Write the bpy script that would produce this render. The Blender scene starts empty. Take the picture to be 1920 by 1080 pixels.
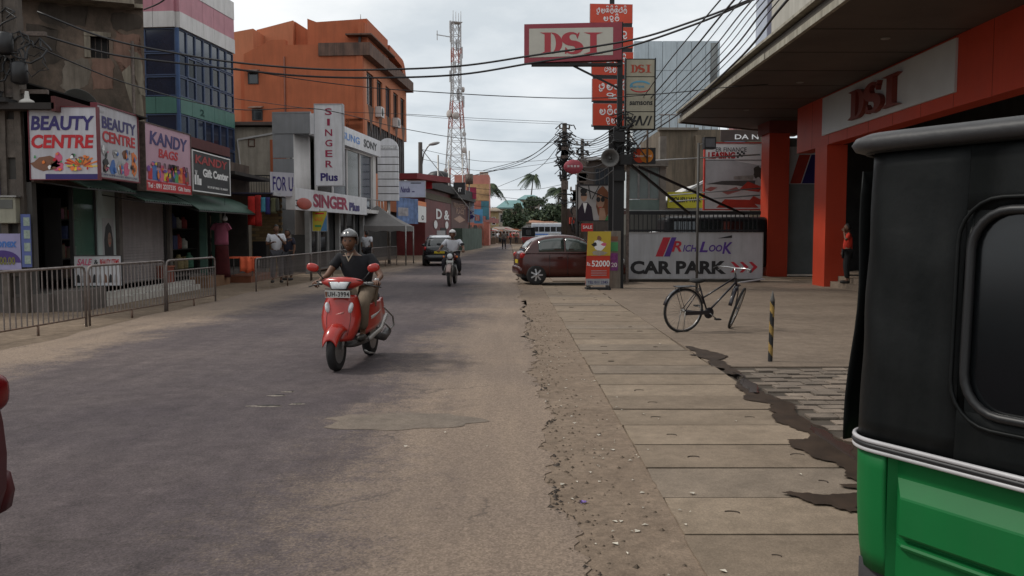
import bpy, bmesh, math, random
from mathutils import Vector, Matrix, Euler
random.seed(7)
rr = random.uniform
R = math.radians
sc = bpy.context.scene
C = sc.collection
# ---------------------------------------------------------------- camera
H = 1.55
PITCH = math.atan(105 / 1600)
cam_d = bpy.data.cameras.new('camera'); cam = bpy.data.objects.new('camera', cam_d); C.objects.link(cam)
cam.location = (0, 0, H); cam.rotation_euler = (math.pi / 2 - PITCH, 0, 0)
cam_d.sensor_width = 36; cam_d.lens = 30.0; cam_d.clip_start = 0.05; cam_d.clip_end = 3000
sc.camera = cam
sc.view_settings.view_transform = 'Standard'; sc.view_settings.look = 'None'
sc.view_settings.gamma = 1; sc.view_settings.use_curve_mapping = False
sc.view_settings.exposure = 0.06
sc.cycles.max_bounces = 5; sc.cycles.diffuse_bounces = 3; sc.cycles.glossy_bounces = 3
sc.cycles.transparent_max_bounces = 6; sc.cycles.caustics_reflective = False; sc.cycles.caustics_refractive = False
# ---------------------------------------------------------------- sky and sun
SUNV = Vector((-0.80, 0.12, 0.84)).normalized()        # towards the sun
w = bpy.data.worlds.new('World'); sc.world = w; w.use_nodes = True
nt = w.node_tree; N = nt.nodes; Lk = nt.links; N.clear()
def nn(t, **k):
    n = N.new(t)
    for a, b in k.items(): setattr(n, a, b)
    return n
wo = nn('ShaderNodeOutputWorld'); bg = nn('ShaderNodeBackground'); bg.inputs[1].default_value = 0.1
sky = nn('ShaderNodeTexSky', sky_type='NISHITA', sun_disc=False)
sky.sun_elevation = math.asin(SUNV.z); sky.sun_rotation = math.atan2(SUNV.x, SUNV.y)
sky.air_density = 1.0; sky.dust_density = 2.0
tc = nn('ShaderNodeTexCoord'); sep = nn('ShaderNodeSeparateXYZ'); Lk.new(tc.outputs['Generated'], sep.inputs[0])
ad = nn('ShaderNodeMath', operation='ADD'); ad.inputs[1].default_value = 0.22; Lk.new(sep.outputs[2], ad.inputs[0])
mx = nn('ShaderNodeMath', operation='MAXIMUM'); mx.inputs[1].default_value = 0.2; Lk.new(ad.outputs[0], mx.inputs[0])
vd = nn('ShaderNodeVectorMath', operation='DIVIDE'); cmb = nn('ShaderNodeCombineXYZ')
for i in range(3): Lk.new(mx.outputs[0], cmb.inputs[i])
Lk.new(tc.outputs['Generated'], vd.inputs[0]); Lk.new(cmb.outputs[0], vd.inputs[1])
n1 = nn('ShaderNodeTexNoise'); n1.inputs['Scale'].default_value = 1.25; n1.inputs['Detail'].default_value = 7; n1.inputs['Roughness'].default_value = .55
Lk.new(vd.outputs[0], n1.inputs['Vector'])
r1 = nn('ShaderNodeValToRGB'); e = r1.color_ramp.elements
e[0].position = .36; e[0].color = (6.7, 7.15, 7.5, 1); e[1].position = .62; e[1].color = (10.4, 10.4, 10.35, 1)
x_ = r1.color_ramp.elements.new(.47); x_.color = (8.3, 8.6, 8.8, 1)
Lk.new(n1.outputs[0], r1.inputs[0])
# a bank of thicker bluish cloud low down, brighter above
r2 = nn('ShaderNodeValToRGB'); e = r2.color_ramp.elements
e[0].position = 0.0; e[0].color = (.70, .745, .80, 1); e[1].position = .30; e[1].color = (1.05, 1.05, 1.04, 1)
x_ = r2.color_ramp.elements.new(.10); x_.color = (.86, .895, .93, 1)
Lk.new(sep.outputs[2], r2.inputs[0])
mul = nn('ShaderNodeMixRGB', blend_type='MULTIPLY'); mul.inputs[0].default_value = 1
Lk.new(r1.outputs[0], mul.inputs[1]); Lk.new(r2.outputs[0], mul.inputs[2])
mixs = nn('ShaderNodeMixRGB'); mixs.inputs[0].default_value = .9
Lk.new(sky.outputs[0], mixs.inputs[1]); Lk.new(mul.outputs[0], mixs.inputs[2])
Lk.new(mixs.outputs[0], bg.inputs[0]); Lk.new(bg.outputs[0], wo.inputs[0])
sun_d = bpy.data.lights.new('sun', 'SUN'); sun_d.energy = 1.8; sun_d.angle = R(8); sun_d.color = (1, .95, .87)
sun = bpy.data.objects.new('sun', sun_d); C.objects.link(sun)
sun.rotation_euler = SUNV.to_track_quat('Z', 'Y').to_euler(); sun.location = (-20, 5, 40)

# ---------------------------------------------------------------- helpers
cp, sp_ = math.cos(PITCH), math.sin(PITCH)
def ray(px, py):
    u = (px - 960) / 1600; v = (540 - py) / 1600
    return Vector((u, cp + v * sp_, -sp_ + v * cp))
O_ = Vector((0, 0, H))
def V(px, py, Y): d = ray(px, py); return O_ + d * (Y / d.y)
def VZ(px, py, z): d = ray(px, py); return O_ + d * ((z - H) / d.z)
def G(px, py): return VZ(px, py, 0)
def OL(px, py, a, b): d = ray(px, py); return O_ + d * (a / (d.x - b * d.y))
def along(P0, ang, px, py=300):
    d = ray(px, py); c, s = math.cos(ang), math.sin(ang)
    # P0 + k(c,s) = t d
    det = c * (-d.y) + s * d.x
    return (-P0[0] * (-d.y) + (-P0[1]) * d.x) / det
def lin(r, g, b):
    f = lambda c: (c / 255 / 12.92) if c / 255 < .04045 else ((c / 255 + .055) / 1.055) ** 2.4
    return (f(r), f(g), f(b))

MC = {}
def mt(name, col=(.3,.3,.3), rough=.75, var=.22, scale=2.0, bump=0.0, bscale=40, metal=0, streak=0, spec=.4, coat=0, stain=None, emit=0, smap=(2.6, 2.6, .22)):
    if name in MC: return MC[name]
    m = bpy.data.materials.new(name); m.use_nodes = True; MC[name] = m
    t = m.node_tree; n = t.nodes; l = t.links; b = n['Principled BSDF']
    b.inputs['Roughness'].default_value = rough; b.inputs['Metallic'].default_value = metal
    b.inputs['Specular IOR Level'].default_value = spec
    if coat: b.inputs['Coat Weight'].default_value = coat; b.inputs['Coat Roughness'].default_value = .08
    tcn = n.new('ShaderNodeTexCoord')
    no = n.new('ShaderNodeTexNoise'); no.inputs['Scale'].default_value = scale; no.inputs['Detail'].default_value = 6
    no.inputs['Roughness'].default_value = .6; l.new(tcn.outputs['Object'], no.inputs['Vector'])
    rp = n.new('ShaderNodeValToRGB'); q = rp.color_ramp.elements
    q[0].position = .3; q[1].position = .7
    q[0].color = tuple(c * (1 - var) for c in col) + (1,); q[1].color = tuple(min(1, c * (1 + var * .6)) for c in col) + (1,)
    l.new(no.outputs[0], rp.inputs[0]); out = rp.outputs[0]
    if streak:
        mp = n.new('ShaderNodeMapping'); mp.inputs['Scale'].default_value = smap; l.new(tcn.outputs['Object'], mp.inputs[0])
        n2 = n.new('ShaderNodeTexNoise'); n2.inputs['Scale'].default_value = 1.6; n2.inputs['Detail'].default_value = 8; n2.inputs['Roughness'].default_value = .7
        l.new(mp.outputs[0], n2.inputs['Vector'])
        rq = n.new('ShaderNodeValToRGB'); z = rq.color_ramp.elements; z[0].position = .42; z[1].position = .62
        sc_ = stain or tuple(c * .35 for c in col)
        l.new(n2.outputs[0], rq.inputs[0])
        mm = n.new('ShaderNodeMath'); mm.operation = 'MULTIPLY'; mm.inputs[1].default_value = streak; l.new(rq.outputs[0], mm.inputs[0])
        mixn = n.new('ShaderNodeMixRGB'); l.new(mm.outputs[0], mixn.inputs[0]); l.new(out, mixn.inputs[1]); mixn.inputs[2].default_value = tuple(sc_) + (1,)
        out = mixn.outputs[0]
    l.new(out, b.inputs['Base Color'])
    if bump:
        nb = n.new('ShaderNodeTexNoise'); nb.inputs['Scale'].default_value = bscale; nb.inputs['Detail'].default_value = 5
        l.new(tcn.outputs['Object'], nb.inputs['Vector'])
        bn = n.new('ShaderNodeBump'); bn.inputs['Strength'].default_value = bump; bn.inputs['Distance'].default_value = .02
        l.new(nb.outputs[0], bn.inputs['Height']); l.new(bn.outputs[0], b.inputs['Normal'])
    if emit:
        b.inputs['Emission Color'].default_value = tuple(col) + (1,); b.inputs['Emission Strength'].default_value = emit
    return m
def glass(name, col, rough=.08, spec=.8):
    return mt(name, col, rough=rough, var=.3, scale=.6, spec=spec)
def clear(name, col=(.8, .85, .85), alpha=.75):
    if name in MC: return MC[name]
    m = bpy.data.materials.new(name); m.use_nodes = True; MC[name] = m
    t = m.node_tree; n = t.nodes; b = n['Principled BSDF']; b.inputs['Roughness'].default_value = .05
    b.inputs['Base Color'].default_value = tuple(col) + (1,); b.inputs['Alpha'].default_value = 1 - alpha
    return m

class MB:
    def __init__(s): s.v = []; s.f = []; s.mi = []; s.sm = []; s.M = None; s.k = 0
    def add(s, vs, fs, smooth=False):
        o = len(s.v)
        for p in vs:
            p = Vector(p)
            if s.M is not None: p = s.M @ p
            s.v.append(p)
        for f in fs: s.f.append([i + o for i in f]); s.mi.append(s.k); s.sm.append(smooth)
        return s
    def box(s, x0, x1, y0, y1, z0, z1):
        if x1 < x0: x0, x1 = x1, x0
        if y1 < y0: y0, y1 = y1, y0
        if z1 < z0: z0, z1 = z1, z0
        return s.add([(x0,y0,z0),(x1,y0,z0),(x1,y1,z0),(x0,y1,z0),(x0,y0,z1),(x1,y0,z1),(x1,y1,z1),(x0,y1,z1)],
              [(0,3,2,1),(4,5,6,7),(0,1,5,4),(1,2,6,5),(2,3,7,6),(3,0,4,7)])
    def bar(s, a, b, w, h=None, up=(0, 0, 1)):
        a = Vector(a); b = Vector(b); h = h or w; d = (b - a).normalized(); u = Vector(up)
        if abs(d.dot(u)) > .98: u = Vector((0, 1, 0)) if abs(d.y) < .9 else Vector((1, 0, 0))
        x = d.cross(u).normalized(); y = x.cross(d).normalized(); vs = []
        for p in (a, b):
            for i, j in ((-1,-1),(1,-1),(1,1),(-1,1)): vs.append(p + x * i * w / 2 + y * j * h / 2)
        return s.add(vs, [(0,3,2,1),(4,5,6,7),(0,1,5,4),(1,2,6,5),(2,3,7,6),(3,0,4,7)])
    def tube(s, pts, r, n=8, cap=True, smooth=True, closed=False):
        pts = [Vector(p) for p in pts]; m = len(pts); vs = []; fs = []
        rs = r if isinstance(r, (list, tuple)) else [r] * m
        prev = None
        for i, p in enumerate(pts):
            if closed: d = pts[(i + 1) % m] - pts[i - 1]
            else: d = pts[min(i + 1, m - 1)] - pts[max(i - 1, 0)]
            d.normalize()
            if prev is None:
                u = Vector((0, 0, 1)) if abs(d.z) < .9 else Vector((1, 0, 0)); x = d.cross(u).normalized()
            else: x = (prev - d * prev.dot(d)); x = x.normalized() if x.length > 1e-6 else d.orthogonal().normalized()
            prev = x; y = d.cross(x)
            for k in range(n): a = 2 * math.pi * k / n; vs.append(p + (x * math.cos(a) + y * math.sin(a)) * rs[i])
        for i in range(m if closed else m - 1):
            j = (i + 1) % m
            for k in range(n): fs.append((i*n+k, i*n+(k+1)%n, j*n+(k+1)%n, j*n+k))
        if cap and not closed: fs.append(tuple(range(n))[::-1]); fs.append(tuple((m-1)*n+k for k in range(n)))
        return s.add(vs, fs, smooth)
    def lathe(s, prof, c=(0,0,0), axis='z', n=16, smooth=True):
        vs = []; fs = []; m = len(prof)
        for r, h in prof:
            for k in range(n):
                a = 2 * math.pi * k / n; x, y = r * math.cos(a), r * math.sin(a)
                p = (x, y, h) if axis == 'z' else ((h, x, y) if axis == 'x' else (y, h, x))
                vs.append(Vector(p) + Vector(c))
        for i in range(m - 1):
            for k in range(n): fs.append((i*n+k, i*n+(k+1)%n, (i+1)*n+(k+1)%n, (i+1)*n+k))
        fs.append(tuple(range(n))[::-1]); fs.append(tuple((m-1)*n+k for k in range(n)))
        return s.add(vs, fs, smooth)
    def ell(s, c, r, e=1.0, nu=16, nv=10, fn=None, smooth=True):
        sg = lambda x: math.copysign(abs(x) ** e, x); vs = []; fs = []
        for j in range(nv + 1):
            b = -math.pi / 2 + math.pi * j / nv
            for i in range(nu):
                a = 2 * math.pi * i / nu
                p = Vector((sg(math.cos(b)) * sg(math.cos(a)) * r[0], sg(math.cos(b)) * sg(math.sin(a)) * r[1], sg(math.sin(b)) * r[2]))
                if fn: p = fn(p)
                vs.append(p + Vector(c))
        for j in range(nv):
            for i in range(nu): fs.append((j*nu+i, j*nu+(i+1)%nu, (j+1)*nu+(i+1)%nu, (j+1)*nu+i))
        return s.add(vs, fs, smooth)
    def shell(s, fn, nu, nv, th, smooth=True):
        g = [[Vector(fn(i / nu, j / nv)) for j in range(nv + 1)] for i in range(nu + 1)]
        nrm = [[None] * (nv + 1) for _ in range(nu + 1)]
        for i in range(nu + 1):
            for j in range(nv + 1):
                a = g[min(i+1,nu)][j] - g[max(i-1,0)][j]; b = g[i][min(j+1,nv)] - g[i][max(j-1,0)]
                q = a.cross(b); nrm[i][j] = q.normalized() if q.length > 1e-9 else Vector((0,0,1))
        vs = [g[i][j] for i in range(nu+1) for j in range(nv+1)] + [g[i][j] - nrm[i][j] * th for i in range(nu+1) for j in range(nv+1)]
        W = nv + 1; K = (nu + 1) * W; fs = []
        for i in range(nu):
            for j in range(nv):
                a, b, c, d = i*W+j, (i+1)*W+j, (i+1)*W+j+1, i*W+j+1
                fs += [(a, b, c, d), (K+d, K+c, K+b, K+a)]
        for i in range(nu): fs += [(i*W, K+i*W, K+(i+1)*W, (i+1)*W), ((i+1)*W+nv, K+(i+1)*W+nv, K+i*W+nv, i*W+nv)]
        for j in range(nv): fs += [(j+1, K+j+1, K+j, j), (nu*W+j, K+nu*W+j, K+nu*W+j+1, nu*W+j+1)]
        return s.add(vs, fs, smooth)
    def prism(s, poly, y0, y1):      # poly in x,z ; extruded along y
        n = len(poly); vs = [(x, y0, z) for x, z in poly] + [(x, y1, z) for x, z in poly]
        fs = [tuple(range(n)), tuple(range(2*n-1, n-1, -1))] + [((i+1) % n, i, n+i, n+(i+1) % n) for i in range(n)]
        return s.add(vs, fs)
    def slab(s, poly, z0, z1):       # poly in x,y
        n = len(poly); vs = [(x, y, z0) for x, y in poly] + [(x, y, z1) for x, y in poly]
        fs = [tuple(range(n-1, -1, -1)), tuple(range(n, 2*n))] + [(i, (i+1) % n, n+(i+1) % n, n+i) for i in range(n)]
        return s.add(vs, fs)
    def mesh(s, name, mat):
        me = bpy.data.meshes.new(name); me.from_pydata([tuple(p) for p in s.v], [], s.f)
        for m in (mat if isinstance(mat, (list, tuple)) else [mat]): me.materials.append(m)
        me.polygons.foreach_set('material_index', s.mi); me.polygons.foreach_set('use_smooth', s.sm)
        me.update(); return me
    def build(s, name, mat, parent=None, **k): return mo(name, s.mesh(name, mat), parent, **k)
def tag(o, label=None, cat=None, group=None, kind=None):
    if label: o['label'] = label
    if cat: o['category'] = cat
    if group: o['group'] = group
    if kind: o['kind'] = kind
    return o
def mo(name, me, parent=None, loc=None, rz=None, **k):
    o = bpy.data.objects.new(name, me); C.objects.link(o)
    if parent: o.parent = parent
    if loc is not None: o.location = loc
    if rz is not None: o.rotation_euler = (0, 0, rz)
    return tag(o, **k)
def thing(name, label, cat, loc=(0, 0, 0), rz=0, group=None):
    return mo(name, None, None, loc, rz, label=label, cat=cat, group=group)
def copy_tree(o, parent=None):
    c = o.copy(); C.objects.link(c)
    if parent: c.parent = parent
    for ch in list(o.children): copy_tree(ch, c)
    return c
def solid(name, mat, parent, *b): return MB().box(*b).build(name, mat, parent)
def bevel(o, wd=.01, seg=2):
    m = o.modifiers.new('b', 'BEVEL'); m.width = wd; m.segments = seg; m.limit_method = 'ANGLE'; return o
def bake(o):
    dg = bpy.context.evaluated_depsgraph_get(); dg.update()
    me = bpy.data.meshes.new_from_object(o.evaluated_get(dg)); old = o.data
    o.modifiers.clear(); o.data = me; return o

# flat print on boards: local frame x right, z up, front faces -y
TC = {}
def text_raw(s, bold, shear, font_sp):
    k = (s, bold, shear, font_sp)
    if k not in TC:
        cu = bpy.data.curves.new('t', 'FONT'); cu.body = s; cu.offset = bold*.72; cu.shear = shear; cu.size = 1; cu.resolution_u = 3
        cu.space_character = font_sp; cu.extrude = .01
        ob = bpy.data.objects.new('t', cu); C.objects.link(ob)
        dg = bpy.context.evaluated_depsgraph_get(); me = bpy.data.meshes.new_from_object(ob.evaluated_get(dg))
        TC[k] = ([tuple(v.co) for v in me.vertices], [tuple(p.vertices) for p in me.polygons])
        bpy.data.objects.remove(ob); bpy.data.curves.remove(cu); bpy.data.meshes.remove(me)
    return TC[k]
def T(root, s, x0, x1, z0, z1, mat, bold=.02, shear=0, sp=1.0, y=-.006, name='lettering', wob=0, slope=0):
    vs, fs = text_raw(s, bold, shear, sp)
    ax = min(v[0] for v in vs); bx = max(v[0] for v in vs); ay = min(v[1] for v in vs); by = max(v[1] for v in vs)
    m = MB()
    m.add([(x0 + (v[0]-ax)/(bx-ax)*(x1-x0), y - (v[2] * .3 if True else 0), z0 + (v[1]-ay)/(by-ay)*(z1-z0) + slope*(v[0]-ax)/(bx-ax)) for v in vs], fs)
    return m.build(name, mat, root)
def flat(root, poly, mat, name='print', y=-.004, th=.003):
    return MB().prism(poly, y - th, y).build(name, mat, root)
def rect(x0, x1, z0, z1): return [(x0, z0), (x1, z0), (x1, z1), (x0, z1)]
def disc(cx, cz, rx, rz, n=20, a0=0, a1=2*math.pi): return [(cx + rx*math.cos(a0+(a1-a0)*i/n), cz + rz*math.sin(a0+(a1-a0)*i/n)) for i in range(n)]
def board(name, label, cat, p0, p1, z0, z1, face, frame=None, th=.1, fw=.05, group=None):
    p0 = Vector((p0[0], p0[1])); p1 = Vector((p1[0], p1[1])); d = p1 - p0; L = d.length
    t = thing(name, label, cat, (p0.x, p0.y, z0), math.atan2(d.y, d.x), group); h = z1 - z0
    solid('panel', face, t, 0, L, 0, th, 0, h)
    if frame:
        m = MB(); m.box(-fw, L+fw, -.02, th+.01, -fw, 0); m.box(-fw, L+fw, -.02, th+.01, h, h+fw)
        m.box(-fw, 0, -.02, th+.01, 0, h); m.box(L, L+fw, -.02, th+.01, 0, h); m.build('frame', frame, t)
    return t, L, h

# ---------------------------------------------------------------- shared materials
steel = mt('galvanised steel', (.30, .29, .28), .45, .3, 6, metal=.6)
rust = mt('rusty painted steel', (.13, .10, .085), .7, .5, 12, metal=.2)
black = mt('black paint', (.018, .018, .020), .45, .3)
rubber = mt('rubber', (.022, .021, .021), .8, .3, 12)
white = mt('white board', (.66, .66, .69), .4, .09, 3, streak=.45, stain=(.42, .41, .40))
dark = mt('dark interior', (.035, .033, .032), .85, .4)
chrome = mt('chrome', (.75, .75, .76), .18, .1, metal=1)
redp = mt('red print', (.50, .010, .018), .45, .15)
navy = mt('navy print', (.030, .018, .135), .45, .15)
blackp = mt('black print', (.02, .02, .022), .5, .15)
whitep = mt('white print', (.78, .78, .78), .45, .08)
pinkp = mt('pink print', (.62, .12, .22), .5, .2)
bluep = mt('blue print', (.06, .16, .45), .5, .2)
yellowp = mt('yellow print', (.72, .55, .05), .5, .2)
orangep = mt('orange print', (.75, .20, .04), .5, .2)
greenp = mt('green print', (.06, .28, .10), .5, .2)
greyp = mt('grey print', (.35, .35, .36), .5, .2)
brownp = mt('brown print', (.20, .09, .05), .5, .3)
conc = mt('concrete', (.20, .18, .155), .9, .3, 3, bump=.3)
cream = mt('cream plaster', (.40, .35, .29), .85, .2, 1.5, streak=.4, bump=.1)
# ================================================================ GROUND
def ground_mat(name, base, alt, scale, spk=.18, bumpd=.008, wet=0):
    m = bpy.data.materials.new(name); m.use_nodes = True; MC[name] = m
    t = m.node_tree; n = t.nodes; l = t.links; b = n['Principled BSDF']
    tcn = n.new('ShaderNodeNewGeometry'); P = tcn.outputs['Position']
    oi = n.new('ShaderNodeObjectInfo')
    def noise(s, d=6, r=.6):
        q = n.new('ShaderNodeTexNoise'); q.inputs['Scale'].default_value = s; q.inputs['Detail'].default_value = d; q.inputs['Roughness'].default_value = r
        l.new(P, q.inputs['Vector']); return q.outputs[0]
    def mix(f, a, c, bt='MIX'):
        q = n.new('ShaderNodeMixRGB'); q.blend_type = bt
        for i, x in enumerate((f, a, c)):
            if hasattr(x, 'links'): l.new(x, q.inputs[i])
            else: q.inputs[i].default_value = x if i == 0 else tuple(x) + (1,)
        return q.outputs[0]
    def ramp(x, p0, p1, c0=(0,0,0), c1=(1,1,1)):
        q = n.new('ShaderNodeValToRGB'); a = q.color_ramp.elements; a[0].position = p0; a[1].position = p1
        a[0].color = tuple(c0)+(1,); a[1].color = tuple(c1)+(1,); l.new(x, q.inputs[0]); return q.outputs[0]
    col = mix(ramp(noise(scale), .35, .65), base, alt)
    f2 = ramp(noise(scale * 9, 8, .75), .3, .75, (1 - spk,) * 3, (1 + spk * .7,) * 3)
    col = mix(1.0, col, f2, 'MULTIPLY')
    f3 = ramp(noise(110, 4, .85), .32, .68, (.70,) * 3, (1.30,) * 3)
    col = mix(1.0, col, f3, 'MULTIPLY')
    col = mix(1.0, col, ramp(oi.outputs['Random'], 0, 1, (.90,)*3, (1.08,)*3), 'MULTIPLY')
    mot = ramp(noise(5.5, 5, .7), .32, .62, (.84,)*3, (1.08,)*3); col = mix(1.0, col, mot, 'MULTIPLY')
    bn = n.new('ShaderNodeBump'); bn.inputs['Strength'].default_value = .55; bn.inputs['Distance'].default_value = bumpd
    l.new(noise(55, 6, .75), bn.inputs['Height'])
    bn2 = n.new('ShaderNodeBump'); bn2.inputs['Strength'].default_value = .5; bn2.inputs['Distance'].default_value = .04
    l.new(noise(2.5, 5, .6), bn2.inputs['Height']); l.new(bn.outputs[0], bn2.inputs['Normal']); l.new(bn2.outputs[0], b.inputs['Normal'])
    b.inputs['Roughness'].default_value = .88; b.inputs['Specular IOR Level'].default_value = .25
    l.new(col, b.inputs['Base Color'])
    return m, noise, mix, ramp, col, n, l, P, b
dirt, *_ = ground_mat('brown dirt', (.225, .168, .120), (.160, .118, .084), .8, .34, .02)
verge_m, *_ = ground_mat('dusty verge', (.262, .196, .144), (.208, .152, .110), 1.6, .34, .014)
road_m, noise, mix, ramp, col, n_, l_, P_, b_ = ground_mat('worn asphalt', (.120, .098, .098), (.092, .074, .078), .5, .26, .008)
# dust carried off the verge covers the right-hand lane edge, and a thin band along the left edge
sx = n_.new('ShaderNodeSeparateXYZ'); l_.new(P_, sx.inputs[0])
def mth(op, a, b=None, c=None):
    q = n_.new('ShaderNodeMath'); q.operation = op
    for i, x in enumerate((a, b, c)):
        if x is None: continue
        if hasattr(x, 'links'): l_.new(x, q.inputs[i])
        else: q.inputs[i].default_value = x
    return q.outputs[0]
nz = mth('MULTIPLY', mth('SUBTRACT', noise(.55, 7, .65), .5), 2.6)
nz2 = mth('ADD', mth('MULTIPLY', mth('SUBTRACT', noise(6, 6, .7), .5), 1.5), mth('MULTIPLY', mth('SUBTRACT', noise(38, 5, .8), .5), 2.2))
gx = mth('ADD', mth('ADD', sx.outputs[0], nz), nz2)
shift = mth('MULTIPLY', sx.outputs[1], -.012)
gx2 = mth('ADD', gx, shift)
mr = n_.new('ShaderNodeMapRange'); mr.interpolation_type = 'SMOOTHSTEP'; mr.inputs[1].default_value = -1.75; mr.inputs[2].default_value = -.45; l_.new(gx2, mr.inputs[0])
ml = n_.new('ShaderNodeMapRange'); ml.interpolation_type = 'SMOOTHSTEP'; ml.inputs[1].default_value = -5.6; ml.inputs[2].default_value = -6.7; l_.new(mth('ADD', gx, mth('MULTIPLY', sx.outputs[1], -.05)), ml.inputs[0])
dust = mix(ramp(noise(22, 6, .8), .3, .7), (.185, .142, .110), (.262, .202, .156))
f = mth('MINIMUM', mth('ADD', mr.outputs[0], ml.outputs[0]), .93)
colr = mix(f, col, dust)
# faint wheel-polished tracks and sealed cracks
tr = ramp(noise(.23, 3, .5), .40, .66, (.86, .86, .88), (1.12, 1.10, 1.06))
colr = mix(1.0, colr, tr, 'MULTIPLY')
mp_ = n_.new('ShaderNodeMapping'); mp_.inputs['Scale'].default_value = (3.2, .28, 1); l_.new(P_, mp_.inputs[0])
st_n = n_.new('ShaderNodeTexNoise'); st_n.inputs['Scale'].default_value = 1.0; st_n.inputs['Detail'].default_value = 7; st_n.inputs['Roughness'].default_value = .65; l_.new(mp_.outputs[0], st_n.inputs['Vector'])
colr = mix(1.0, colr, ramp(st_n.outputs[0], .34, .66, (.88, .87, .88), (1.12, 1.11, 1.09)), 'MULTIPLY')
ag = n_.new('ShaderNodeTexVoronoi'); ag.inputs['Scale'].default_value = 95; l_.new(P_, ag.inputs['Vector'])
colr = mix(.55, colr, mix(1.0, colr, ramp(ag.outputs['Color'], .2, .85, (.62,)*3, (1.5,)*3), 'MULTIPLY'))
ck = n_.new('ShaderNodeTexVoronoi'); ck.feature = 'DISTANCE_TO_EDGE'; ck.inputs['Scale'].default_value = .55
wv = n_.new('ShaderNodeVectorMath'); wv.operation = 'ADD'; nzc = n_.new('ShaderNodeTexNoise'); nzc.inputs['Scale'].default_value = 3; nzc.inputs['Detail'].default_value = 5; l_.new(P_, nzc.inputs['Vector'])
sc3 = n_.new('ShaderNodeVectorMath'); sc3.operation = 'SCALE'; sc3.inputs['Scale'].default_value = .45; l_.new(nzc.outputs['Color'], sc3.inputs[0]); l_.new(P_, wv.inputs[0]); l_.new(sc3.outputs[0], wv.inputs[1]); l_.new(wv.outputs[0], ck.inputs['Vector'])
lin_ = ramp(ck.outputs['Distance'], .0, .012, (1,)*3, (0,)*3); msk = ramp(noise(.8, 3, .5), .50, .60)
colr = mix(mth('MULTIPLY', mth('MULTIPLY', lin_, msk), .55), colr, (.045, .037, .034))
oil = ramp(noise(.9, 4, .55), .63, .74); colr = mix(mth('MULTIPLY', oil, .35), colr, (.055, .046, .046))
l_.new(colr, b_.inputs['Base Color'])
conc_g, *_ = ground_mat('forecourt cement', (.245, .190, .145), (.185, .142, .108), .7, .2, .008)
slab_ms = [ground_mat('drain slab %s' % k, c1, c2, 1.3, .13, .005)[0] for k, c1, c2 in
           (('pale', (.262, .204, .150), (.205, .158, .115)), ('mid', (.240, .185, .136), (.190, .146, .107)), ('grey', (.225, .178, .136), (.175, .139, .107)))]
paver_ms = [ground_mat('paver %s' % k, c1, c2, 4, .2, .006)[0] for k, c1, c2 in
           (('worn', (.260, .208, .165), (.19, .15, .12)), ('dark', (.205, .165, .132), (.145, .118, .096)))]
GZ = -.03
g = MB(); g.box(-700, 700, -60, 1500, GZ - .5, GZ); g.build('ground', dirt, kind='structure')

def edge(y0, y1, step, fx):
    out = []; y = y0
    while y < y1: out.append((fx(y), y)); y += step * (1 + y / 25)
    out.append((fx(y1), y1)); return out
rnd = random.Random(3)
ph = [rnd.uniform(0, 6) for _ in range(12)]
def wob(y, a): return a * (.5*math.sin(1.7*y+ph[0]) + .35*math.sin(4.1*y+ph[1]) + .3*math.sin(9.7*y+ph[2]) + .2*math.sin(23*y+ph[3]))
def rx(y): return .30 - .004*y + wob(y, .085) + (.035*rnd.uniform(-1, 1) if y < 20 else 0)
def lx(y):
    base = -6.7 if y < 22 else (-6.7 + (y-22)*(1.7/18) if y < 40 else -5.0 + (y-40)*(2.6/60) if y < 100 else -2.4)
    return base + wob(y*.6, .12)
re_ = edge(-6, 400, .05, rx); le_ = edge(-6, 400, .4, lx)
road_poly = re_ + le_[::-1]
bm = bmesh.new(); vs = [bm.verts.new((x, y, 0)) for x, y in road_poly]; fc = bm.faces.new(vs)
bmesh.ops.triangulate(bm, faces=[fc])
me = bpy.data.meshes.new('road')
vb = [bm.verts.new((v.co.x, v.co.y, GZ)) for v in vs]
for i in range(len(vs)):
    j = (i+1) % len(vs); bm.faces.new((vs[j], vs[i], vb[i], vb[j]))
bm.normal_update(); bm.to_mesh(me); bm.free(); me.materials.append(road_m)
mo('road', me, kind='structure')
# loose crumbs of broken asphalt and pebbles along the edge
def rock(m, x, y, z, r, rg):
    vs = []
    for dx, dy, dz in ((1,0,0),(-1,0,0),(0,1,0),(0,-1,0),(0,0,1),(0,0,-.6)):
        k = r * rg.uniform(.6, 1.25); vs.append((x+dx*k, y+dy*k, z+dz*k*.7))
    m.add(vs, [(0,2,4),(2,1,4),(1,3,4),(3,0,4),(2,0,5),(1,2,5),(3,1,5),(0,3,5)])
rg = random.Random(5)
VZ_ = -.005
m = MB(); m.box(-.05, .885, -6, 26, GZ, VZ_); m.build('verge', verge_m, kind='structure')
m = MB()
for i in range(1100):
    y = 1.5 + 17 * rg.random() ** 1.4
    x = .30 + abs(rg.gauss(0, .22)) if rg.random() < .75 else rg.uniform(.2, .95)
    rock(m, x, y, VZ_ + .001, rg.choice((.003, .004, .006, .008, .012)) * (1 + rg.random()*.6), rg)
for i in range(170):
    y = rg.uniform(2.5, 16); rock(m, rx(y) + rg.uniform(-.03, .06), y, VZ_ + .003, rg.uniform(.004, .016), rg)
m.build('pebbles', mt('dark crumbs', (.130, .098, .072), .95, .5, 9), label='loose pebbles and asphalt crumbs along the broken road edge', cat='gravel', kind='stuff')
m = MB()
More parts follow.
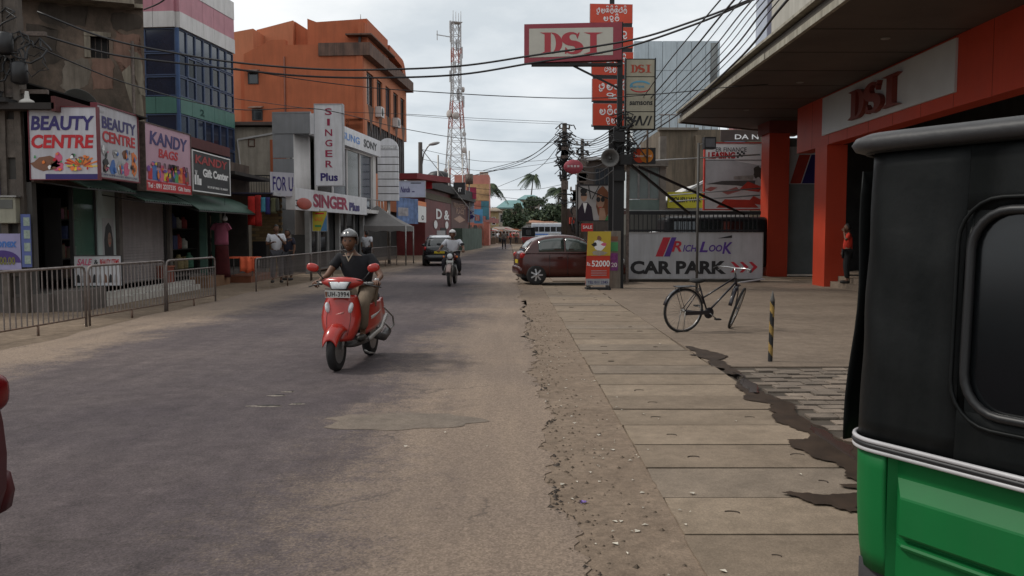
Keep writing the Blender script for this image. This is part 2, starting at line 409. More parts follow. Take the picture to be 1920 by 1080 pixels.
for i in range(170):
    y = 1.6 + 12 * rg.random() ** 1.3; x = rg.uniform(.3, 1.0)
    if rg.random() < .12: x = rg.uniform(-.9, 2.2)
    s = rg.uniform(.008, .022); a = rg.uniform(0, 3); c, s_ = math.cos(a), math.sin(a); k = rg.uniform(.25, .9)
    z = VZ_ + .004 if .3 < x < .9 else .012
    m.add([(x+c*s, y+s_*s, z), (x-s_*s*k, y+c*s*k, z+.006), (x-c*s, y-s_*s, z), (x+s_*s*k, y-c*s*k, z+.004)], [(0,1,2,3)])
m.build('litter', mt('pale litter', (.55, .50, .42), .8, .4, 30), label='scraps of pale paper and leaf litter on the dirt strip', cat='litter', kind='stuff')
# crumpled purple wrapper
p = VZ(1093, 944, VZ_); m = MB()
for k in range(7):
    a = k * .9; m.add([(p.x+rg.uniform(-.03,.03), p.y+rg.uniform(-.03,.03), VZ_+rg.uniform(.003,.02)) for _ in range(4)], [(0,1,2,3)])
m.build('wrapper', mt('purple foil', (.28, .18, .5), .3, .5, 40), label='crumpled pale purple wrapper on the dirt strip', cat='litter')
# worn patch of older surfacing in the lane
def blob(cx, cy, ax, ay, n=40, j=.18, seed=1):
    r_ = random.Random(seed); q = [r_.uniform(0, 6) for _ in range(4)]
    return [(cx + ax*math.cos(a)*(1 + j*math.sin(3*a+q[0]) + j*.7*math.sin(7*a+q[1]) + j*.4*math.sin(13*a+q[2])),
             cy + ay*math.sin(a)*(1 + j*math.sin(2*a+q[3]) + j*.6*math.sin(8*a+q[0]))) for a in [2*math.pi*i/n for i in range(n)]]
patch_m, *_ = ground_mat('old road patch', (.205, .165, .132), (.160, .130, .106), 2.4, .25, .012)
a = G(760, 790); MB().slab(blob(a.x-.05, a.y, .62, .34, 60, .12, 4), -.01, .004).build('road_patch', patch_m, kind='structure')
for i, (px, py, ax, ay, sd) in enumerate(((520, 742, .07, .03, 5), (500, 762, .13, .035, 6), (556, 758, .06, .025, 7), (540, 735, .05, .02, 9))):
    a = G(px, py); MB().slab(blob(a.x, a.y, ax, ay, 24, .3, sd), -.01, .004).build('road_scuff', mt('scraped asphalt', (.26, .225, .19), .9, .5, 40), kind='structure')
    MB().slab(blob(a.x+.01, a.y+.02, ax*.6, ay*.45, 16, .3, sd+3), -.01, .008).build('road_scuff', rubber, kind='structure')
# ragged dark broken rim segments seen along the edge
m = MB()
for (y0, y1) in ((3.2, 3.9), (4.55, 5.2), (5.6, 5.9), (6.7, 7.0), (8.3, 8.6), (10.7, 11.1), (12.0, 13.2), (14.8, 15.8)):
    y = y0
    while y < y1:
        x = .30 - .004*y + wob(y, .085); w_ = rg.uniform(.006, .026)
        rock(m, x + .015 + rg.uniform(-.03, .03), y, VZ_ + .002, w_, rg); y += rg.uniform(.018, .06)
m.build('broken_asphalt', mt('crack bitumen', (.065, .052, .043), .95, .5, 9), label='ragged dark broken asphalt rim between road and dirt strip', cat='rubble', kind='stuff')

# ---- drain slabs: footpath of concrete covers
pave = mo('footpath', None, kind='structure')
solid('bedding', mt('joint soil', (.055,.043,.033), .95), pave, .86, 2.32, 1.0, 24.4, GZ-.02, GZ+.012)
SL = .615; y = 1.2; k = 0; sr = random.Random(11)
while y < 24:
    x0 = .885 + sr.uniform(-.012, .012) + max(0, y-13)*(-.004); x1 = 2.30 + sr.uniform(-.03, .03)
    gap = sr.choice((.014, .018, .024, .030)); dz = sr.uniform(-.004, .004)
    m = MB(); z0, z1 = GZ + .012, .008 + dz
    tx = sr.uniform(-.004, .004)
    ny = 7; L = [(x0 + sr.uniform(-.006, .006), y + gap/2 + (SL-gap)*i/ny) for i in range(ny+1)]
    ed = [(x1, y+SL-gap/2), (x1, y+gap/2)]
    cxs, cys = 1.6, y + SL/2
    m.slab([(a-cxs, b-cys) for a, b in (L + ed)][::-1], z0, z1)
    s = m.build('slab', slab_ms[sr.randrange(3)], pave)
    s.location = (cxs, cys, 0); s.rotation_euler = (sr.uniform(-.006, .006), sr.uniform(-.002, .002), 0)
    for hx in (1.22, 1.95):         # lifting recesses with a bent bar
        if sr.random() < (.75 if hx < 1.5 else .4):
            hm = MB(); cx, cy = hx - cxs + sr.uniform(-.05, .05), sr.uniform(-.05, .05); aa = sr.uniform(-.7, .5); hs_ = sr.uniform(.028, .05); hl_ = sr.choice((2.2, 3.1, 3.4, 5.6))
            pts = [(cx + hs_*math.cos(t+aa), cy + hs_*.6*math.sin(t+aa), z1 + .002) for t in [hl_*i/6 for i in range(7)]]
            hm.tube(pts, sr.uniform(.0028, .0045), 5); hm.build('lifting_hook', mt('hook rust', (.06, .045, .035), .9), s)
    y += SL; k += 1
# ---- cement forecourt in front of the shops, paver field sunk into it
PX0, PX1, PY0, PY1 = 2.62, 5.2, 5.9, 9.75
fo = MB()
fo.box(2.34, 13.0, 9.80, 27.2, GZ, -.004); fo.box(5.25, 13, -3, 9.80, GZ, -.004); fo.box(2.34, 5.25, -3, 5.85, GZ, -.004)
fo.build('forecourt', conc_g, kind='structure')
dk = MB(); dk.box(1.3, 9, 27.2, 60, GZ, -.006); dk.build('side_lane', conc_g, kind='structure')
pf = mo('paved_apron', None, kind='structure'); solid('bedding', mt('sand bed', (.07, .055, .042), .95), pf, 2.34, 5.25, 5.85, 9.80, GZ-.02, GZ+.008)
pr = random.Random(2); pw, pd = .26, .200
pm = [MB().box(-pw/2+.010, pw/2-.010, -pd/2+.026, pd/2-.022, GZ+.008, -.002).mesh('paver', mm) for mm in paver_ms]
r_ = 0; y = PY0 + .1
while y < PY1 - .05:
    x = PX0 + (.15 if r_ % 2 else 0)
    while x < PX1:
        o = mo('paver', pm[0 if pr.random() < .6 else 1], pf); o.location = (x, y + (x-4)*.05, pr.uniform(-.014, .006))
        o.rotation_euler = (pr.uniform(-.02, .02), pr.uniform(-.015, .015), pr.uniform(-.02, .02)); x += pw
    y += pd; r_ += 1
# dark wet runoff and a film of water along the slab edge
wetc = mt('wet cement', (.042, .027, .018), .5, .4, 5, spec=.12)
def pxpoly(pts, z=.004): return [tuple(VZ(a, b, z)[:2]) for a, b in pts]
def rough(poly, amp, seed, lv=4):
    r_ = random.Random(seed)
    for _ in range(lv):
        out = []
        for i in range(len(poly)):
            (ax, ay), (bx, by) = poly[i], poly[(i+1) % len(poly)]; l_ = math.hypot(bx-ax, by-ay); k = r_.gauss(0, amp)*l_
            out += [(ax, ay), ((ax+bx)/2 - (by-ay)/(l_+1e-6)*k, (ay+by)/2 + (bx-ax)/(l_+1e-6)*k)]
        poly = out
    return poly
def clipx(poly, xc, keep_low):
    out = []; ins = (lambda p: p[0] <= xc) if keep_low else (lambda p: p[0] >= xc)
    for i in range(len(poly)):
        a, b = poly[i-1], poly[i]
        if ins(a) != ins(b): t = (xc-a[0])/(b[0]-a[0]); out.append((xc, a[1]+(b[1]-a[1])*t))
        if ins(b): out.append(b)
    return out
def sheet(m, poly, z):
    bm = bmesh.new(); f = bm.faces.new([bm.verts.new((x, y, z)) for x, y in poly]); r = bmesh.ops.triangulate(bm, faces=[f])
    if bm.faces[:] and sum(q.normal.z for q in (bm.normal_update() or bm.faces)) < 0: bmesh.ops.reverse_faces(bm, faces=bm.faces[:])
    bm.verts.index_update(); m.add([v.co.copy() for v in bm.verts], [[v.index for v in q.verts] for q in bm.faces]); bm.free()
m = MB()
stain = [(1288,648),(1305,652),(1345,675),(1392,700),(1432,733),(1450,742),(1490,760),(1545,800),(1612,830),(1612,905),(1565,868),(1520,858),(1490,842),(1475,826),(1515,824),(1480,800),(1440,768),(1450,758),(1395,738),(1378,708),(1335,676),(1292,655)]
for pts, sd in ((stain, 1), ([(1465,925),(1500,926),(1620,924),(1620,960),(1590,962),(1560,950),(1530,948)], 2), ([(1572,910),(1606,909),(1612,919),(1590,916)], 3)):
    pl = rough(pxpoly(pts, .01), .12, sd, 5)
    a = clipx(pl, 2.305, True); b = clipx(pl, 2.305, False)
    if len(a) > 2: sheet(m, a, .0185)
    if len(b) > 2: sheet(m, b, .0090)
m.build('runoff', wetc, label='dark wet runoff stain along the right edge of the drain slabs', kind='structure')
m = MB(); sheet(m, rough(pxpoly([(1372,698),(1392,703),(1415,720),(1422,738),(1402,738),(1386,718)], .01), .06, 5), .0205)
sheet(m, clipx(rough(pxpoly([(1520,797),(1560,814),(1600,838),(1600,862),(1560,850),(1528,826)], .01), .06, 6), 2.305, False), .0110)
m.build('puddle', mt('puddle water', (.05, .04, .035), .05, .1, spec=.6), label='shallow puddle reflecting the sky beside the drain slabs', kind='structure')
# ================================================================ LEFT SIDE BUILDINGS
oldw = mt('mouldy plaster', (.165, .120, .092), .95, .55, .75, bump=.5, bscale=12, streak=.85, stain=(.045, .038, .030), smap=(.55,.55,.28))
oldw2 = mt('flaking limewash', (.30, .26, .20), .95, .3, 2, streak=.6, stain=(.07, .055, .045))
winb = glass('blue tinted glass', (.014, .020, .045), .09)
winb2 = glass('blue tinted glass light', (.035, .045, .070), .12)
wind = glass('dark window glass', (.018, .02, .022), .1)
alu = mt('blue aluminium', (.040, .062, .125), .4, .2)
clad = mt('white cladding', (.60, .58, .57), .45, .1, 2, streak=.3, stain=(.30, .28, .26))
pinkc = mt('pink cladding', (.46, .20, .24), .5, .12, 2, streak=.2)
greenc = mt('green cladding', (.06, .16, .13), .5, .12, 2, streak=.2)
orw = mt('orange render', (.42, .118, .052), .85, .14, .8, bump=.1, streak=.25, stain=(.16, .06, .03))
orl = mt('light orange render', (.50, .185, .095), .85, .12, .8, bump=.1, streak=.2, stain=(.22, .09, .04))
ledge = mt('weathered cement band', (.15, .09, .068), .9, .3, 1.5, streak=.7, stain=(.05, .035, .03))
greyclad = mt('grey composite panel', (.22, .225, .235), .45, .12, 2, streak=.15)
frame_b = mt('dark frame', (.03, .028, .028), .5, .2)

def zat(py, Y, px=960): return V(px, py, Y).z
def window(root, x0, x1, y, z0, z1, gm, fm, fw=.05, depth=.10, face='y', name='window', nx=1):
    # a framed pane let into a facade whose outer face is local y (or x when face='x')
    m = MB()
    def bx(m, a, b, c, d, e, f):
        m.box(a, b, c, d, e, f) if face == 'y' else m.box(c, d, a, b, e, f)
    bx(m, x0, x1, y-.03, y+depth, z0, z0+fw); bx(m, x0, x1, y-.03, y+depth, z1-fw, z1)
    bx(m, x0, x0+fw, y-.03, y+depth, z0+fw, z1-fw); bx(m, x1-fw, x1, y-.03, y+depth, z0+fw, z1-fw)
    for i in range(1, nx):
        c = x0 + (x1-x0)*i/nx; bx(m, c-fw/3, c+fw/3, y-.02, y+depth-.01, z0+fw, z1-fw)
    w_ = m.build(name, fm, root); p = MB(); bx(p, x0+fw, x1-fw, y+.015, y+.03, z0+fw, z1-fw); p.build('pane', gm, w_)
    return w_

# ---- old mouldy building (faces up the street towards the camera)
Yo = 22.6
xr = V(276, 300, Yo).x
ob = thing('old_building', 'tall mouldy brown plaster building behind the beauty centre boards', 'building', (xr, Yo, GZ), R(23))
m = MB(); wx0, wx1 = along((xr, Yo), R(23), 170, 100), along((xr, Yo), R(23), 205, 100); wz0, wz1 = zat(115, Yo) - GZ, zat(76, Yo) - GZ
m.box(-12, wx0, 0, .3, 0, 12); m.box(wx1, 0, 0, .3, 0, 12); m.box(wx0, wx1, 0, .3, 0, wz0); m.box(wx0, wx1, 0, .3, wz1, 12)
m.box(-12, 0, .3, 6, 0, 12); m.build('wall', oldw, ob)
m = MB(); m.box(wx0-.14, wx0, -.03, .2, wz0, wz1+.05); m.box(wx0-.14, wx1+.05, -.05, .2, wz1, wz1+.12); fr = m.build('window', oldw2, ob)
solid('opening', dark, fr, wx0, wx1, .22, .28, wz0, wz1)
m = MB()
for k in range(3): m.box(wx0+.1+k*.14, wx0+.115+k*.14, .12, .14, wz0, wz1)
m.build('window_bar', rust, fr)
a = zat(112, Yo)-GZ
solid('wall_ledge', oldw2, ob, -.75, 0, -.14, 0, 7.35, 7.45)
m = MB(); m.box(-5.2, -3.3, -.9, 0, 6.15, 6.3); m.box(-5.2, -3.3, -.9, -.82, 6.3, 6.5); m.build('sunshade', oldw2, ob)
m = MB(); m.box(-3.1, -.2, -.7, 0, 7.3, 7.42); m.build('balcony_slab', oldw2, ob)
m = MB()
for k in range(9):
    x = -3.0 + k*.34; m.tube([(x,-.62,7.42),(x,-.62,7.9)], .06, 8)
m.build('baluster', oldw2, ob, kind='stuff')
solid('balcony_rail', oldw2, ob, -3.1, -.2, -.7, -.54, 7.9, 8.02)
m = MB(); m.lathe([(.04, 0), (.04, 6.3)], (-.28, -.08, .2), n=8); m.build('drainpipe', rust, ob)
m = MB(); m.slab([(-.55,-.012),(-.3,-.012),(-.12,-.012)], 0, .01); m = MB()
m.prism([(-.55,5.7),(-.35,5.9),(-.25,5.5),(-.08,5.1),(-.02,4.2),(-.05,3.4),(-.2,3.6),(-.22,4.4),(-.38,5.0)], -.012, .0); m.build('flaked_patch', oldw2, ob)
def patch(pts, mat, nm, sd, off_=.006):
    pl = rough([(along((xr, Yo), R(23), a, b), zat(b, Yo)-GZ) for a, b in pts], .10, sd, 3)
    bm = bmesh.new(); f = bm.faces.new([bm.verts.new((x, -off_, z)) for x, z in pl]); bmesh.ops.triangulate(bm, faces=[f]); bm.verts.index_update()
    m = MB(); m.add([v.co.copy() for v in bm.verts], [[v.index for v in q.verts] for q in bm.faces]); bm.free(); m.build(nm, mat, ob)
pk_ = mt('bare pinkish plaster', (.24,.14,.105), .95, .4, 1.6, bump=.4, bscale=10, streak=.5, stain=(.09,.06,.045)); gy_ = mt('pale grey plaster', (.22,.185,.15), .95, .4, 1.3, bump=.4, bscale=10, streak=.6, stain=(.08,.065,.05)); bk_ = mt('black mould', (.078,.062,.050), .95, .5, 1.5, streak=.4)
patch([(120,125),(165,118),(165,165),(140,185),(112,170)], gy_, 'plaster_patch', 3); patch([(172,118),(208,116),(212,170),(175,175)], pk_, 'plaster_patch', 4, .009)
patch([(215,60),(262,66),(266,120),(240,160),(212,112)], pk_, 'plaster_patch', 5); patch([(50,62),(110,70),(120,120),(70,150),(52,120)], bk_, 'mould_patch', 6); patch([(210,30),(262,30),(262,55),(212,58)], bk_, 'mould_patch', 8, .010)
patch([(240,95),(258,100),(268,130),(272,182),(258,176),(252,140)], oldw2, 'plaster_patch', 7, .012); patch([(75,20),(165,18),(160,60),(80,56)], bk_, 'mould_patch', 9)
# satellite dish lying on the low roof
p = V(150, 165, 20.5)
d = thing('satellite_dish', 'grey weathered satellite dish on the low roof above the beauty centre', 'satellite dish', (p.x, p.y, 3.9))
m = MB(); m.M = Matrix.Translation((0,0,.62)) @ Matrix.Rotation(R(28), 4, 'X') @ Matrix.Rotation(R(90), 4, 'X')
m.lathe([(.02,-.10),(.2,-.085),(.36,-.04),(.44,.0),(.45,.012),(.43,.01),(.34,-.025),(.02,-.085)], n=24); m.build('reflector', mt('dish grey', (.16,.155,.14), .7, .3), d)
m = MB(); m.tube([(0,.0,-.05),(0,.05,.5)], .025); m.build('mast', steel, d)
m = MB(); m.tube([(0,-.1,.35),(0,-.42,.5)], .012); m.ell((0,-.44,.52), (.04,.05,.04)); m.build('feed_arm', steel, d)

# ---- low row of shops on a plinth
FX, Y0s, Y1s = -9.35, 16.9, 30.4
sh = thing('shop_row', 'low dark row of shops with raised tiled floor under painted sign boards', 'building', (0, 0, GZ))
m = MB(); m.box(-14.5, FX+.25, Y0s-.2, Y1s, 0, .36); m.build('plinth', mt('stained cement', (.12,.105,.095), .9, .3, 3), sh)
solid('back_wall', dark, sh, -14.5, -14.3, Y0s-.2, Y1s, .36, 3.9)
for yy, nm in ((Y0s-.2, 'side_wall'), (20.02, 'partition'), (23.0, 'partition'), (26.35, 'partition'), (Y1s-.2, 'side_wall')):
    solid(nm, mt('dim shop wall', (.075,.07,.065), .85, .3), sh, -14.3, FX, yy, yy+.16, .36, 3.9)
m = MB(); m.box(-14.6, -8.65, Y0s-.6, 26.3, 3.9, 4.02); m.build('roof', mt('old roof sheet', (.035,.03,.028), .9, .4), sh)
m = MB(); m.box(-14.6, -8.5, 26.34, Y1s, 3.35, 3.45); m.build('roof', mt('old roof sheet', (.035,.03,.028)), sh)
m = MB(); m.box(FX-.1, FX+.05, Y0s-.2, Y1s, 2.55, 3.9) ; m.build('front_beam', mt('old front beam', (.10,.07,.055), .9, .4, streak=.5), sh)
m = MB(); m.box(-8.7, -8.62, Y0s-.6, 26.3, 3.86, 4.14); m.build('gutter', mt('dark red gutter', (.09,.025,.025), .8), sh)
m = MB(); m.box(-12, -9.5, 16.2, 20, 4.02, 4.1); m.bar((-11.6,16.3,4.9),(-8.7,19.6,4.08),1.8,.03); m.build('lean_to', mt('black sheet', (.02,.018,.018), .8), sh)
# ledge pieces above and upper brick patch on the left side
cgreen = mt('green tinted glass', (.03, .085, .065), .15, .3)
m = MB(); m.box(FX, FX+.03, 18.15, 19.1, .36, 2.55); m.build('glass_front', clear('clear green glass', (.10,.22,.17), .62), sh)
for yy in (18.1, 19.08):
    solid('mullion', frame_b, sh, FX-.02, FX+.06, yy, yy+.05, .36, 2.55)
pan = solid('door_panel', mt('pale green white panel', (.36,.42,.41), .6, .1), sh, FX, FX+.08, 19.14, 20.0, .36, 2.55)
# poster of long dark hair on the panel (generic face)
t = thing('poster', 'poster of a face with long black hair on the pale door panel', 'poster', (FX+.084, 19.3, GZ+.9), R(90))
solid('sheet', greyp, t, .05, .6, -.0, .004, -.1, 1.0)
flat(t, [(.13,.02),(.12,.5),(.2,.8),(.33,.9),(.46,.8),(.54,.5),(.55,.0)], blackp, 'hair'); flat(t, disc(.36,.50,.085,.17), mt('poster skin', (.26,.17,.13)), 'face', y=-.009); flat(t, disc(.36,.42,.03,.014), redp, 'lips', y=-.013); flat(t, rect(.30,.345,.535,.55), blackp, 'eye', y=-.013); flat(t, rect(.375,.42,.535,.55), blackp, 'eye', y=-.013); flat(t, rect(.1,.55,-.08,.15), blackp, 'shoulders', y=-.008)
# goods hanging behind glass
gm = [mt('goods %d' % i, c, .7, .3, 20) for i, c in enumerate([(.55,.55,.50),(.10,.26,.18),(.40,.08,.08),(.20,.16,.12),(.45,.20,.28),(.08,.10,.22),(.35,.28,.14)])]
def goods(label, X, ya, yb, za, zb, nrow, ncol, cat='shelf', dep=.18, fill=.8, seed=1):
    r0 = random.Random(seed)
    t = thing('display_shelf', label, cat, (X, ya, GZ), R(90)); L = yb - ya
    m = MB(); m.box(0, .03, 0, dep*2, za-.05, zb); m.box(L-.03, L, 0, dep*2, za-.05, zb)
    for r in range(nrow): z = za + (zb-za)*r/nrow; m.box(.03, L-.03, 0, dep*2, z-.04, z-.015)
    m.build('rack', frame_b, t)
    for r in range(nrow):
        for c in range(ncol):
            if r0.random() > fill: continue
            z = za + (zb-za)*r/nrow-.015; hw = L/ncol; hh = (zb-za)/nrow
            o = MB(); cx = .03 + (c+.5)*(L-.06)/ncol; a, h = hw*r0.uniform(.22,.38), hh*r0.uniform(.45,.8)
            if r0.random() < .5: o.lathe([(a*.9,0),(a,h*.1),(a,h*.7),(a*.45,h*.85),(a*.4,h)], (cx, dep, z), n=8)
            else: o.box(cx-a, cx+a, dep*.5, dep*1.5, z, z+h)
            o.build('product', r0.choice(gm), t)
    return t
goods('shelf of bottles and boxes behind the green shop glass', FX-.25, 18.2, 19.05, .6, 2.3, 4, 5, seed=3)
goods('dim shelf of packets deep inside the beauty shop doorway', FX-.9, 16.95, 17.9, .5, 2.4, 4, 9, seed=4)
goods('shelf of bags inside the shop right of the grey shutter', FX-.30, 23.3, 26.2, .5, 2.3, 3, 7, seed=5)
goods('rack of folded clothes at the back of the clothes shop', FX-.8, 26.8, 30.0, .5, 2.3, 4, 8, seed=6)
# roller shutter
ys0, ys1 = 20.24, 22.95
st = thing('roller_shutter', 'closed grey ribbed roller shutter beneath the handbag board', 'shutter', (FX+.02, ys0, GZ), R(90)); L = ys1-ys0
m = MB(); z = .36
while z < 2.5:
    m.prism([(0,z),(L,z),(L,z+.001),(0,z+.001)], 0, .01); m.box(.05, L-.05, .0, .03, z, z+.052); m.box(.05, L-.05, .018, .03, z+.052, z+.07); z += .07
m.build('slats', mt('shutter grey', (.30,.27,.27), .6, .2, 3, streak=.3), st, kind='stuff')
m = MB(); m.box(-.05,.05,-.04,.08,.36,2.5); m.box(L-.05,L+.05,-.04,.08,.36,2.5); m.box(-.05,L+.05,-.12,.2,2.5,2.82); m.build('guide_frame', frame_b, st)
for yy in (20.06, 23.02):
    solid('column', mt('stained cement', (.12,.105,.095)), sh, FX, FX+.14, yy, yy+.17, .36, 2.55)
gc = mt('green column paint', (.07,.14,.115), .7, .3)
solid('column', gc, sh, FX+.1, FX+.36, 26.3, 26.55, 0, 2.55)
solid('column', gc, sh, FX+.1, FX+.3, 25.3, 25.4, 0, 2.55)
for i, z in enumerate((.9, 1.25, 1.6, 1.95)):
    t = thing('notice', ('small white notice at the foot', 'small white notice in the lower middle', 'small white notice in the upper middle', 'small white notice at the top')[i] + ' of the green shop column', 'notice', (FX+.36+.004, 26.36, GZ+z), R(90))
    solid('sheet', mt('faded paper', (.28,.34,.30), .8, .3, 20), t, 0, .13, 0, .003, 0, .2)
# white tiled steps
tile = mt('white step tile', (.52,.50,.46), .5, .2, 5, streak=.3)
sp = thing('tiled_steps', 'white tiled steps rising to the shutter and beauty shop', 'steps', (0,0,GZ))
for i, (x1, ya, yb, z) in enumerate(((-8.62, 18.0, 23.6, .14), (-8.86, 18.0, 23.8, .25), (-9.10, 18.0, 24.0, .36))):
    solid('step', tile, sp, FX+.25, x1, ya, yb, 0 if i == 0 else z-.11, z)
solid('upstand', mt('stained cement', (.12,.105,.095)), sp, FX+.25, -8.55, 16.9, 17.95, 0, .42)
solid('ramp_edge', mt('ochre platform', (.22,.12,.065), .9, .3), sp, FX+.25, -8.6, 24.1, 26.0, 0, .3)
t = thing('clothes_platform', 'low red brown platform in front of the clothes shop', 'platform', (0,0,GZ)); solid('deck', mt('red brown platform', (.20,.075,.04), .9, .3), t, FX+.27, -8.15, 26.6, 29.6, 0, .2)
# notice board standing on the steps
a, b = V(138, 520, 18.1), V(222, 520, 18.1)
t, L, h = board('notice_board', 'white price board with red words and small bottle pictures on the steps', 'notice board', (a.x, 18.1), (b.x, 18.25), GZ+.44, zat(480, 18.1), white, frame_b, .03, .012)
T(t, 'SALE', .08, .38, h-.2, h-.06, pinkp, .03, .3); T(t, '&', .42, .5, h-.18, h-.08, blackp); T(t, 'BEAUTY ITEMS', .54, L-.04, h-.19, h-.07, redp, .03)
for i in range(8):
    x = .06 + i*(L-.1)/8; flat(t, [(x,.06),(x+.07,.06),(x+.065,.2),(x+.045,.24),(x+.025,.24),(x+.01,.2)], (blackp, greyp, brownp)[i%3], 'picture')
# ---- sign boards
def bsign(name, label, cat, px0, px1, Ya, Yb, pt, pb, face, frame, **k):
    a = V(px0, (pt+pb)/2, Ya); b = V(px1, (pt+pb)/2, Yb)
    return board(name, label, cat, (a.x, a.y), (b.x, b.y), V(px0, pb, Ya).z, V(px0, pt, Ya).z, face, frame, **k)
rf = mt('dark red frame', (.16,.02,.03), .5)
t, L, h = bsign('shop_sign', 'wide beauty centre board facing the camera with purple and red words', 'sign', 56, 182, 16.5, 16.5, 201, 336, mt('white board shaded', (.50,.49,.53), .4, .10, 3, streak=.45, stain=(.30,.28,.28)), rf, fw=.015)  # darker copy of the white board, shade put into its colour
T(t, 'BEAUTY', .03, L-.04, h*.68, h*.88, navy, .045, .12); T(t, 'CENTRE', .03, L-.06, h*.43, h*.62, redp, .05, .12)
flat(t, blob(.3, h*.22, .26, .13, 24, .12, 5), brownp, 'picture'); flat(t, blob(.52, h*.18, .12, .1, 20, .1, 6), pinkp, 'picture'); flat(t, blob(.54, h*.3, .07, .1, 16, .1, 8), pinkp, 'picture')
r0 = random.Random(4)
for i in range(26):
    an = R(-10 + i*8); l_ = r0.uniform(.12,.26); cx, cz = .98, h*.18
    flat(t, [(cx+.03*math.cos(an), cz+.02*math.sin(an)), (cx+l_*1.4*math.cos(an), cz+l_*math.sin(an)*.9), (cx+l_*1.4*math.cos(an+.14), cz+l_*.9*math.sin(an+.14))], r0.choice([orangep, brownp, orangep, yellowp, redp]), 'picture', y=-.004-.0005*i)
flat(t, rect(.28, L, .0, .1), navy, 'stripe')
for i in range(26):
    cx_ = r0.choice((r0.uniform(.08,.62), r0.uniform(.75,1.22))); flat(t, blob(cx_, h*r0.uniform(.13,.36), r0.uniform(.015,.045), r0.uniform(.015,.04), 9, .25, i), r0.choice([brownp, blackp, greenp, pinkp, orangep, redp, yellowp, whitep]), 'picture', y=-.022-.0005*i)

t, L, h = bsign('shop_sign', 'narrow beauty centre board facing the street beside the wide one', 'sign', 183, 258, 17.05, 18.9, 195, 331, mt('white board shaded'), rf, fw=.03)
T(t, 'BEAUTY', .2, L-.1, h*.69, h*.86, navy, .04); T(t, 'CENTRE', .2, L-.15, h*.5, h*.66, redp, .04)
for i, (x, z, c) in enumerate(((.3,.36,greyp),(.75,.36,greyp),(1.2,.38,brownp),(1.62,.36,orangep),(.3,.17,blackp),(.62,.15,bluep),(.95,.17,greyp),(1.25,.16,pinkp),(1.62,.2,orangep))):
    flat(t, blob(x, h*z, .13, .1 if z > .3 else .16, 16, .15, i), c, 'picture')
r0 = random.Random(9)
for i in range(30): flat(t, blob(r0.uniform(.15, L-.15), h*r0.choice((r0.uniform(.1,.24), r0.uniform(.31,.43))), r0.uniform(.02,.06), r0.uniform(.02,.07), 9, .25, i), r0.choice([greyp, blackp, bluep, brownp, whitep, orangep, pinkp]), 'picture', y=-.010-.0005*i)
flat(t, rect(.0, L, .0, .09), greyp, 'stripe'); T(t, 'COSMETICS  JEWELLERY  BEAUTY CARE', .1, L-.1, .03, .07, navy, .0)
flat(t, rect(.03, .3, h*.9, h*.93), greyp, 'stripe')
pink_b = mt('pale pink board', (.50,.30,.38), .45, .12, 1.5)
t, L, h = bsign('shop_sign', 'pale pink handbag board with a row of bags and a red phone strip', 'sign', 272, 357, 19.3, 21.9, 229, 356, pink_b, rust, fw=.02, th=.18)
T(t, 'KANDY', .25, L-.2, h*.70, h*.90, navy, .035, .1); T(t, 'BAGS', .7, 1.8, h*.52, h*.66, redp, .03, .1)
r0 = random.Random(8)
for i in range(11):
    x = .12 + i*(L-.3)/11; c = [redp, bluep, bluep, pinkp, yellowp, navy, blackp, greenp, orangep, redp, brownp][i]; w_ = .16; hh = r0.uniform(.2,.42)
    flat(t, [(x,h*.17),(x+w_*1.6,h*.17),(x+w_*1.45,h*.17+hh),(x+w_*.2,h*.17+hh)], c, 'picture', y=-.004-.001*(i%3))
for i in range(34):
    x = r0.uniform(.1, L-.2); flat(t, blob(x, h*r0.uniform(.18,.42), r0.uniform(.03,.09), r0.uniform(.03,.10), 8, .2, i), r0.choice([redp, bluep, pinkp, yellowp, navy, orangep, mt('bag violet', (.20,.08,.32)), brownp]), 'picture', y=-.009-.0005*i)
    if i % 3 == 0: m = MB(); m.tube([(x-.05,-.03,h*.36),(x-.03,-.03,h*.44),(x+.03,-.03,h*.44),(x+.05,-.03,h*.36)], .008, 4); m.build('picture', blackp, t)
flat(t, rect(0, L, 0, h*.15), redp, 'stripe'); T(t, 'Tel : 091 2237335', .08, L*.62, h*.04, h*.115, whitep, .02, y=-.009); T(t, 'Gift Items', L*.68, L*.97, h*.04, h*.11, whitep, .01, y=-.009)
t, L, h = bsign('shop_sign', 'black gift centre board with red and white words', 'sign', 361, 430, 22.1, 25.1, 282, 356, blackp, whitep, fw=.03, th=.15)
T(t, 'KANDY', .2, L-.2, h*.70, h*.92, mt('dull red', (.36,.03,.03), .5), .04, .05); T(t, 'Gift Center', .75, L-.12, h*.38, h*.60, whitep, .05)
T(t, 'NO 59 GIFT ROAD  TEL MARKET', 1.1, L-.2, h*.1, h*.16, whitep, .0)
flat(t, rect(.12,.42,h*.15,h*.4), whitep, 'picture'); flat(t, [(.27,h*.4),(.14,h*.52),(.22,h*.4),(.34,h*.52)], whitep, 'picture'); flat(t, rect(.45,.62,h*.15,h*.32), whitep, 'picture'); flat(t, rect(.25,.29,h*.15,h*.4), blackp, 'picture', y=-.009)
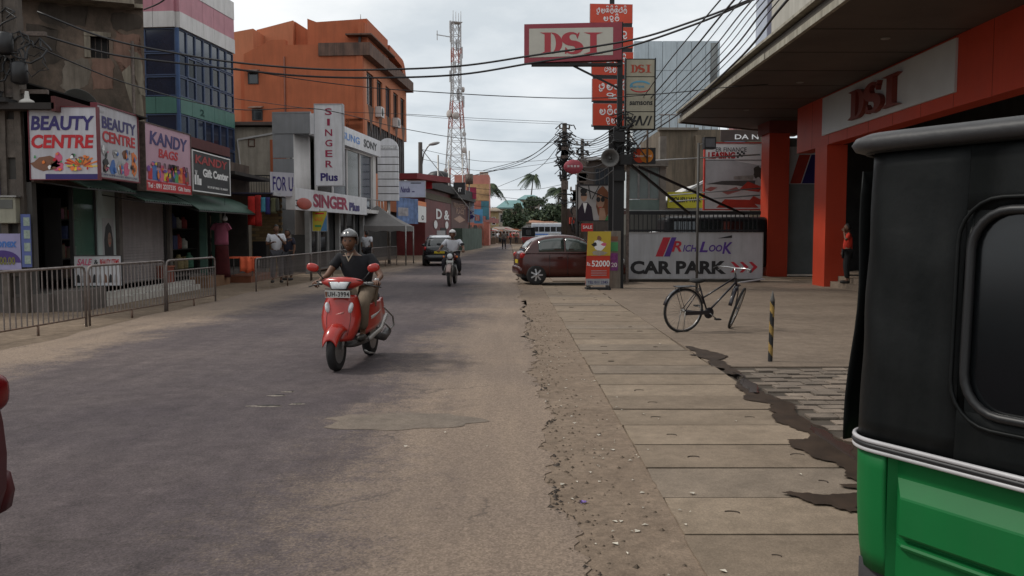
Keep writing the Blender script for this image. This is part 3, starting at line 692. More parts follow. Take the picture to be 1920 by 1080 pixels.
# green awnings
awn = mt('green corrugated awning', (.035,.075,.055), .6, .3)
def awning(label, ya, yb, xin, xout, zin, zout, rot=0):
    t = thing('awning', label, 'awning', (xin, ya, GZ), R(90)); L = yb-ya; n = int(L/.13); m = MB()
    def fn(u, v):
        x = u*L; q = v; y = -(xout-xin)*q; z = zin + (zout-zin)*q**1.7 + .02*math.cos(u*n*2*math.pi)
        return (x, y, z)
    m.shell(fn, n*4, 4, .01, smooth=True); m.build('sheet', awn, t)
    m = MB(); m.bar((0,-(xout-xin),zout-.02),(L,-(xout-xin),zout-.02),.03)
    for x in (.05, L/2, L-.05): m.bar((x,0,zin-.15),(x,-(xout-xin),zout-.03),.025)
    m.build('awning_frame', frame_b, t); return t
awning('green ribbed awning under the two beauty centre boards', 17.0, 19.2, FX, -8.42, 2.72, 2.46)
awning('green ribbed awning under the pink handbag board', 19.35, 22.2, FX, -8.30, 2.58, 2.28)
awning('rounded green awning under the black gift centre board', 22.3, 27.6, FX, -8.15, 2.66, 2.15)
t = thing('awning', 'thin dark sheet awning with white edge left of the singer board', 'awning', (0,0,GZ)); a = V(466, 360, 28.2)
m = MB(); m.box(-9.3, -7.75, 27.8, 31.5, 2.82, 2.86); m.build('sheet', mt('dark blue sheet', (.05,.05,.09)), t); solid('edge_trim', mt('pale edge', (.4,.4,.42)), t, -7.75, -7.71, 27.8, 31.5, 2.76, 2.88)

# ---- blue glass building
Yb = 34.0; P0 = V(333, 100, Yb); angb = math.atan2(1, .105)
Lb = along((P0.x, P0.y), angb, 440)
bb = thing('glass_office', 'blue glazed corner building with white and pink cladding bands', 'building', (P0.x, P0.y, GZ), angb)
zz = lambda py: zat(py, Yb, 333) - GZ
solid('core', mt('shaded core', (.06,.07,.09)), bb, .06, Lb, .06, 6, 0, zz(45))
D_ = 2.6
def band(y0, y1, mat, nm, off=.0):
    m = MB(); za, zb = zz(y1), zz(y0); n = 5
    for i in range(n): m = MB(); m.box(Lb*i/n+.008, Lb*(i+1)/n-.008, -off, .06, za, zb); m.build(nm, mat, bb)
    for i in range(3): m = MB(); m.box(-off, .06, .062+(D_)*i/3+.008, .062+D_*(i+1)/3-.008, za, zb); m.build(nm, mat, bb)
band(-60, -22, clad, 'white_panel', .12); band(-21.5, 21, pinkc, 'pink_panel', .10); band(21.5, 51, clad, 'white_panel', .13); band(181, 212, greenc, 'green_panel', .05)
rows = [(52, 97), (98, 141), (142, 180), (213, 262), (263, 310), (311, 360)]
for ri, (ya, yb2) in enumerate(rows):
    for i in range(7):
        x0 = Lb*i/7; o = 0
        if (ri, i) in ((1, 1), (1, 4)):
            wz = window(bb, x0+.01, x0+Lb/7-.01, -.02, zz(yb2)+.02, zz(ya)-.02, wind, alu, .07)
            continue
        window(bb, x0+.004, x0+Lb/7-.004, 0, zz(yb2)+.003, zz(ya)-.003, winb2 if (ri == 0) else winb, alu, .045, .06)
    for i in range(2):
        y0 = .062+D_*i/2; window(bb, y0+.004, y0+D_/2-.004, 0, zz(yb2)+.003, zz(ya)-.003, wind if i else winb, alu, .05, .06, face='x')
solid('corner_post', mt('bright blue post', (.045,.085,.19)), bb, -.05, .06, -.05, .06, 0, zz(52))
T(bb, '2', 1.7, 2.05, zz(206), zz(193), mt('dark green', (.01,.05,.04)), .04, y=-.06)

# ---- beige building between
Yg = 40; a = V(440, 240, Yg); b = V(512, 240, Yg)
be = thing('beige_building', 'plain beige two storey building left of the singer shop', 'building', (a.x-2, Yg, GZ)); wd = b.x-a.x+2.6
zc = lambda py: zat(py, Yg, 470)-GZ
solid('wall', cream, be, 0, wd, 0, 6, 0, zc(238)); m = MB(); m.box(0,wd,-.35,6,zc(236),zc(230)); m.build('roof', mt('grey brown roof', (.12,.09,.08)), be)
x0 = V(466, 270, Yg).x-(a.x-2); window(be, x0, x0+.3, -.01, zc(275), zc(261), wind, mt('brown frame', (.10,.035,.02)), .03)
m = MB(); m.bar((x0-.5,-.05,zc(262)),(wd,-.05,zc(246)),.04,.08); m.bar((x0-.5,-.05,zc(262)),(x0-.3,-.05,zc(345)),.04,.1); m.build('trim', clad, be)
solid('corner_strip', orw, be, wd-.75, wd, -.03, 0, 0, zc(262))
m = MB(); zr = zc(362)
for k in range(22): m.tube([(x0-1.2+k*.12, -.5, zr), (x0-1.2+k*.12, -.5, zr+.75)], .012, 5)
m.bar((x0-1.3,-.5,zr+.78),(x0+1.6,-.5,zr+.78),.05); m.build('railing', frame_b, be, kind='stuff')
solid('balcony', cream, be, x0-1.4, x0+1.7, -.55, 0, zr-.15, zr)

# ---- orange building
Yc = 48; P0 = V(680, 150, Yc); ango = math.atan2(1, .072); Lo = along((P0.x, P0.y), ango, 762, 150)
og = thing('orange_building', 'tall burnt orange rendered building with a slanted cement band', 'building', (P0.x, P0.y, GZ), ango)
zo = lambda py: zat(py, Yc, 680)-GZ
# camera facing wall is local x=0 ; y grows to the left in the picture
def yo(px, py=150, Y=Yc): return (P0.x - V(px, py, Y).x) * 1.0
def xprism(m, poly, x0, x1):     # poly in y,z extruded along x
    n = len(poly); vs = [(x0, y, z) for y, z in poly] + [(x1, y, z) for y, z in poly]
    m.add(vs, [tuple(range(n-1,-1,-1)), tuple(range(n, 2*n))] + [(i,(i+1)%n,n+(i+1)%n,n+i) for i in range(n)])
ztop = zo(104)
def yz(pts): return [(yo(px), zo(py)) for px, py in pts]
m = MB(); xprism(m, yz([(452,98),(505,72),(533,72),(533,82),(597,82),(597,104),(680,104)]) + [(0,0),(yo(452),0)], 0, .4)
m.build('wall', orw, og)
m = MB(); xprism(m, [(1.02,0),(yo(440),0),(yo(440),ztop-.2),(1.02,ztop-.2)], .4, Lo*.98); m.build('rear_mass', orw, og)
m = MB(); xprism(m, yz([(440,28),(515,10),(515,82),(440,82)]) , 3.0, 9.0); xprism(m, [(yo(515),0),(yo(395),0),(yo(395),zo(40)),(yo(440),zo(28)),(yo(515),zo(10))], 3.0, 8.9) if False else None
m.build('stair_tower', orl, og)
m = MB(); xprism(m, yz([(394,50),(456,40),(456,330),(394,330)]), 1.2, 2.98); m.build('side_wing', orl, og)
m = MB(); xprism(m, yz([(516,10),(556,36),(556,82),(516,82)]), 3.3, 8.0); m.build('roof_wall', orw, og)
m = MB(); xprism(m, yz([(560,20),(578,27),(677,22),(677,80),(560,80)]), 1.5, 7.0); m.build('roof_block', orw, og)
# street side: cement band, walls with openings
def so(px, py=200): return along((P0.x, P0.y), ango, px, py)
zb0, zb1 = zo(104), zo(80)
m = MB(); m.box(-.12, Lo+.25, -.45, .1, zb0, zb1); m.box(-.12, .1, .1, yo(597), zb0, zb1); m.build('cement_band', ledge, og)
# top storey behind the band
zt0, zt1 = zb1, zo(42)
m = MB(); m.box(5.6, Lo, .5, 4, zt0, zt1-.2); m.build('wall', orw, og)
m = MB(); n = 8; pts = [(Lo-.02, zt0)] + [(Lo-1.4+1.38*math.cos(R(a_)), zt1-1.4+1.6*math.sin(R(a_))) for a_ in range(0, 91, 15)] + [(Lo-5.4, zt1+.3), (Lo-5.4, zt1-.1), (Lo-1.6, zt1-.3), (Lo-.5, zt1-1.4), (Lo-.5, zt0)]
m.prism(pts, .0, .5); m.build('curved_parapet', orw, og)
m = MB(); m.box(1.0, Lo-5.4, .1, .5, zt1-.35, zt1+.25); m.build('parapet', orw, og); solid('roof_slab', ledge, og, .9, Lo-5.2, -.3, 1.2, zt1-.45, zt1-.37)
for i, (a_, b_2) in enumerate(((1.2,3.1),(3.2,5.1),(5.2,7.0),(7.2,9.2),(9.4,11.6))):
    window(og, a_, b_2, .42, zt0+.05, zt1-.5, winb2 if i % 2 else wind, frame_b, .08, .1, nx=2)
zw1, zw0 = zo(126), zo(190)
floors = [(zw0, zw1)]
m = MB(); m.box(0, Lo, .02, .35, zo(222), zw0); m.box(0, Lo, .02, .35, zw1, zb0)
op = [(1.0, 2.7), (3.5, 5.0), (5.9, 7.4), (8.2, 9.7), (10.5, 12.0)]
xs = 0
for a_, b_2 in op: m.box(xs, a_, .02, .35, zw0, zw1); xs = b_2
m.box(xs, Lo, .02, .35, zw0, zw1); m.build('wall', orl, og)
m = MB(); m.box(-.06, .02, -.02, .35, zo(222), zb0-.01); m.build('corner_strip', orw, og)
for a_, b_2 in op:
    window(og, a_+.01, b_2-.01, .15, zw0+.01, zw1-.01, wind if a_ != 5.9 else winb2, frame_b, .08, .1, nx=2)
    flat(og, [(a_+.2, zw0), (b_2, zw0), ((a_+b_2)/2+.1, zw0-1.5)], ledge, 'damp_stain', y=.018, th=.004)
m = MB(); 
zg1, zg0 = zo(222), zo(318)
m.box(0, Lo, .8, 1.0, zg0, zg1); m.build('back_wall', dark, og)
m = MB(); xs = 1.1
while xs < Lo-.3: m.box(xs, xs+.16, .05, .25, zg0, zg1); xs += .62
m.build('louvre', mt('louvre dark', (.10,.09,.09)), og, kind='stuff')
m = MB(); xs = 1.1
while xs < Lo-.9: m.bar((xs, .12, zg1-.1), (xs+.6, .12, zg1-.85), .07); xs += .62
m.build('brace', mt('louvre dark', (.10,.09,.09)), og, kind='stuff')
m = MB(); m.box(0, 1.0, .02, .8, zg0, zg1); m.box(0, Lo, .02, .4, 2.9, zg0); m.build('wall', orl, og)
m = MB(); m.box(0, Lo, .3, .5, 0, 2.9); m.build('shopfront', dark, og)
m = MB(); m.bar((Lo-1,-.9,zo(352)-.2),(Lo+8,-.9,zo(372)-.3),1.4,.12); m.build('canopy', mt('brown canopy', (.16,.07,.04)), og)
for (pxa, pya, sz) in ((470,143,.38),(478,212,.36)):
    yy = yo(pxa, pya); z_ = zo(pya)
    window(og, yy-.3, yy+.3, -.03, z_-.35, z_+.3, wind, frame_b, .05, .1, face='x')
    m = MB(); m.bar((-.05, yy, z_+.42), (-.5, yy, z_+.28), .75, .04); m.build('hood', ledge, og)
m = MB(); m.tube([(-.04, yo(531), 3), (-.04, yo(531), ztop)], .05, 6); m.build('drainpipe', mt('brown pipe', (.16,.05,.03)), og)
for k_, (aa, zz_) in enumerate(((3.0, zo(205)), (7.8, zo(206)))):
    m = MB(); m.box(aa, aa+.85, -.35, -.0, zz_, zz_+.6); u_ = m.build('air_conditioner', clad, og); m = MB(); m.lathe([(.05,-.37),(.24,-.36),(.24,-.352)], (aa+.35, 0, zz_+.3), 'y', 16); m.build('fan_grille', frame_b, u_)
m = MB(); m.tube([(1.6, yo(664), zo(22)), (1.6, yo(664), zo(13))], .02, 5); m.build('lightning_rod', steel, og)

# ---- singer shop
Ys = 32; P0 = V(582, 230, Ys); angs = math.atan2(1, .10)
Ls = along((P0.x, P0.y), angs, 706, 260)
si = thing('appliance_shop', 'white and grey panelled showroom with tall upper windows', 'building', (P0.x, P0.y, GZ), angs)
zs = lambda py: zat(py, Ys, 582)-GZ
w1 = P0.x - V(508, 230, Ys).x
def seg_panel(name, mat, x0, x1, y0, y1, z0, z1): return solid(name, mat, si, x0, x1, y0, y1, z0, z1)
seg_panel('fascia_panel', greyclad, -.02, .1, 0, w1, zs(250), zs(213)); seg_panel('fascia_panel', mt('grey composite panel',(.2,.2,.2)), -.015, .1, w1*.0+.0, w1, zs(213)+.01, zs(209))
for i, (ya, yb2) in enumerate(((251, 296), (297, 345), (346, 392), (393, 440))):
    seg_panel('wall_panel', greyclad, 0, .12, w1*.45, w1, zs(yb2)+.012, zs(ya))
m = MB()
m.shell(lambda u, v: (.75*math.sin(u*math.pi/2)*.8, w1*.45 - .42*(1-math.cos(u*math.pi/2))-.0, zs(440)+(zs(251)-zs(440))*v), 8, 1, .05); m.build('curved_panel', clad, si)
solid('core', mt('dim interior', (.08,.08,.08)), si, 1.8, Ls, .9, w1, 0, zs(215)); solid('floor_slab', greyclad, si, .12, Ls, .1, w1, zs(392)-.05, zs(384))
solid('roof', greyclad, si, .12, Ls, .1, w1, zs(252), zs(248))
# upper fascia on the street side with brand words
f0, f1 = zs(252), zs(213)
solid('sign_band', white, si, -.05, Ls+.15, -.16, 0, f0, f1)
T(si, 'SAMSUNG', 1.7, Ls*.63, f0+.22, f1-.24, mt('light blue print', (.16,.30,.62)), .03, y=-.166); T(si, 'SONY', Ls*.70, Ls*.94, f0+.2, f1-.2, blackp, .04, y=-.166)
g_ = clear('showroom glass', (.35,.40,.40), .45); g_.node_tree.nodes['Principled BSDF'].inputs['Roughness'].default_value = .03
for i in range(4):
    window(si, .9+i*(Ls-1.5)/4, .9+(i+1)*(Ls-1.5)/4-.01, .12, zs(384), zs(253), wind if i in (0,2) else winb2, clad, .06, .06)
solid('corner_pier', clad, si, Ls-.55, Ls, .05, .5, zs(384), zs(253))
m = MB(); m.box(.3, Ls, -.3, .1, zs(392), zs(384)); m.build('ledge', clad, si)
m = MB(); m.tube([(.3,-.28,zs(360)),(Ls,-.28,zs(360))], .02, 6)
for k in range(7): m.tube([(.3+k*Ls/7,-.28,zs(384)),(.3+k*Ls/7,-.28,zs(360))], .015, 5)
m.build('railing', steel, si)
for i in range(6):
    window(si, .3+i*1.25, .3+(i+1)*1.25-.06, .3, .1, 2.6, wind, mt('pale frame', (.22,.22,.22)), .07, .08, name='shop_window')
for i in range(3): solid('column', mt('pale column', (.30,.30,.30)), si, .0+i*3.7, .22+i*3.7, .1, .28, 0, zs(392)-.06)
# main sign board
a = OL(552, 372, 0, 0) if False else V(552, 372, 29.0); b = V(688, 388, 38.1)
za, zb = V(552, 393, 29.0).z, V(552, 351, 29.0).z
t, L, h = board('shop_sign', 'long white singer plus board with maroon letters and red oval logo', 'sign', (a.x, a.y), (b.x, b.y), za, zb, white, None, .25)
mar = mt('maroon print', (.30,.015,.06), .5, .2)
T(t, 'SINGER', L*.21, L*.68, h*.18, h*.84, mar, .05, sp=.95); T(t, 'Plus', L*.70, L*.87, h*.16, h*.62, navy, .08)
m = MB(); m.M = Matrix.Translation((L*.105, -.01, h*.30)); m.ell((0,0,0), (L*.085, .05, h*.27), nu=24, nv=10); m.build('oval_logo', mt('brick red logo', (.36,.06,.04), .5), t)
for z_ in (.42, .18): flat(t, rect(.1, L*.05, h*z_-.02, h*z_+.02), blackp, 'stripe')
m = MB(); m.prism([(-.05, 0), (-.05, h), (0, h), (0, 0)], -.04, .28); m.build('end_cap', clad, t)
# vertical sign
t, L, h = bsign('hanging_sign', 'tall pale vertical singer plus sign standing out from the showroom', 'sign', 591, 642, 31.4, 31.4, 196, 347, white, mt('pale edge'), fw=.03, th=.28)
for i, ch in enumerate('SINGER'):
    z_ = h*(.87-.13*i); wd_ = .13 if ch != 'I' else .05
    T(t, ch, L*.5-wd_, L*.5+wd_, z_, z_+h*.085, redp if False else mar, .02)
T(t, 'Plus', L*.18, L*.82, h*.05, h*.15, navy, .05)
# for u board
t, L, h = bsign('shop_sign', 'small white board hand lettered for u above the dark sheet awning', 'sign', 508, 551, 28.4, 29.0, 322, 367, mt('dirty white board', (.42,.41,.46), .6, .15), None, th=.05)
T(t, 'FOR U', L*.08, L*.96, h*.22, h*.82, navy, .01)
# totem sign with rounded top
a, b = V(708, 320, 42.5), V(747, 320, 42.5)
zt, zb_ = V(708, 252, 42.5).z, V(708, 377, 42.5).z; L = b.x-a.x; hh = zt-zb_-L*.45
t = thing('totem_sign', 'tall white round topped panel sign with blank slats beside the orange building', 'sign', (a.x, 42.5, zb_))
m = MB(); m.prism([(0,hh*.9),(L,hh*.9)] + [(L/2+L/2*math.cos(R(q)), hh*.9+L*.55*math.sin(R(q))) for q in range(0, 181, 15)], 0, .25); m.build('top_panel', white, t)
m2 = 7
for i in range(m2): solid('panel', white, t, 0, L, 0, .25, hh*.9*i/m2+.02, hh*.9*(i+1)/m2-.02)
solid('backing', blackp, t, .02, L-.02, .06, .2, 0, hh*.9)
flat(t, rect(L*.08, L*.92, hh*.91, hh*.97), greyp, 'stripe'); T(t, 'SUPERMART', L*.12, L*.88, hh*.92, hh*.96, whitep, .02, y=-.01)
m = MB(); m.tube([(L*.5,.12,0),(L*.5,.12,-zb_+GZ)], .08); m.build('post', steel, t)

# ---- other boards along the street (further)
lil = mt('pale lilac board', (.42,.44,.56), .5, .15, 2)
t, L, h = bsign('shop_sign', 'pale lilac board with a black scribbled emblem beyond the totem', 'sign', 748, 797, 47, 47, 340, 369, lil, mt('pale edge'), fw=.03)
T(t, 'Nanda', L*.06, L*.42, h*.28, h*.66, navy, .02, .3); flat(t, rect(L*.5,L*.6,h*.3,h*.36), navy); flat(t, rect(L*.45,L*.85,h*.86,h*.92), blackp)
t, L, h = bsign('shop_sign', 'large faded blue photo board under the lilac one', 'sign', 746, 784, 45.5, 48, 370, 419, mt('blue photo print', (.14,.22,.42), .5, .6, 2.5), None, th=.08)
flat(t, rect(0, L*.5, h*.3, h*.62), mt('grey photo', (.36,.34,.36), .6, .5, 3)); 
t, L, h = bsign('shop_sign', 'white board with orange head and a black ring', 'sign', 782, 799, 48, 51, 376, 416, whitep, None, th=.08)
flat(t, rect(0, L, h*.78, h), orangep); flat(t, disc(L*.6,h*.22,L*.14,h*.12), blackp); flat(t, disc(L*.6,h*.22,L*.07,h*.06), whitep, y=-.009)
# brown food shops
Yd = 58; a = V(797, 420, Yd)
dr = mt('dark red shopfront', (.14,.022,.022), .6, .35, 1)
bp = thing('red_shop', 'dark red painted shop with round white emblems far along the left side', 'building', (a.x, a.y, GZ), math.atan2(1, .085))
Ld = along((a.x, a.y), math.atan2(1,.085), 845, 420); zd = lambda py: zat(py, Yd, 797)-GZ
solid('front', dr, bp, 0, Ld, 0, 5, 0, zd(352)); solid('parapet', mt('sooty black', (.03,.028,.028)), bp, -.3, Ld+.2, -.4, .5, zd(352)+.01, zd(336))
solid('brown_band', mt('brown band', (.10,.08,.05)), bp, 0, Ld, -.06, 0, zd(372), zd(360))
T(bp, 'D &', Ld*.38, Ld*.92, zd(409), zd(388), whitep, .04, y=-.03)
for i in (.35, .8): flat(bp, disc(Ld*i, zd(420), .75, .3), whitep, 'emblem', y=-.05)
flat(bp, rect(Ld*.4, Ld*.75, zd(452), zd(432)), greyp, 'poster', y=-.02)
solid('doorway', dark, bp, Ld*.55, Ld*.8, -.02, 0, 0, 1.9)
a2 = V(846, 420, 70); Ld2 = along((a2.x, a2.y), math.atan2(1,.085), 878, 420); ze = lambda py: zat(py, 70, 846)-GZ
bq = thing('brown_shop', 'brown shop with a pale diamond emblem under a black water tank', 'building', (a2.x, a2.y, GZ), math.atan2(1,.085))
solid('front', mt('brown shopfront', (.10,.030,.022), .6, .3), bq, 0, Ld2, 0, 5, 0, ze(372)); solid('roof_edge', mt('sooty black', (.03,.028,.028)), bq, -1, Ld2, -.7, .5, ze(372)+.01, ze(352))
tn = mt('tan print', (.42,.25,.18), .6); T(bq, 'PRINTERS', Ld2*.12, Ld2*.8, ze(388), ze(378), tn, .03, y=-.03); T(bq, 'PLACE', Ld2*.25, Ld2*.7, ze(399), ze(389), tn, .03, y=-.03)
flat(bq, [(Ld2*.45, ze(417)), (Ld2*.8, ze(410)), (Ld2*.45, ze(402)), (Ld2*.12, ze(410))], tn, 'emblem', y=-.02)
m = MB(); m.lathe([(.9,0),(1.0,.1),(1.0,1.1),(.7,1.35),(.3,1.45)], (1.2,1.2,ze(352)), n=16); m.build('water_tank', black, bq)
solid('green_front', mt('dull green shop', (.07,.10,.08), .8, .4, 1), bq, .1, Ld2*1.3, -.9, -.1, 0, ze(428))
a3 = V(875, 440, 84)
bs = thing('grey_green_shops', 'run of faded grey green shopfronts at the far end of the left side', 'building', (a3.x, a3.y, GZ), math.atan2(1,.06))
solid('front', mt('grey green front', (.14,.14,.11), .85, .4, 1, streak=.4), bs, 0, 30, 0, 5, 0, zat(425,84)-GZ)
for i in range(5): solid('doorway', dark if i % 2 else mt('rust door', (.16,.07,.05)), bs, 1+i*5.5, 4.5+i*5.5, -.03, 0, 0, 2.3)
solid('sign_strip', mt('red brown strip', (.25,.06,.05), .7, .6, 1.2), bs, 0, 30, -.9, -.8, 2.7, 3.3)
# red/pink building behind
Yp = 100; a = V(852, 360, Yp); b = V(917, 360, Yp)
pk = thing('salmon_building', 'salmon red and yellow advertising wall building below the mast', 'building', (a.x, Yp, GZ)); L = b.x-a.x; zp = lambda py: zat(py, Yp, 880)-GZ
solid('wall', mt('salmon print', (.50,.20,.16), .7, .25, .5), pk, 0, L, 0, 6, 0, zp(328)); solid('lower_wall', mt('orange yellow print', (.50,.30,.15), .7, .6, .8), pk, L*.35, L, -.1, 0, zp(376), zp(345))
solid('lower_wall', mt('salmon low', (.42,.14,.10), .7, .4, 1), pk, 0, L, -.06, 0, 0, zp(377))
solid('tank_plinth', cream, pk, L*.72, L*.96, 1, 3, zp(328), zp(321))
t, L, h = bsign('shop_sign', 'pale upright board with dark brush marks on the far left side', 'sign', 874, 889, 80, 80, 366, 417, lil, None, th=.15)
flat(t, blob(L*.55, h*.4, L*.3, h*.08, 16, .3, 3), navy); flat(t, blob(L*.6, h*.2, L*.3, h*.1, 16, .3, 4), navy); flat(t, blob(L*.5, h*.6, L*.2, h*.06, 16, .3, 4), greyp)
t, L, h = bsign('shop_sign', 'bright blue board on the far left side', 'sign', 889, 905, 88, 88, 392, 419, mt('sky blue board', (.09,.27,.46), .5, .3, 1), None, th=.15)
t, L, h = bsign('shop_sign', 'teal board behind a pole on the far left side', 'sign', 902, 917, 95, 95, 377, 412, mt('teal board', (.05,.17,.22), .5, .4, 1), None, th=.15)
t, L, h = bsign('shop_sign', 'dark crimson round board over the far pavement', 'sign', 876, 893, 78, 78, 351, 373, mt('crimson board', (.36,.03,.08), .5, .3), None, th=.15)
t, L, h = bsign('shop_sign', 'red banner on the roof of the dark red shop', 'sign', 796, 810, 56, 56, 331, 354, mt('red cloth', (.50,.02,.03), .6, .3), None, th=.1)
t, L, h = bsign('shop_sign', 'black angular board with white cup emblem on the roof of the brown shop', 'sign', 850, 872, 69, 69, 342, 364, blackp, None, th=.8)
T(t, 'HT', L*.25, L*.7, h*.2, h*.55, whitep, .05)
# maroon roof sheet
t = thing('roof_sheet', 'thin maroon roof sheet between totem and red shop', 'roof'); a = V(760, 330, 52); b = V(825, 344, 58)
m = MB(); m.bar((a.x, 52, a.z), (b.x, 58, b.z+.2), 1.5, .35); m.build('sheet', mt('maroon sheet', (.20,.03,.035), .7), t)

# ---- telecom mast
Yt = 130; c0 = V(856, 330, Yt); zt = V(849, 42, Yt).z
tw = thing('telecom_mast', 'tall red and white lattice telecom mast behind the salmon building', 'mast', (c0.x, Yt, GZ), R(20))
tred = mt('hazed mast red', (.34,.14,.12), .7); twht = mt('hazed mast white', (.42,.42,.43), .7)  # paints muted so the colour carries the haze of distance
def hw(z): return 2.0 - (2.0-.58)*min(1, z/(zt*.72)) if z < zt*.72 else .58
nb = 16; zs_ = [zt*(i/nb)**.93 for i in range(nb+1)]
for i in range(nb):
    z0, z1 = zs_[i], zs_[i+1]; a, b = hw(z0), hw(z1); mat = tred if i in (0,1,2,3,4,8,9,13) else twht; m = MB(); th = .10
    cs = [(-1,-1),(1,-1),(1,1),(-1,1)]
    for k in range(4):
        p, q = cs[k], cs[(k+1)%4]
        m.bar((p[0]*a, p[1]*a, z0), (p[0]*b, p[1]*b, z1), th*1.5)
        m.bar((p[0]*a, p[1]*a, z0), (q[0]*a, q[1]*a, z0), th*.7)
        m.bar((p[0]*a, p[1]*a, z0), (q[0]*b, q[1]*b, z1), th*.6); m.bar((q[0]*a, q[1]*a, z0), (p[0]*b, p[1]*b, z1), th*.6)
        mid = ((p[0]+q[0])/2, (p[1]+q[1])/2); zm = (z0+z1)/2; mw = (a+b)/2
        m.bar((p[0]*mw, p[1]*mw, zm), (q[0]*mw, q[1]*mw, zm), th*.45)
    m.build('lattice_section', mat, tw)
for i, (z_, ang, r_2) in enumerate(((.70,0,.42),(.585,200,.6),(.575,250,.55),(.50,20,.35),(.42,300,.45),(.33,140,.4),(.24,240,.5))):
    a = hw(z_*zt)+.45; m = MB(); q = R(ang); m.M = Matrix.Translation((a*math.cos(q), a*math.sin(q), z_*zt)) @ Matrix.Rotation(q, 4, 'Z')
    m.lathe([(r_2,-.1),(r_2,.1),(r_2*.8,.18)], axis='x', n=14); m.box(-.5,0,-.05,.05,-.05,.05); m.build('dish_antenna', mt('dish off white', (.42,.38,.36)), tw)
for i in range(10):
    q = R(36*i*1.7); z_ = zt*(.62+.037*i); a = hw(z_)+.35; m = MB(); m.box(a*math.cos(q)-.13, a*math.cos(q)+.13, a*math.sin(q)-.13, a*math.sin(q)+.13, z_, z_+1.7); m.build('panel_antenna', twht, tw)
m = MB()
for x, y_ in ((-.6,-.6),(.6,-.6),(.6,.6),(0,0)): m.tube([(x,y_,zt),(x,y_,zt+1.6)], .05, 5)
m.box(-.8,.8,-.8,.8,zt-.1,zt); m.build('top_platform', twht, tw); m = MB(); m.bar((-.6,0,zt-2.2),(-3.0,0,zt-2.0),.12); m.bar((-2.9,0,zt-2.8),(-2.9,0,zt-1.4),.1); m.build('side_aerial', twht, tw)

# ---- concrete lighting pole at the left kerb
a = V(789, 400, 62); zt = V(789, 266, 62).z
pl = thing('street_light', 'concrete street light pole with a swan neck lamp by the orange building', 'street light', (a.x, 62, GZ))
m = MB(); m.tube([(0,0,0),(0,0,zt)], [.2,.15], 10); m.build('pole', mt('dark pole', (.07,.06,.055)), pl)
m = MB(); m.tube([(0,0,zt-2.2),(.25,0,zt-.8),(.55,0,zt-.3),(.8,0,zt-.1)], .05, 6); m.build('arm', steel, pl)
m = MB(); m.M = Matrix.Translation((1.0,0,zt-.1)) @ Matrix.Rotation(R(-12),4,'Y'); m.ell((0,0,0),(.42,.16,.12)); m.build('lamp_head', mt('lamp grey', (.36,.36,.36)), pl)
m = MB(); m.bar((.1,0,zt-.5),(4.2,0,zt-5.6),.05); m.build('stay', steel, pl)
for i, (px, Y, top, bot) in enumerate(((822, 66, 290, 470), (842, 70, 300, 470), (868, 78, 288, 465), (880, 78, 282, 465), (906, 100, 398, 455))):
    a = V(px, 400, Y); z_ = V(px, top, Y).z
    t = thing('thin_pole', ['thin grey pole in front of the dark red shop', 'thin grey pole left of the brown shop emblem', 'thin grey pole at the left edge of the salmon wall', 'thin pole with a drum on top by the salmon wall', 'short far pole before the teal board'][i], 'pole', (a.x, Y, GZ))
    m = MB(); m.tube([(0,0,0),(0,0,z_)], .07, 6); m.build('shaft', steel, t)
    if i == 3: m = MB(); m.lathe([(.35,0),(.35,.9)], (0,0,z_-3), n=10); m.build('drum', rust, t)

# ---- thick concrete pole at the far left with meter box and posters
a = G(46, 583); pc = mt('old concrete pole', (.125,.105,.09), .95, .35, 4, bump=.4, streak=.5)
up = thing('utility_pole', 'thick slotted concrete utility pole at the left edge of the photo', 'utility pole', (a.x-.08, a.y, GZ), R(3))
m = MB(); hs = .235
for i in range(9):
    z0 = i*1.15; k = 1 - .045*i
    m.box(-hs*k, -hs*k*.42, -.16*k, .16*k, z0, z0+1.15); m.box(hs*k*.42, hs*k, -.16*k, .16*k, z0, z0+1.15)
    m.box(-hs*k*.42, hs*k*.42, -.10*k, .10*k, z0, z0+.3); m.box(-hs*k*.42, hs*k*.42, -.10*k, .10*k, z0+.72, z0+1.15)
m.build('shaft', pc, up)
m = MB(); zq = zat(150, a.y)
for z_ in (zq-.2, zq+.9, zq+1.8): m = MB(); m.bar((-.9,-.05,z_),(.7,-.05,z_),.08); m.build('cross_arm', rust, up)
rc = random.Random(12)
for j in range(14):
    m = MB(); z_ = zq + rc.uniform(-.5, 1.2); x_2 = rc.uniform(-.8,.6); pts = []
    for i in range(14): q = i/13*math.pi*2.4; pts.append((x_2 + rc.uniform(.1,.3)*math.cos(q)*1.1, -.22+.1*math.sin(q), z_ + rc.uniform(.1,.3)*math.sin(q)))
    m.tube(pts, rc.uniform(.010,.022), 5, smooth=True); m.build('cable_coil', black, up)
for j, (x_2, z_) in enumerate(((-.25,zq+.1),(.05,zq+.45),(-.5,zq+.8),(.3,zq-.1),(-.4,zq-.15))):
    m = MB(); m.lathe([(.08,0),(.15,.04),(.15,.38),(.09,.42)], (x_2,-.3,z_), n=10); m.build('splice_canister', black, up)
m = MB(); m.lathe([(.03,.24),(.05,.1),(.12,.06),(.15,0)], (.42,-.3,zat(196,a.y)), n=12); m.build('lamp_bell', mt('lamp white', (.5,.48,.45)), up)
t = thing('meter_box', 'cream metal meter box strapped to the concrete pole', 'meter box', (a.x-.12, a.y-.24, zat(419, a.y)), R(3))
o = solid('case', mt('cream metal', (.33,.32,.25), .6, .2, streak=.4), t, -.2, .2, -.09, .09, 0, .5); bevel(o, .015)
m = MB(); m.box(-.15,.15,-.10,-.09,.28,.45); m.build('window', mt('meter glass', (.10,.10,.09), .3), t); solid('top_lip', steel, t, -.24, .24, -.13, .09, .5, .53)
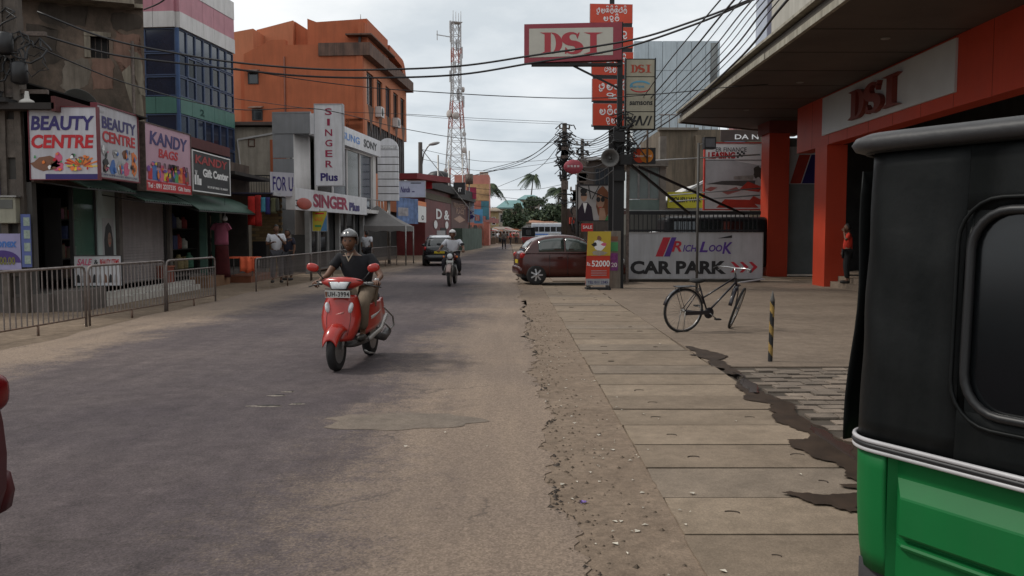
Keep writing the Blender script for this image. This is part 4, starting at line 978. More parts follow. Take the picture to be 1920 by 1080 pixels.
t, L, h = board('poster', 'purple and white notice tied to the concrete pole above the barrier', 'poster', (a.x-.6, a.y-.27), (a.x+.1, a.y-.23), zat(505,a.y), zat(438,a.y), mt('lilac paper', (.30,.28,.45), .7), None, .02)
T(t, 'Phonex', L*.12, L*.9, h*.62, h*.86, bluep, .04, .1); flat(t, disc(L*.5,h*.2,L*.5,h*.34,24,0,math.pi), mt('dark purple print',(.07,.04,.18))); T(t, '45000.00', L*.15, L*.85, h*.14, h*.36, mt('olive print', (.18,.17,.05)), .04, y=-.01)
t, L, h = board('poster', 'upright blue and white strip poster beside the purple notice', 'poster', (a.x+.12, a.y-.23), (a.x+.3, a.y-.22), zat(500,a.y), zat(402,a.y), mt('blue strip paper',(.10,.13,.32)), None, .02)
for i in range(4): flat(t, rect(L*.3, L*.95, h*(.06+.24*i), h*(.22+.24*i)), mt('faded paper'), 'picture')
t, L, h = board('poster', 'purple folded banner at the left edge above the meter box', 'poster', (a.x-.75, a.y-.2), (a.x-.28, a.y-.2), zat(372,a.y), zat(298,a.y), mt('violet cloth', (.17,.13,.30), .8), None, .02)
flat(t, rect(0,L,0,h*.35), mt('dull gold print', (.2,.17,.12)))
solid('strip', mt('ochre wall strip', (.14,.12,.04), .9, .4), thing('wall_strip', 'narrow ochre painted wall at the left edge of the photo', 'wall', (V(6,300,19).x, 19, GZ)), -2.5, .0, 0, .3, 0, 6.2)
# ================================================================ RIGHT SIDE
SA, SB = 8.35, .022
angR = math.atan2(-1, -.022)         # local x runs towards the camera along the frontage, local -y faces the street
dsr = mt('signal red paint', (.50, .052, .020), .5, .12, 1, streak=.15, stain=(.30, .03, .015))
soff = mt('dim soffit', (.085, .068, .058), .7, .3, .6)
fas = mt('weathered fascia', (.34, .32, .26), .8, .2, 2, streak=.6, stain=(.12, .10, .08))
A_ = VZ(1275, 229, 5.4); aF = A_.x - SB*A_.y
Bq = VZ(1428, 244, 5.4)
fx_ = lambda y: SA + SB*y
shp = thing('shoe_shop', 'large red fronted shop with a deep dark canopy on the right', 'building', (0, 0, 0))
ns = (aF + SB*-3, -3)
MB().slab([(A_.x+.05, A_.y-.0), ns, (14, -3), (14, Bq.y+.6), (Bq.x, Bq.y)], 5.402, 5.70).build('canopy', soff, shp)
for i in range(6):
    y0, y1 = A_.y - (A_.y+3)*i/6, A_.y - (A_.y+3)*(i+1)/6
    m = MB(); k = .012 if i % 2 else 0
    m.slab([(aF+SB*y0-.06-k, y0-.01), (aF+SB*y1-.06-k, y1+.01), (aF+SB*y1+.02, y1+.01), (aF+SB*y0+.02, y0-.01)], 5.36, 5.50)
    m.build('fascia_trim', fas, shp)
m = MB(); m.slab([(A_.x-.02, A_.y), (ns[0]-.02, ns[1]), (ns[0]+.02, ns[1]), (A_.x+.02, A_.y)], 5.50, 5.64); m.build('fascia_groove', mt('groove', (.06,.05,.04)), shp)
m = MB(); m.slab([(A_.x-.14, A_.y+.05), (ns[0]-.14, ns[1]), (ns[0]+.2, ns[1]), (A_.x+.2, A_.y+.05)], 5.70, 5.76); m.build('fascia_lip', fas, shp)
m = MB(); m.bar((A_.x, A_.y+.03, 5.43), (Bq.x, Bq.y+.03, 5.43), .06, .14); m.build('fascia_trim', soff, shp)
sm_ = mt('seam dark', (.03,.025,.022))
for k in range(14):
    y_ = A_.y - 1.2 - k*2.1; m = MB(); m.slab([(aF+SB*y_+.05, y_), (13.5, y_), (13.5, y_+.03), (aF+SB*y_+.05, y_+.03)], 5.394, 5.4015); m.build('soffit_seam', sm_, shp)
for k in range(4):
    m = MB(); m.lathe([(.09,5.385),(.10,5.40)], (7.4+.02*k, A_.y-3-5*k, 0), n=14); m.build('downlight', mt('downlight rim', (.25,.24,.23)), shp)
# upper storey
uw = mt('pale upper wall', (.40,.38,.33), .6, .1, 2, streak=.4, stain=(.24,.22,.18)); aU = 7.15
fu = lambda y: aU + SB*y
p1 = OL(1446, 60, aU, SB).y; p2 = OL(1417, 60, aU, SB).y; p3 = OL(1438, 60, aU, SB).y
for i in range(7):
    y0, y1 = p1 - (p1+3)*i/7, p1 - (p1+3)*(i+1)/7
    MB().slab([(fu(y0), y0-.008), (fu(y1), y1+.008), (fu(y1)+.2, y1+.008), (fu(y0)+.2, y0-.008)], 5.95, 11).build('wall_panel', uw, shp)
MB().slab([(fu(p1)-.05, p1), (fu(-3)-.05, -3), (fu(-3)+.3, -3), (fu(p1)+.3, p1)], 5.77, 5.94).build('wall_base', uw, shp)
MB().slab([(fu(p3), p3), (fu(p1)+.001, p1+.005), (14, p1+.3), (14, p3)], 5.77, 11).build('corner_post', mt('deep navy panel', (.02,.018,.06), .4), shp)
MB().slab([(fu(p2), p2), (fu(p3), p3+.005), (14, p3+.1), (14, p2)], 5.77, 11).build('window', glass('sky reflecting glass', (.16,.19,.27), .15), shp)  # reflected sky is put into the pale blue base colour
# red band and board
q0 = OL(1494, 288, SA, SB); zlo = q0.z; q1 = OL(1908, 168, SA, SB)
bnd = thing('x', None, None); bpy.data.objects.remove(bnd)
def onwall(px, py): p = OL(px, py, SA, SB); return (q0.y - p.y) * math.hypot(1, SB), p.z
Lw = onwall(1908, 168)[0]
wb = mo('sign_band', None, shp, (q0.x, q0.y, 0), angR)
MB().box(0, Lw + 8, 0, .45, zlo, 5.398).build('band', dsr, wb)
for k in range(1, 9): solid('panel_joint', mt('red joint', (.12,.02,.01)), wb, k*1.42, k*1.42+.012, -.003, 0, zlo+.002, 5.39)
s0, zb0_ = onwall(1544, 256); s1, zt0_ = onwall(1544, 187); s2, zb1_ = onwall(1794, 171); s3, zt1_ = onwall(1794, 70)
zA, zB = (zb0_+zb1_)/2, min(5.37, (zt0_+zt1_)/2)
MB().box(s0, s2, -.05, -.001, zA, zB).build('white_board', mt('satin white board', (.52,.54,.54), .4, .06), wb)
def dsi(root, x0, x1, z0, z1, mat, y=-.004, th=.003, name='letter'):
    W = (x1-x0); Hh = z1-z0; yy = [y]
    def pr(poly, m): yy[0] -= .0004; m.prism([(x0+a*W, z0+b*Hh) for a, b in poly], yy[0]-th, y)
    def strip(m, Lp, Rp):
        for i in range(len(Lp)-1):
            m.prism([(x0+a*W, z0+b*Hh) for a, b in (Lp[i], Rp[i], Rp[i+1], Lp[i+1])], y-th-.0002*i, y)
    m = MB(); pr([(.075,.04),(.175,.04),(.175,.96),(.075,.96)], m); pr([(.0,0),(.19,0),(.175,.05),(.075,.09)], m); pr([(.0,1),(.075,.91),(.175,.95),(.19,1)], m)
    n = 16; Lp = []; Rp = []
    for i in range(n+1):
        a = math.pi/2 - math.pi*i/n; Lp.append((.19+.17*math.cos(a), .5+.5*math.sin(a))); Rp.append((.19+.065*math.cos(a), .5+.435*math.sin(a)))
    strip(m, Lp, Rp); m.build(name, mat, root)
    m = MB(); pts = []; n = 26
    for i in range(n+1):
        t = i/n
        if t < .5: a = R(25) + (R(270)-R(25))*(t*2); c = (.515+.105*math.cos(a), .735+.235*math.sin(a))
        else: a = R(90) - (R(90)+R(155))*((t-.5)*2); c = (.515+.115*math.cos(a), .265+.235*math.sin(a))
        pts.append(c)
    Lp = []; Rp = []
    for i, c in enumerate(pts):
        t = i/n; wd = .018 + .062*math.sin(math.pi*t)**1.6
        p, q = pts[max(0,i-1)], pts[min(n,i+1)]; dx, dz = q[0]-p[0], (q[1]-p[1])*.45; l_ = math.hypot(dx, dz) or 1
        nx_, nz_ = -dz/l_, dx/l_; Lp.append((c[0]+nx_*wd, c[1]+nz_*wd*1.6)); Rp.append((c[0]-nx_*wd, c[1]-nz_*wd*1.6))
    strip(m, Rp, Lp); pr([(.60,.70),(.635,1),(.615,1),(.575,.85)], m); pr([(.40,.0),(.42,.0),(.46,.16),(.405,.32)], m); m.build(name, mat, root)
    m = MB(); pr([(.80,.06),(.905,.06),(.905,.94),(.80,.94)], m); pr([(.70,0),(1,0),(.905,.09),(.80,.09)], m); pr([(.70,1),(.80,.91),(.905,.91),(1,1)], m); m.build(name, mat, root)
sd0 = onwall(1601, 220)[0]; sd1 = onwall(1697, 165)[0]
dsi(wb, sd0, sd1, zA+.13*(zB-zA), zA+.80*(zB-zA), mt('brick red raised letter', (.16,.025,.015), .5, .2), y=-.05, th=.12)
# pillars and lower shop walls
def pillar(pxc, Y, wd, dp, pyb=None):
    x = fx_(Y); return MB().slab([(x, Y), (x+wd, Y), (x+wd+.02, Y+dp), (x+.02, Y+dp)], GZ, 5.40 if Y > 27 else zlo-.002).build('pillar', dsr, shp)
Y1_ = OL(1440, 400, SA, SB).y; Y2_ = OL(1548, 400, SA, SB).y
pillar(0, Y1_, V(1478, 400, Y1_).x - fx_(Y1_), 1.0); pillar(0, Y2_, V(1586, 400, Y2_).x - fx_(Y2_), 1.0)
m = MB(); m.slab([(fx_(Y1_)-.1, Y1_-.3), (fx_(Y1_)+1.2, Y1_-.3), (fx_(Y1_)+1.2, Y1_+1.1), (fx_(Y1_)-.1, Y1_+1.1)], 5.0, 5.40); m.build('beam', mt('dark beam', (.16,.03,.02)), shp)
xw = fx_(Y1_) + .7; yw = Y1_ + .6
grp = mt('frosted panel', (.24,.26,.26), .25, .2, 1)
MB().box(xw, xw+1.6, yw, yw+.06, .02, 4.9).build('glass_panel', grp, shp)
solid('frame', frame_b, shp, xw-.06, xw, yw-.06, yw+.1, 0, 5)
zL = lambda py: V(1500, py, yw-.1).z; xL = lambda px: V(px, 320, yw-.1).x
lg = mo('wall_logo', None, shp, (0, yw-.09, 0)); solid('backing', white, lg, xL(1480), xL(1530), 0, .05, zL(345), zL(275))
flat(lg, [(xL(1482), zL(344)), (xL(1502), zL(344)), (xL(1519), zL(290)), (xL(1498), zL(290))], mt('logo red', (.45,.05,.03))); flat(lg, [(xL(1504), zL(344)), (xL(1530), zL(344)), (xL(1530), zL(290)), (xL(1521), zL(290))], navy)
flat(shp, rect(xw+.25, xw+1.3, 1.35, 1.75), mt('reflection grey', (.13,.14,.14), .2), 'frosted_stripe', y=yw-.001) if False else None
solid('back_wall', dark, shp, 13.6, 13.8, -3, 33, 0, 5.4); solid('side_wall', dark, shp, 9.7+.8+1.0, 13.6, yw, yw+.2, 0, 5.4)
MB().slab([(fx_(27)+.35, 25.2), (fx_(14)+.35, 8), (13.6, 8), (13.6, yw)], GZ, .30).build('shop_floor', conc_g, shp)
MB().slab([(fx_(26)+.15, 25.15), (fx_(14)+.15, 8), (fx_(14)+.35, 8), (fx_(27)+.35, 25.2)], GZ, .15).build('step', conc_g, shp)
for i, (yy, xx) in enumerate(((17, 10.2), (21, 10.2), (24.4, 9.8))):
    t = solid('ceiling_light', mt('dim tube', (.5,.5,.48), emit=.25), shp, xx, xx+.9, yy, yy+.12, 3.98, 4.02)
# ---- CAR PARK board on its low wall
Yk = 26.6; a = V(1176, 480, Yk); b = V(1429, 480, Yk); z0, z1 = V(1300, 522, Yk).z, V(1300, 437, Yk).z
t, L, h = board('car_park_sign', 'long white car park board with red and blue stripes and three red arrows', 'sign', (a.x, Yk), (b.x, Yk), z0, z1, mt('car park white', (.46,.47,.49), .45, .08, 2, streak=.35, stain=(.26,.25,.25)), mt('aluminium edge', (.35,.34,.33), .4, .2, metal=.5), .12, .025)
cx = lambda px: (V(px, 480, Yk).x - a.x); cz = lambda py: V(1300, py, Yk).z - z0
crm = mt('crimson print', (.50,.03,.05), .5, .15); pur = mt('purple print', (.10,.04,.28), .5)
flat(t, [(cx(1229),cz(481)),(cx(1243),cz(481)),(cx(1257),cz(445)),(cx(1243),cz(445))], crm, 'stripe'); flat(t, [(cx(1245),cz(481)),(cx(1256),cz(481)),(cx(1268),cz(445)),(cx(1259),cz(445))], pur, 'stripe')
T(t, 'R', cx(1259), cx(1278), cz(472), cz(452), crm, .03, .25); T(t, 'ICH', cx(1280), cx(1307), cz(472), cz(459), pur, .03, .25)
T(t, 'L', cx(1311), cx(1327), cz(473), cz(453), pur, .04, .25); T(t, 'OO', cx(1329), cx(1354), cz(472), cz(459), pur, .04, .2); T(t, 'K', cx(1354), cx(1373), cz(476), cz(454), pur, .03, .2)
flat(t, [(cx(1345),cz(447)),(cx(1372),cz(441)),(cx(1372),cz(446))], blackp, 'swoosh')
T(t, 'CAR PARK', cx(1182), cx(1362), cz(514), cz(489), blackp, .06)
for k in range(3):
    x = 1370 + k*17; flat(t, [(cx(x),cz(491)),(cx(x+6),cz(491)),(cx(x+17),cz(500.5)),(cx(x+6),cz(511)),(cx(x),cz(511)),(cx(x+9),cz(500.5))], crm, 'arrow')
wl = thing('low_wall', 'low cement wall carrying the car park board', 'wall', (a.x-.2, Yk+.14, GZ)); solid('wall', conc, wl, 0, L+.2, 0, .18, 0, z1-.02)
t = thing('loose_plank', 'pale loose strip lying below the right end of the car park board', 'plank'); m = MB(); m.bar(V(1385,530,Yk-.4), V(1432,523,Yk-.2), .12, .03); m.build('plank', mt('pale edge'), t)
# ---- iron fence behind with dark vehicles
Yf = 28.2; fn_ = thing('iron_fence', 'black iron bar fence above the car park board', 'fence', (V(1175,420,Yf).x, Yf, GZ)); Lf = V(1425,420,Yf).x - V(1175,420,Yf).x
ztf = V(1300, 397, Yf).z - GZ; solid('top_beam', black, fn_, 0, Lf, -.08, .08, ztf-.1, ztf+.02); solid('bottom_rail', black, fn_, 0, Lf, -.03, .03, 1.6, 1.66)
bmesh_ = MB(); bmesh_.box(-.014,.014,-.014,.014,1.5,ztf-.1); bb_ = bmesh_.mesh('bar', black)
k = .1
while k < Lf: o = mo('bar', bb_, fn_, (k, 0, 0)); k += .145
m = MB(); m.bar((-.2,.1,ztf+.05),(Lf*.55,.1,ztf+.03),.03,.03); m.build('rail', mt('pale rail', (.4,.4,.4)), fn_)
for i, (xa, ya, xb, yb) in enumerate(((1205,302,1425,290),(1255,366,1425,353),(1255,378,1425,366))):
    a = V(xa,ya,29); b = V(xb,yb,29.5); m = MB(); m.tube([a,b], .025, 6)
    m.build('long_rail', mt('pale rail'), label=['thin pale rail above the yellow board level with the round logo','upper of two thin rails crossing the yellow board','lower of two thin rails crossing the yellow board'][i], cat='rail')
# ---- black steel post with the hanging DSI board
Yq = G(1160, 540).y; xq = V(1161, 300, Yq).x
bp_ = thing('sign_post', 'tall black steel post carrying the big red and grey DSI board', 'post', (xq, Yq, GZ)); blk = mt('black steel', (.016,.015,.016), .6, .3, 3)
zt = V(1161, 42, Yq).z - GZ; zm = V(1161, 240, Yq).z - GZ
solid('lower_post', blk, bp_, -.16, .13, -.1, .1, 0, zm); solid('upper_post', blk, bp_, -.07, .07, -.07, .07, zm, zt)
m = MB(); m.bar((.24,-.02,.2),(.24,-.02,zm+.1),.08); m.build('side_post', rust, bp_)
rc = random.Random(3)
for j in range(10):
    m = MB(); z_ = zm + rc.uniform(-.9, .25); pts = []
    for i in range(12): q = i/11*math.pi*2.2; pts.append((rc.uniform(-.1,.3) + rc.uniform(.12,.26)*math.cos(q), -.17+.05*math.sin(q*2), z_ + rc.uniform(.1,.28)*math.sin(q)))
    m.tube(pts, rc.uniform(.012,.03), 5); m.build('cable_coil', black, bp_)
for j, (dx, pz) in enumerate(((-.02, 258), (.16, 300), (-.02, 330))):
    z_ = V(1161, pz, Yq).z - GZ; m = MB(); m.box(dx-.16, dx+.16, -.22, -.1, z_-.14, z_+.14); m.build('junction_box', blk, bp_)
# the DSI box
Yd_ = Yq - .16; x0 = V(983, 80, Yd_).x; x1 = V(1166, 80, Yd_).x; z1 = V(1070, 44, Yd_).z; z0 = V(1070, 115, Yd_).z
t = thing('hanging_sign', 'big horizontal DSI box sign with maroon border and pale grey face', 'sign', (x0, Yd_, z0)); L = x1-x0; h = z1-z0
marb = mt('maroon border', (.30,.045,.065), .5, .15, 2); 
m = MB(); m.prism([(0,-.04),(L,.05),(L,h+.04),(0,h-.02)], 0, .3); m.build('box', marb, t); flat(t, [(.13,.10),(L-.24,.17),(L-.24,h-.10),(.13,h-.14)], mt('pale grey face', (.52,.50,.44), .5, .1), 'face')
dsi(t, .42, L-.52, h*.2, h*.76, mt('dsi maroon', (.42,.045,.06), .5, .1), y=-.008)
m = MB(); p = V(1058,115,Yd_+.15); q = V(1160,166,Yd_+.15); m.bar((p.x-x0,.15,p.z-z0),(q.x-x0,.15,q.z-z0),.05); m.build('strut', blk, t); solid('under_rail', blk, t, .2, L, .05, .25, -.10, -.03)
# vertical four-panel sign
Yv = Yq + .25; a = V(1173, 176, Yv); b = V(1228, 176, Yv); z1 = V(1200, 111, Yv).z; z0 = V(1200, 242, Yv).z
fawn = mt('fawn sign face', (.42,.39,.30), .5, .1, 2, streak=.2)
t = thing('panel_sign', 'tall fawn four panel brand sign headed DSI right of the black post', 'sign', (a.x, Yv, z0)); L = b.x-a.x; h = z1-z0
for i in range(4): solid('panel', fawn, t, .02, L-.02, 0, .14, h*i/4+.012, h*(i+1)/4-.012)
m = MB(); m.box(-.01,L+.01,.02,.16,-.02,h+.02); m.build('frame', blk, t); 
for xx in (-.02, L-.01): solid('frame', blk, t, xx, xx+.03, -.02, .17, -.03, h+.03)
dsi(t, .12, L-.1, h*.81, h*.92, mt('print brick', (.42,.06,.03), .5))
sky_p = mt('sky print', (.10,.32,.48), .5); 
def ring(root, cx, cz, rx, rz, a0, a1, wd, mat, n=16, y=-.004):
    m = MB()
    for i in range(n):
        p = []; 
        for q, k in ((i,1),(i+1,1),(i+1,0),(i,0)):
            an = R(a0+(a1-a0)*q/n); p.append((cx+(rx-wd*(1-k))*math.cos(an), cz+(rz-wd*(1-k))*math.sin(an)))
        m.prism(p, y-.003, y)
    return m.build('emblem', mat, root)
ring(t, L*.5, h*.62, L*.36, h*.075, 20, 200, .05, sky_p); T(t, 'Ranpa', L*.16, L*.64, h*.585, h*.635, sky_p, .03, .1); ring(t, L*.5, h*.60, L*.36, h*.075, 200, 345, .03, redp)
T(t, 'samsons', L*.14, L*.92, h*.345, h*.40, blackp, .03)
for k_, xx in enumerate((.16, .32)): flat(t, [(L*xx,h*.05),(L*(xx+.07),h*.05),(L*(xx+.22),h*.19),(L*(xx+.14),h*.19)], blackp)
flat(t, [(L*.46,h*.19),(L*.53,h*.19),(L*.60,h*.05),(L*.54,h*.05)], blackp); flat(t, [(L*.58,h*.05),(L*.64,h*.05),(L*.80,h*.19),(L*.73,h*.19)], blackp); flat(t, [(L*.74,h*.05),(L*.80,h*.05),(L*.92,h*.19),(L*.86,h*.19)], blackp)
m = MB(); m.tube([(L*.15,.2,-.95),(L*.15,.2,0)], .03, 6); m.tube([(L*.8,.2,-.95),(L*.8,.2,0)], .03, 6); m.tube([(L*.15,.2,-.8),(L*.8,.2,-.1)], .02, 6); m.tube([(L*.15,.2,-.1),(L*.8,.2,-.8)], .02, 6); m.build('mount_frame', rust, t)
# ---- stack of five orange red boards lettered in Sinhala
Yr = 30; srd = mt('vermilion board', (.60,.065,.028), .45, .12, 1.5)
def glyph(k):
    arc = lambda cx, cz, r, a0, a1, n=9, e=1: [(cx+r*math.cos(R(a0+(a1-a0)*i/n)), cz+r*e*math.sin(R(a0+(a1-a0)*i/n))) for i in range(n+1)]
    G_ = {
     0: [arc(.45,.42,.34,140,400), arc(.62,.66,.14,-60,250), arc(.32,.02,.2,180,330)],
     1: [arc(.5,.38,.38,130,410), arc(.38,.42,.15,-30,280)],
     2: [arc(.3,.42,.24,60,360), arc(.66,.42,.24,180,480), [(.5,.42),(.5,.75)], arc(.5,.9,.22,10,170)],
     3: [arc(.5,.36,.36,110,430), [(.5,.36),(.5,.72)], arc(.45,.98,.2,-20,200)],
     4: [arc(.3,.55,.2,0,330), arc(.7,.3,.25,100,400), [(.2,.05),(.6,.05)]],
     5: [arc(.34,.4,.28,80,330), arc(.74,.4,.2,-150,150), arc(.7,.8,.14,-90,200)],
     6: [arc(.5,.5,.3,-150,150), [(.24,.35),(.24,.75)], arc(.62,.05,.2,150,360)]}
    return G_[k]
def sinhala(root, seq, x0, x1, z0, z1, mat, y=-.006):
    W = (x1-x0)/len(seq); hh = z1-z0
    for i, k in enumerate(seq):
        m = MB(); wd = min(W, hh)*.075
        for si_, st_ in enumerate(glyph(k)):
            pts = [(x0+W*(i+.04+.92*p[0]), z0+hh*p[1]) for p in st_]
            for j in range(len(pts)-1):
                (ax, az), (bx, bz) = pts[j], pts[j+1]; l_ = math.hypot(bx-ax, bz-az) or 1; nx_, nz_ = -(bz-az)/l_*wd, (bx-ax)/l_*wd; ex, ez = (bx-ax)/l_*wd*.5, (bz-az)/l_*wd*.5
                m.prism([(ax+nx_-ex, az+nz_-ez),(ax-nx_-ex, az-nz_-ez),(bx-nx_+ex, bz-nz_+ez),(bx+nx_+ex, bz+nz_+ez)], y-.004-.0004*j-.0003*si_, y)
        m.build('letter', mat, root)
lines = [((0,1,2,3,2,5,3),(1,6,3)), ((1,2,5,6),(4,1,3)), ((2,5,1,3),(5,4,1,6)), ((0,1,5,3),(4,)), ((1,3,5,2),(6,1,5))]
names = ['topmost of the stack, reading in full above the DSI box', 'second from the top, mostly hidden by the DSI box', 'third from the top, just below the DSI box', 'fourth from the top behind the diagonal strut', 'lowest of the stack beside the fawn sign']
ys = [(7, 42, 1107, 1186), (50, 89, 1109, 1187), (97, 140, 1110, 1187), (148, 188, 1111, 1188), (194, 235, 1112, 1188)]
for i, (ya, yb, xa, xb) in enumerate(ys):
    a, b = V(xa, ya, Yr), V(xb, ya, Yr+.1)
    t, L, h = board('shop_sign', 'orange red Sinhala board, ' + names[i], 'sign', (a.x, Yr), (b.x, Yr+.1), V(xa, yb, Yr).z, a.z, srd, None, .14, group='orange red Sinhala boards on one pole')
    sinhala(t, lines[i][0], L*.14, L*.88, h*.50, h*.86, whitep); sinhala(t, lines[i][1], L*.3, L*.70, h*.1, h*.42, whitep)
    solid('dark_rail', blackp, t, .05, L, .02, .16, -.14, -.02)  # black rail in the gap below each board
    m = MB(); m.prism([(-.01,-.01),(L+.01,-.01),(L+.01,h+.01),(-.01,h+.01)], .015, .12); m.build('edge', greyp, t)
xp = V(1147, 120, Yr+.2).x
t = thing('sign_pole', 'dark pole behind the stack of orange red boards', 'pole', (xp, Yr+.25, GZ)); m = MB(); m.box(-.08,.08,-.06,.06,0,V(1147,-12,Yr).z); m.build('shaft', blk, t)
for i in range(5): m = MB(); m.box(-.7,.7,-.09,-.05, V(1147, ys[i][1], Yr).z, V(1147, ys[i][1], Yr).z+.08); m.build('cross_bar', blk, t)
# ---- horn loudspeaker
p = V(1144, 296, Yq-.3)
t = thing('loudspeaker', 'grey horn loudspeaker facing the road on the black post', 'loudspeaker', tuple(p), R(-8))
m = MB(); m.lathe([(.05,.5),(.06,.34),(.08,.2),(.13,.08),(.20,.0),(.245,-.03),(.25,-.02),(.21,.02),(.13,.11),(.03,.2)], axis='y', n=24); m.build('horn', mt('horn grey', (.13,.125,.12), .6, .3), t)
m = MB(); m.lathe([(.10,.38),(.11,.42),(.11,.56),(.07,.6)], axis='y', n=16); m.lathe([(.02,.1),(.045,.06),(.03,.0)], axis='y', n=10); m.build('driver', mt('horn driver', (.08,.08,.08)), t); m = MB(); m.bar((0,.45,0),(.25,.4,0),.04); m.build('bracket', rust, t)
# ---- round payment logo sign
a = V(1186, 292, Yq+.6); t = thing('shop_sign', 'black lightbox with overlapping red and orange circles', 'sign', (a.x, Yq+.6, V(1186,307,Yq+.6).z)); L = V(1226,292,Yq+.6).x-a.x; h = V(1186,277,Yq+.6).z - V(1186,307,Yq+.6).z
solid('box', blackp, t, -.05, L+.05, 0, .15, 0, h); flat(t, disc(L*.34, h*.5, L*.31, h*.44, 28), mt('logo red bright', (.55,.06,.02))); flat(t, disc(L*.66, h*.5, L*.31, h*.44, 28), mt('logo amber', (.62,.22,.03)), y=-.009)
T(t, 'MasterCard', L*.12, L*.88, h*.42, h*.56, whitep, .02, y=-.014)
# ---- struts
for i, (xa,ya,xb,yb) in enumerate(((1172,300,1292,400),(1196,312,1395,402))):
    a = V(xa,ya,Yq+.2); b = V(xb,yb,27.6); m = MB(); m.bar(a, b, .06); m.build('diagonal_strut', blk, label=('shorter','longer')[i] + ' black diagonal strut from the black post down to the fence', cat='strut')
# ---- thin lamp post behind the bicycle
a = G(1306, 546); t = thing('flood_light_post', 'thin grey post with a black floodlight standing behind the bicycle', 'lamp post', (a.x, a.y, 0)); zt = V(1306, 268, a.y).z
m = MB(); m.tube([(0,0,-.02),(0,0,zt)], .034, 8); m.build('post', mt('post grey', (.075,.07,.065), .6), t)
m = MB(); m.bar((0,0,zt-.05),(.25,0,zt+.04),.03); m.build('bracket', steel, t)
o = solid('lamp_housing', black, t, .12, .42, -.14, .12, zt-.16, zt+.14); solid('lens', mt('lens grey', (.12,.12,.13), .2), o, .15, .39, -.15, -.141, zt-.12, zt+.10)
# ---- banner stand and pillar with posters
Yn = G(1125, 543).y; a = V(1102, 490, Yn); b = V(1144, 490, Yn+.05); z1 = V(1120, 434, Yn).z; z0 = .12
t = thing('banner_stand', 'roll up banner with yellow top and red price section reading 52000', 'banner', (a.x, Yn, z0), math.atan2(.05, b.x-a.x)); L = b.x-a.x; h = z1-z0
m = MB(); m.prism([(-.06,0),(L-.02,0),(L+.02,h),(.0,h)], 0, .02); m.build('cloth', mt('banner red', (.50,.04,.02), .5, .12), t)
flat(t, [(-.025,h*.55),(L+.005,h*.55),(L+.02,h),(0,h)], mt('banner yellow', (.50,.36,.04), .5, .15)); flat(t, [(-.06,0),(L-.02,0),(L-.015,h*.12),(-.05,h*.12)], greyp)
T(t, 'Rs.', -.02, L*.14, h*.36, h*.43, whitep, .02); T(t, '52000', L*.18, L*.99, h*.345, h*.46, whitep, .03)
flat(t, blob(L*.5, h*.74, .15, .14, 22, .15, 3), whitep, y=-.009); flat(t, blob(L*.5, h*.87, .06, .07, 14, .1, 3), brownp, y=-.009); flat(t, blob(L*.3, h*.76, .07, .05, 14, .2, 5), blackp, y=-.010); flat(t, blob(L*.72, h*.76, .07, .05, 14, .2, 6), pinkp, y=-.010); flat(t, blob(L*.5, h*.6, .2, .06, 22, .15, 8), cream, y=-.010)
for i in range(3): flat(t, rect(L*.15, L*.85, h*(.26-.04*i), h*(.272-.04*i)), greyp)
T(t, 'TEL 011 2345', .0, L*.9, h*.03, h*.08, navy, .01, y=-.01)
m = MB(); m.box(-.05,L,-.15,.18,-.12,-.06); m.box(0,.05,-.2,.22,-.12,-.02); m.box(L-.08,L-.03,-.2,.22,-.12,-.02); m.build('foot_frame', black, t)
a = V(1146, 490, Yn+.5); b = V(1165, 490, Yn+.5); z1 = V(1155, 433, Yn+.5).z
t = thing('gate_pillar', 'pale cement gate pillar covered in small posters behind the banner', 'pillar', (a.x-.15, Yn+.5, GZ)); solid('pillar', mt('pale cement', (.26,.23,.19), .9, .3, 3, streak=.5), t, 0, b.x-a.x+.13, 0, .4, 0, z1-GZ)
flat(t, rect(.13,.33,1.05,1.3), greenp, 'poster'); flat(t, rect(.13,.33,.52,1.0), mt('purple poster', (.22,.05,.22), .6, .5, 12), 'poster'); flat(t, rect(.13,.33,1.34,1.46), brownp, 'poster'); T(t, '20', .15, .31, .62, .74, whitep, .02, y=-.01)
# ---- billboard with a man and a woman
Yw = 37; a = V(1084, 380, Yw); b = V(1147, 380, Yw); z0, z1 = V(1110, 413, Yw).z, V(1110, 348, Yw).z
t, L, h = board('billboard', 'fashion billboard of a man in a dark suit and a woman in round sunglasses', 'billboard', (a.x, Yw), (b.x, Yw), z0, z1, mt('billboard pale', (.40,.38,.37), .5, .1), black, .15, .05)
skinp = mt('print skin', (.42,.25,.17), .5); haird = mt('print auburn', (.20,.07,.03), .5)
flat(t, [(0,0),(L*.46,0),(L*.40,h*.38),(L*.28,h*.52),(L*.12,h*.50),(0,h*.3)], mt('print suit', (.03,.02,.035))); flat(t, disc(L*.17,h*.70,L*.095,h*.16), skinp, y=-.008); flat(t, disc(L*.16,h*.84,L*.10,h*.09), blackp, y=-.011); flat(t, rect(L*.08,L*.25,h*.70,h*.76), blackp, y=-.012); flat(t, [(L*.14,h*.50),(L*.27,h*.50),(L*.2,h*.2)], whitep, y=-.009)
flat(t, blob(L*.74, h*.5, L*.21, h*.46, 26, .06, 3), haird, y=-.008); flat(t, disc(L*.66,h*.55,L*.12,h*.20), skinp, y=-.011); flat(t, disc(L*.60,h*.60,L*.06,h*.075), blackp, y=-.014); flat(t, disc(L*.73,h*.60,L*.06,h*.075), blackp, y=-.014); flat(t, rect(L*.62,L*.70,h*.36,h*.385), redp, y=-.015)
flat(t, [(L*.62,0),(L*.85,0),(L*.78,h*.35),(L*.64,h*.36)], skinp, y=-.010); flat(t, [(L*.8,0),(L,0),(L,h*.16),(L*.86,h*.12)], greenp, y=-.012)
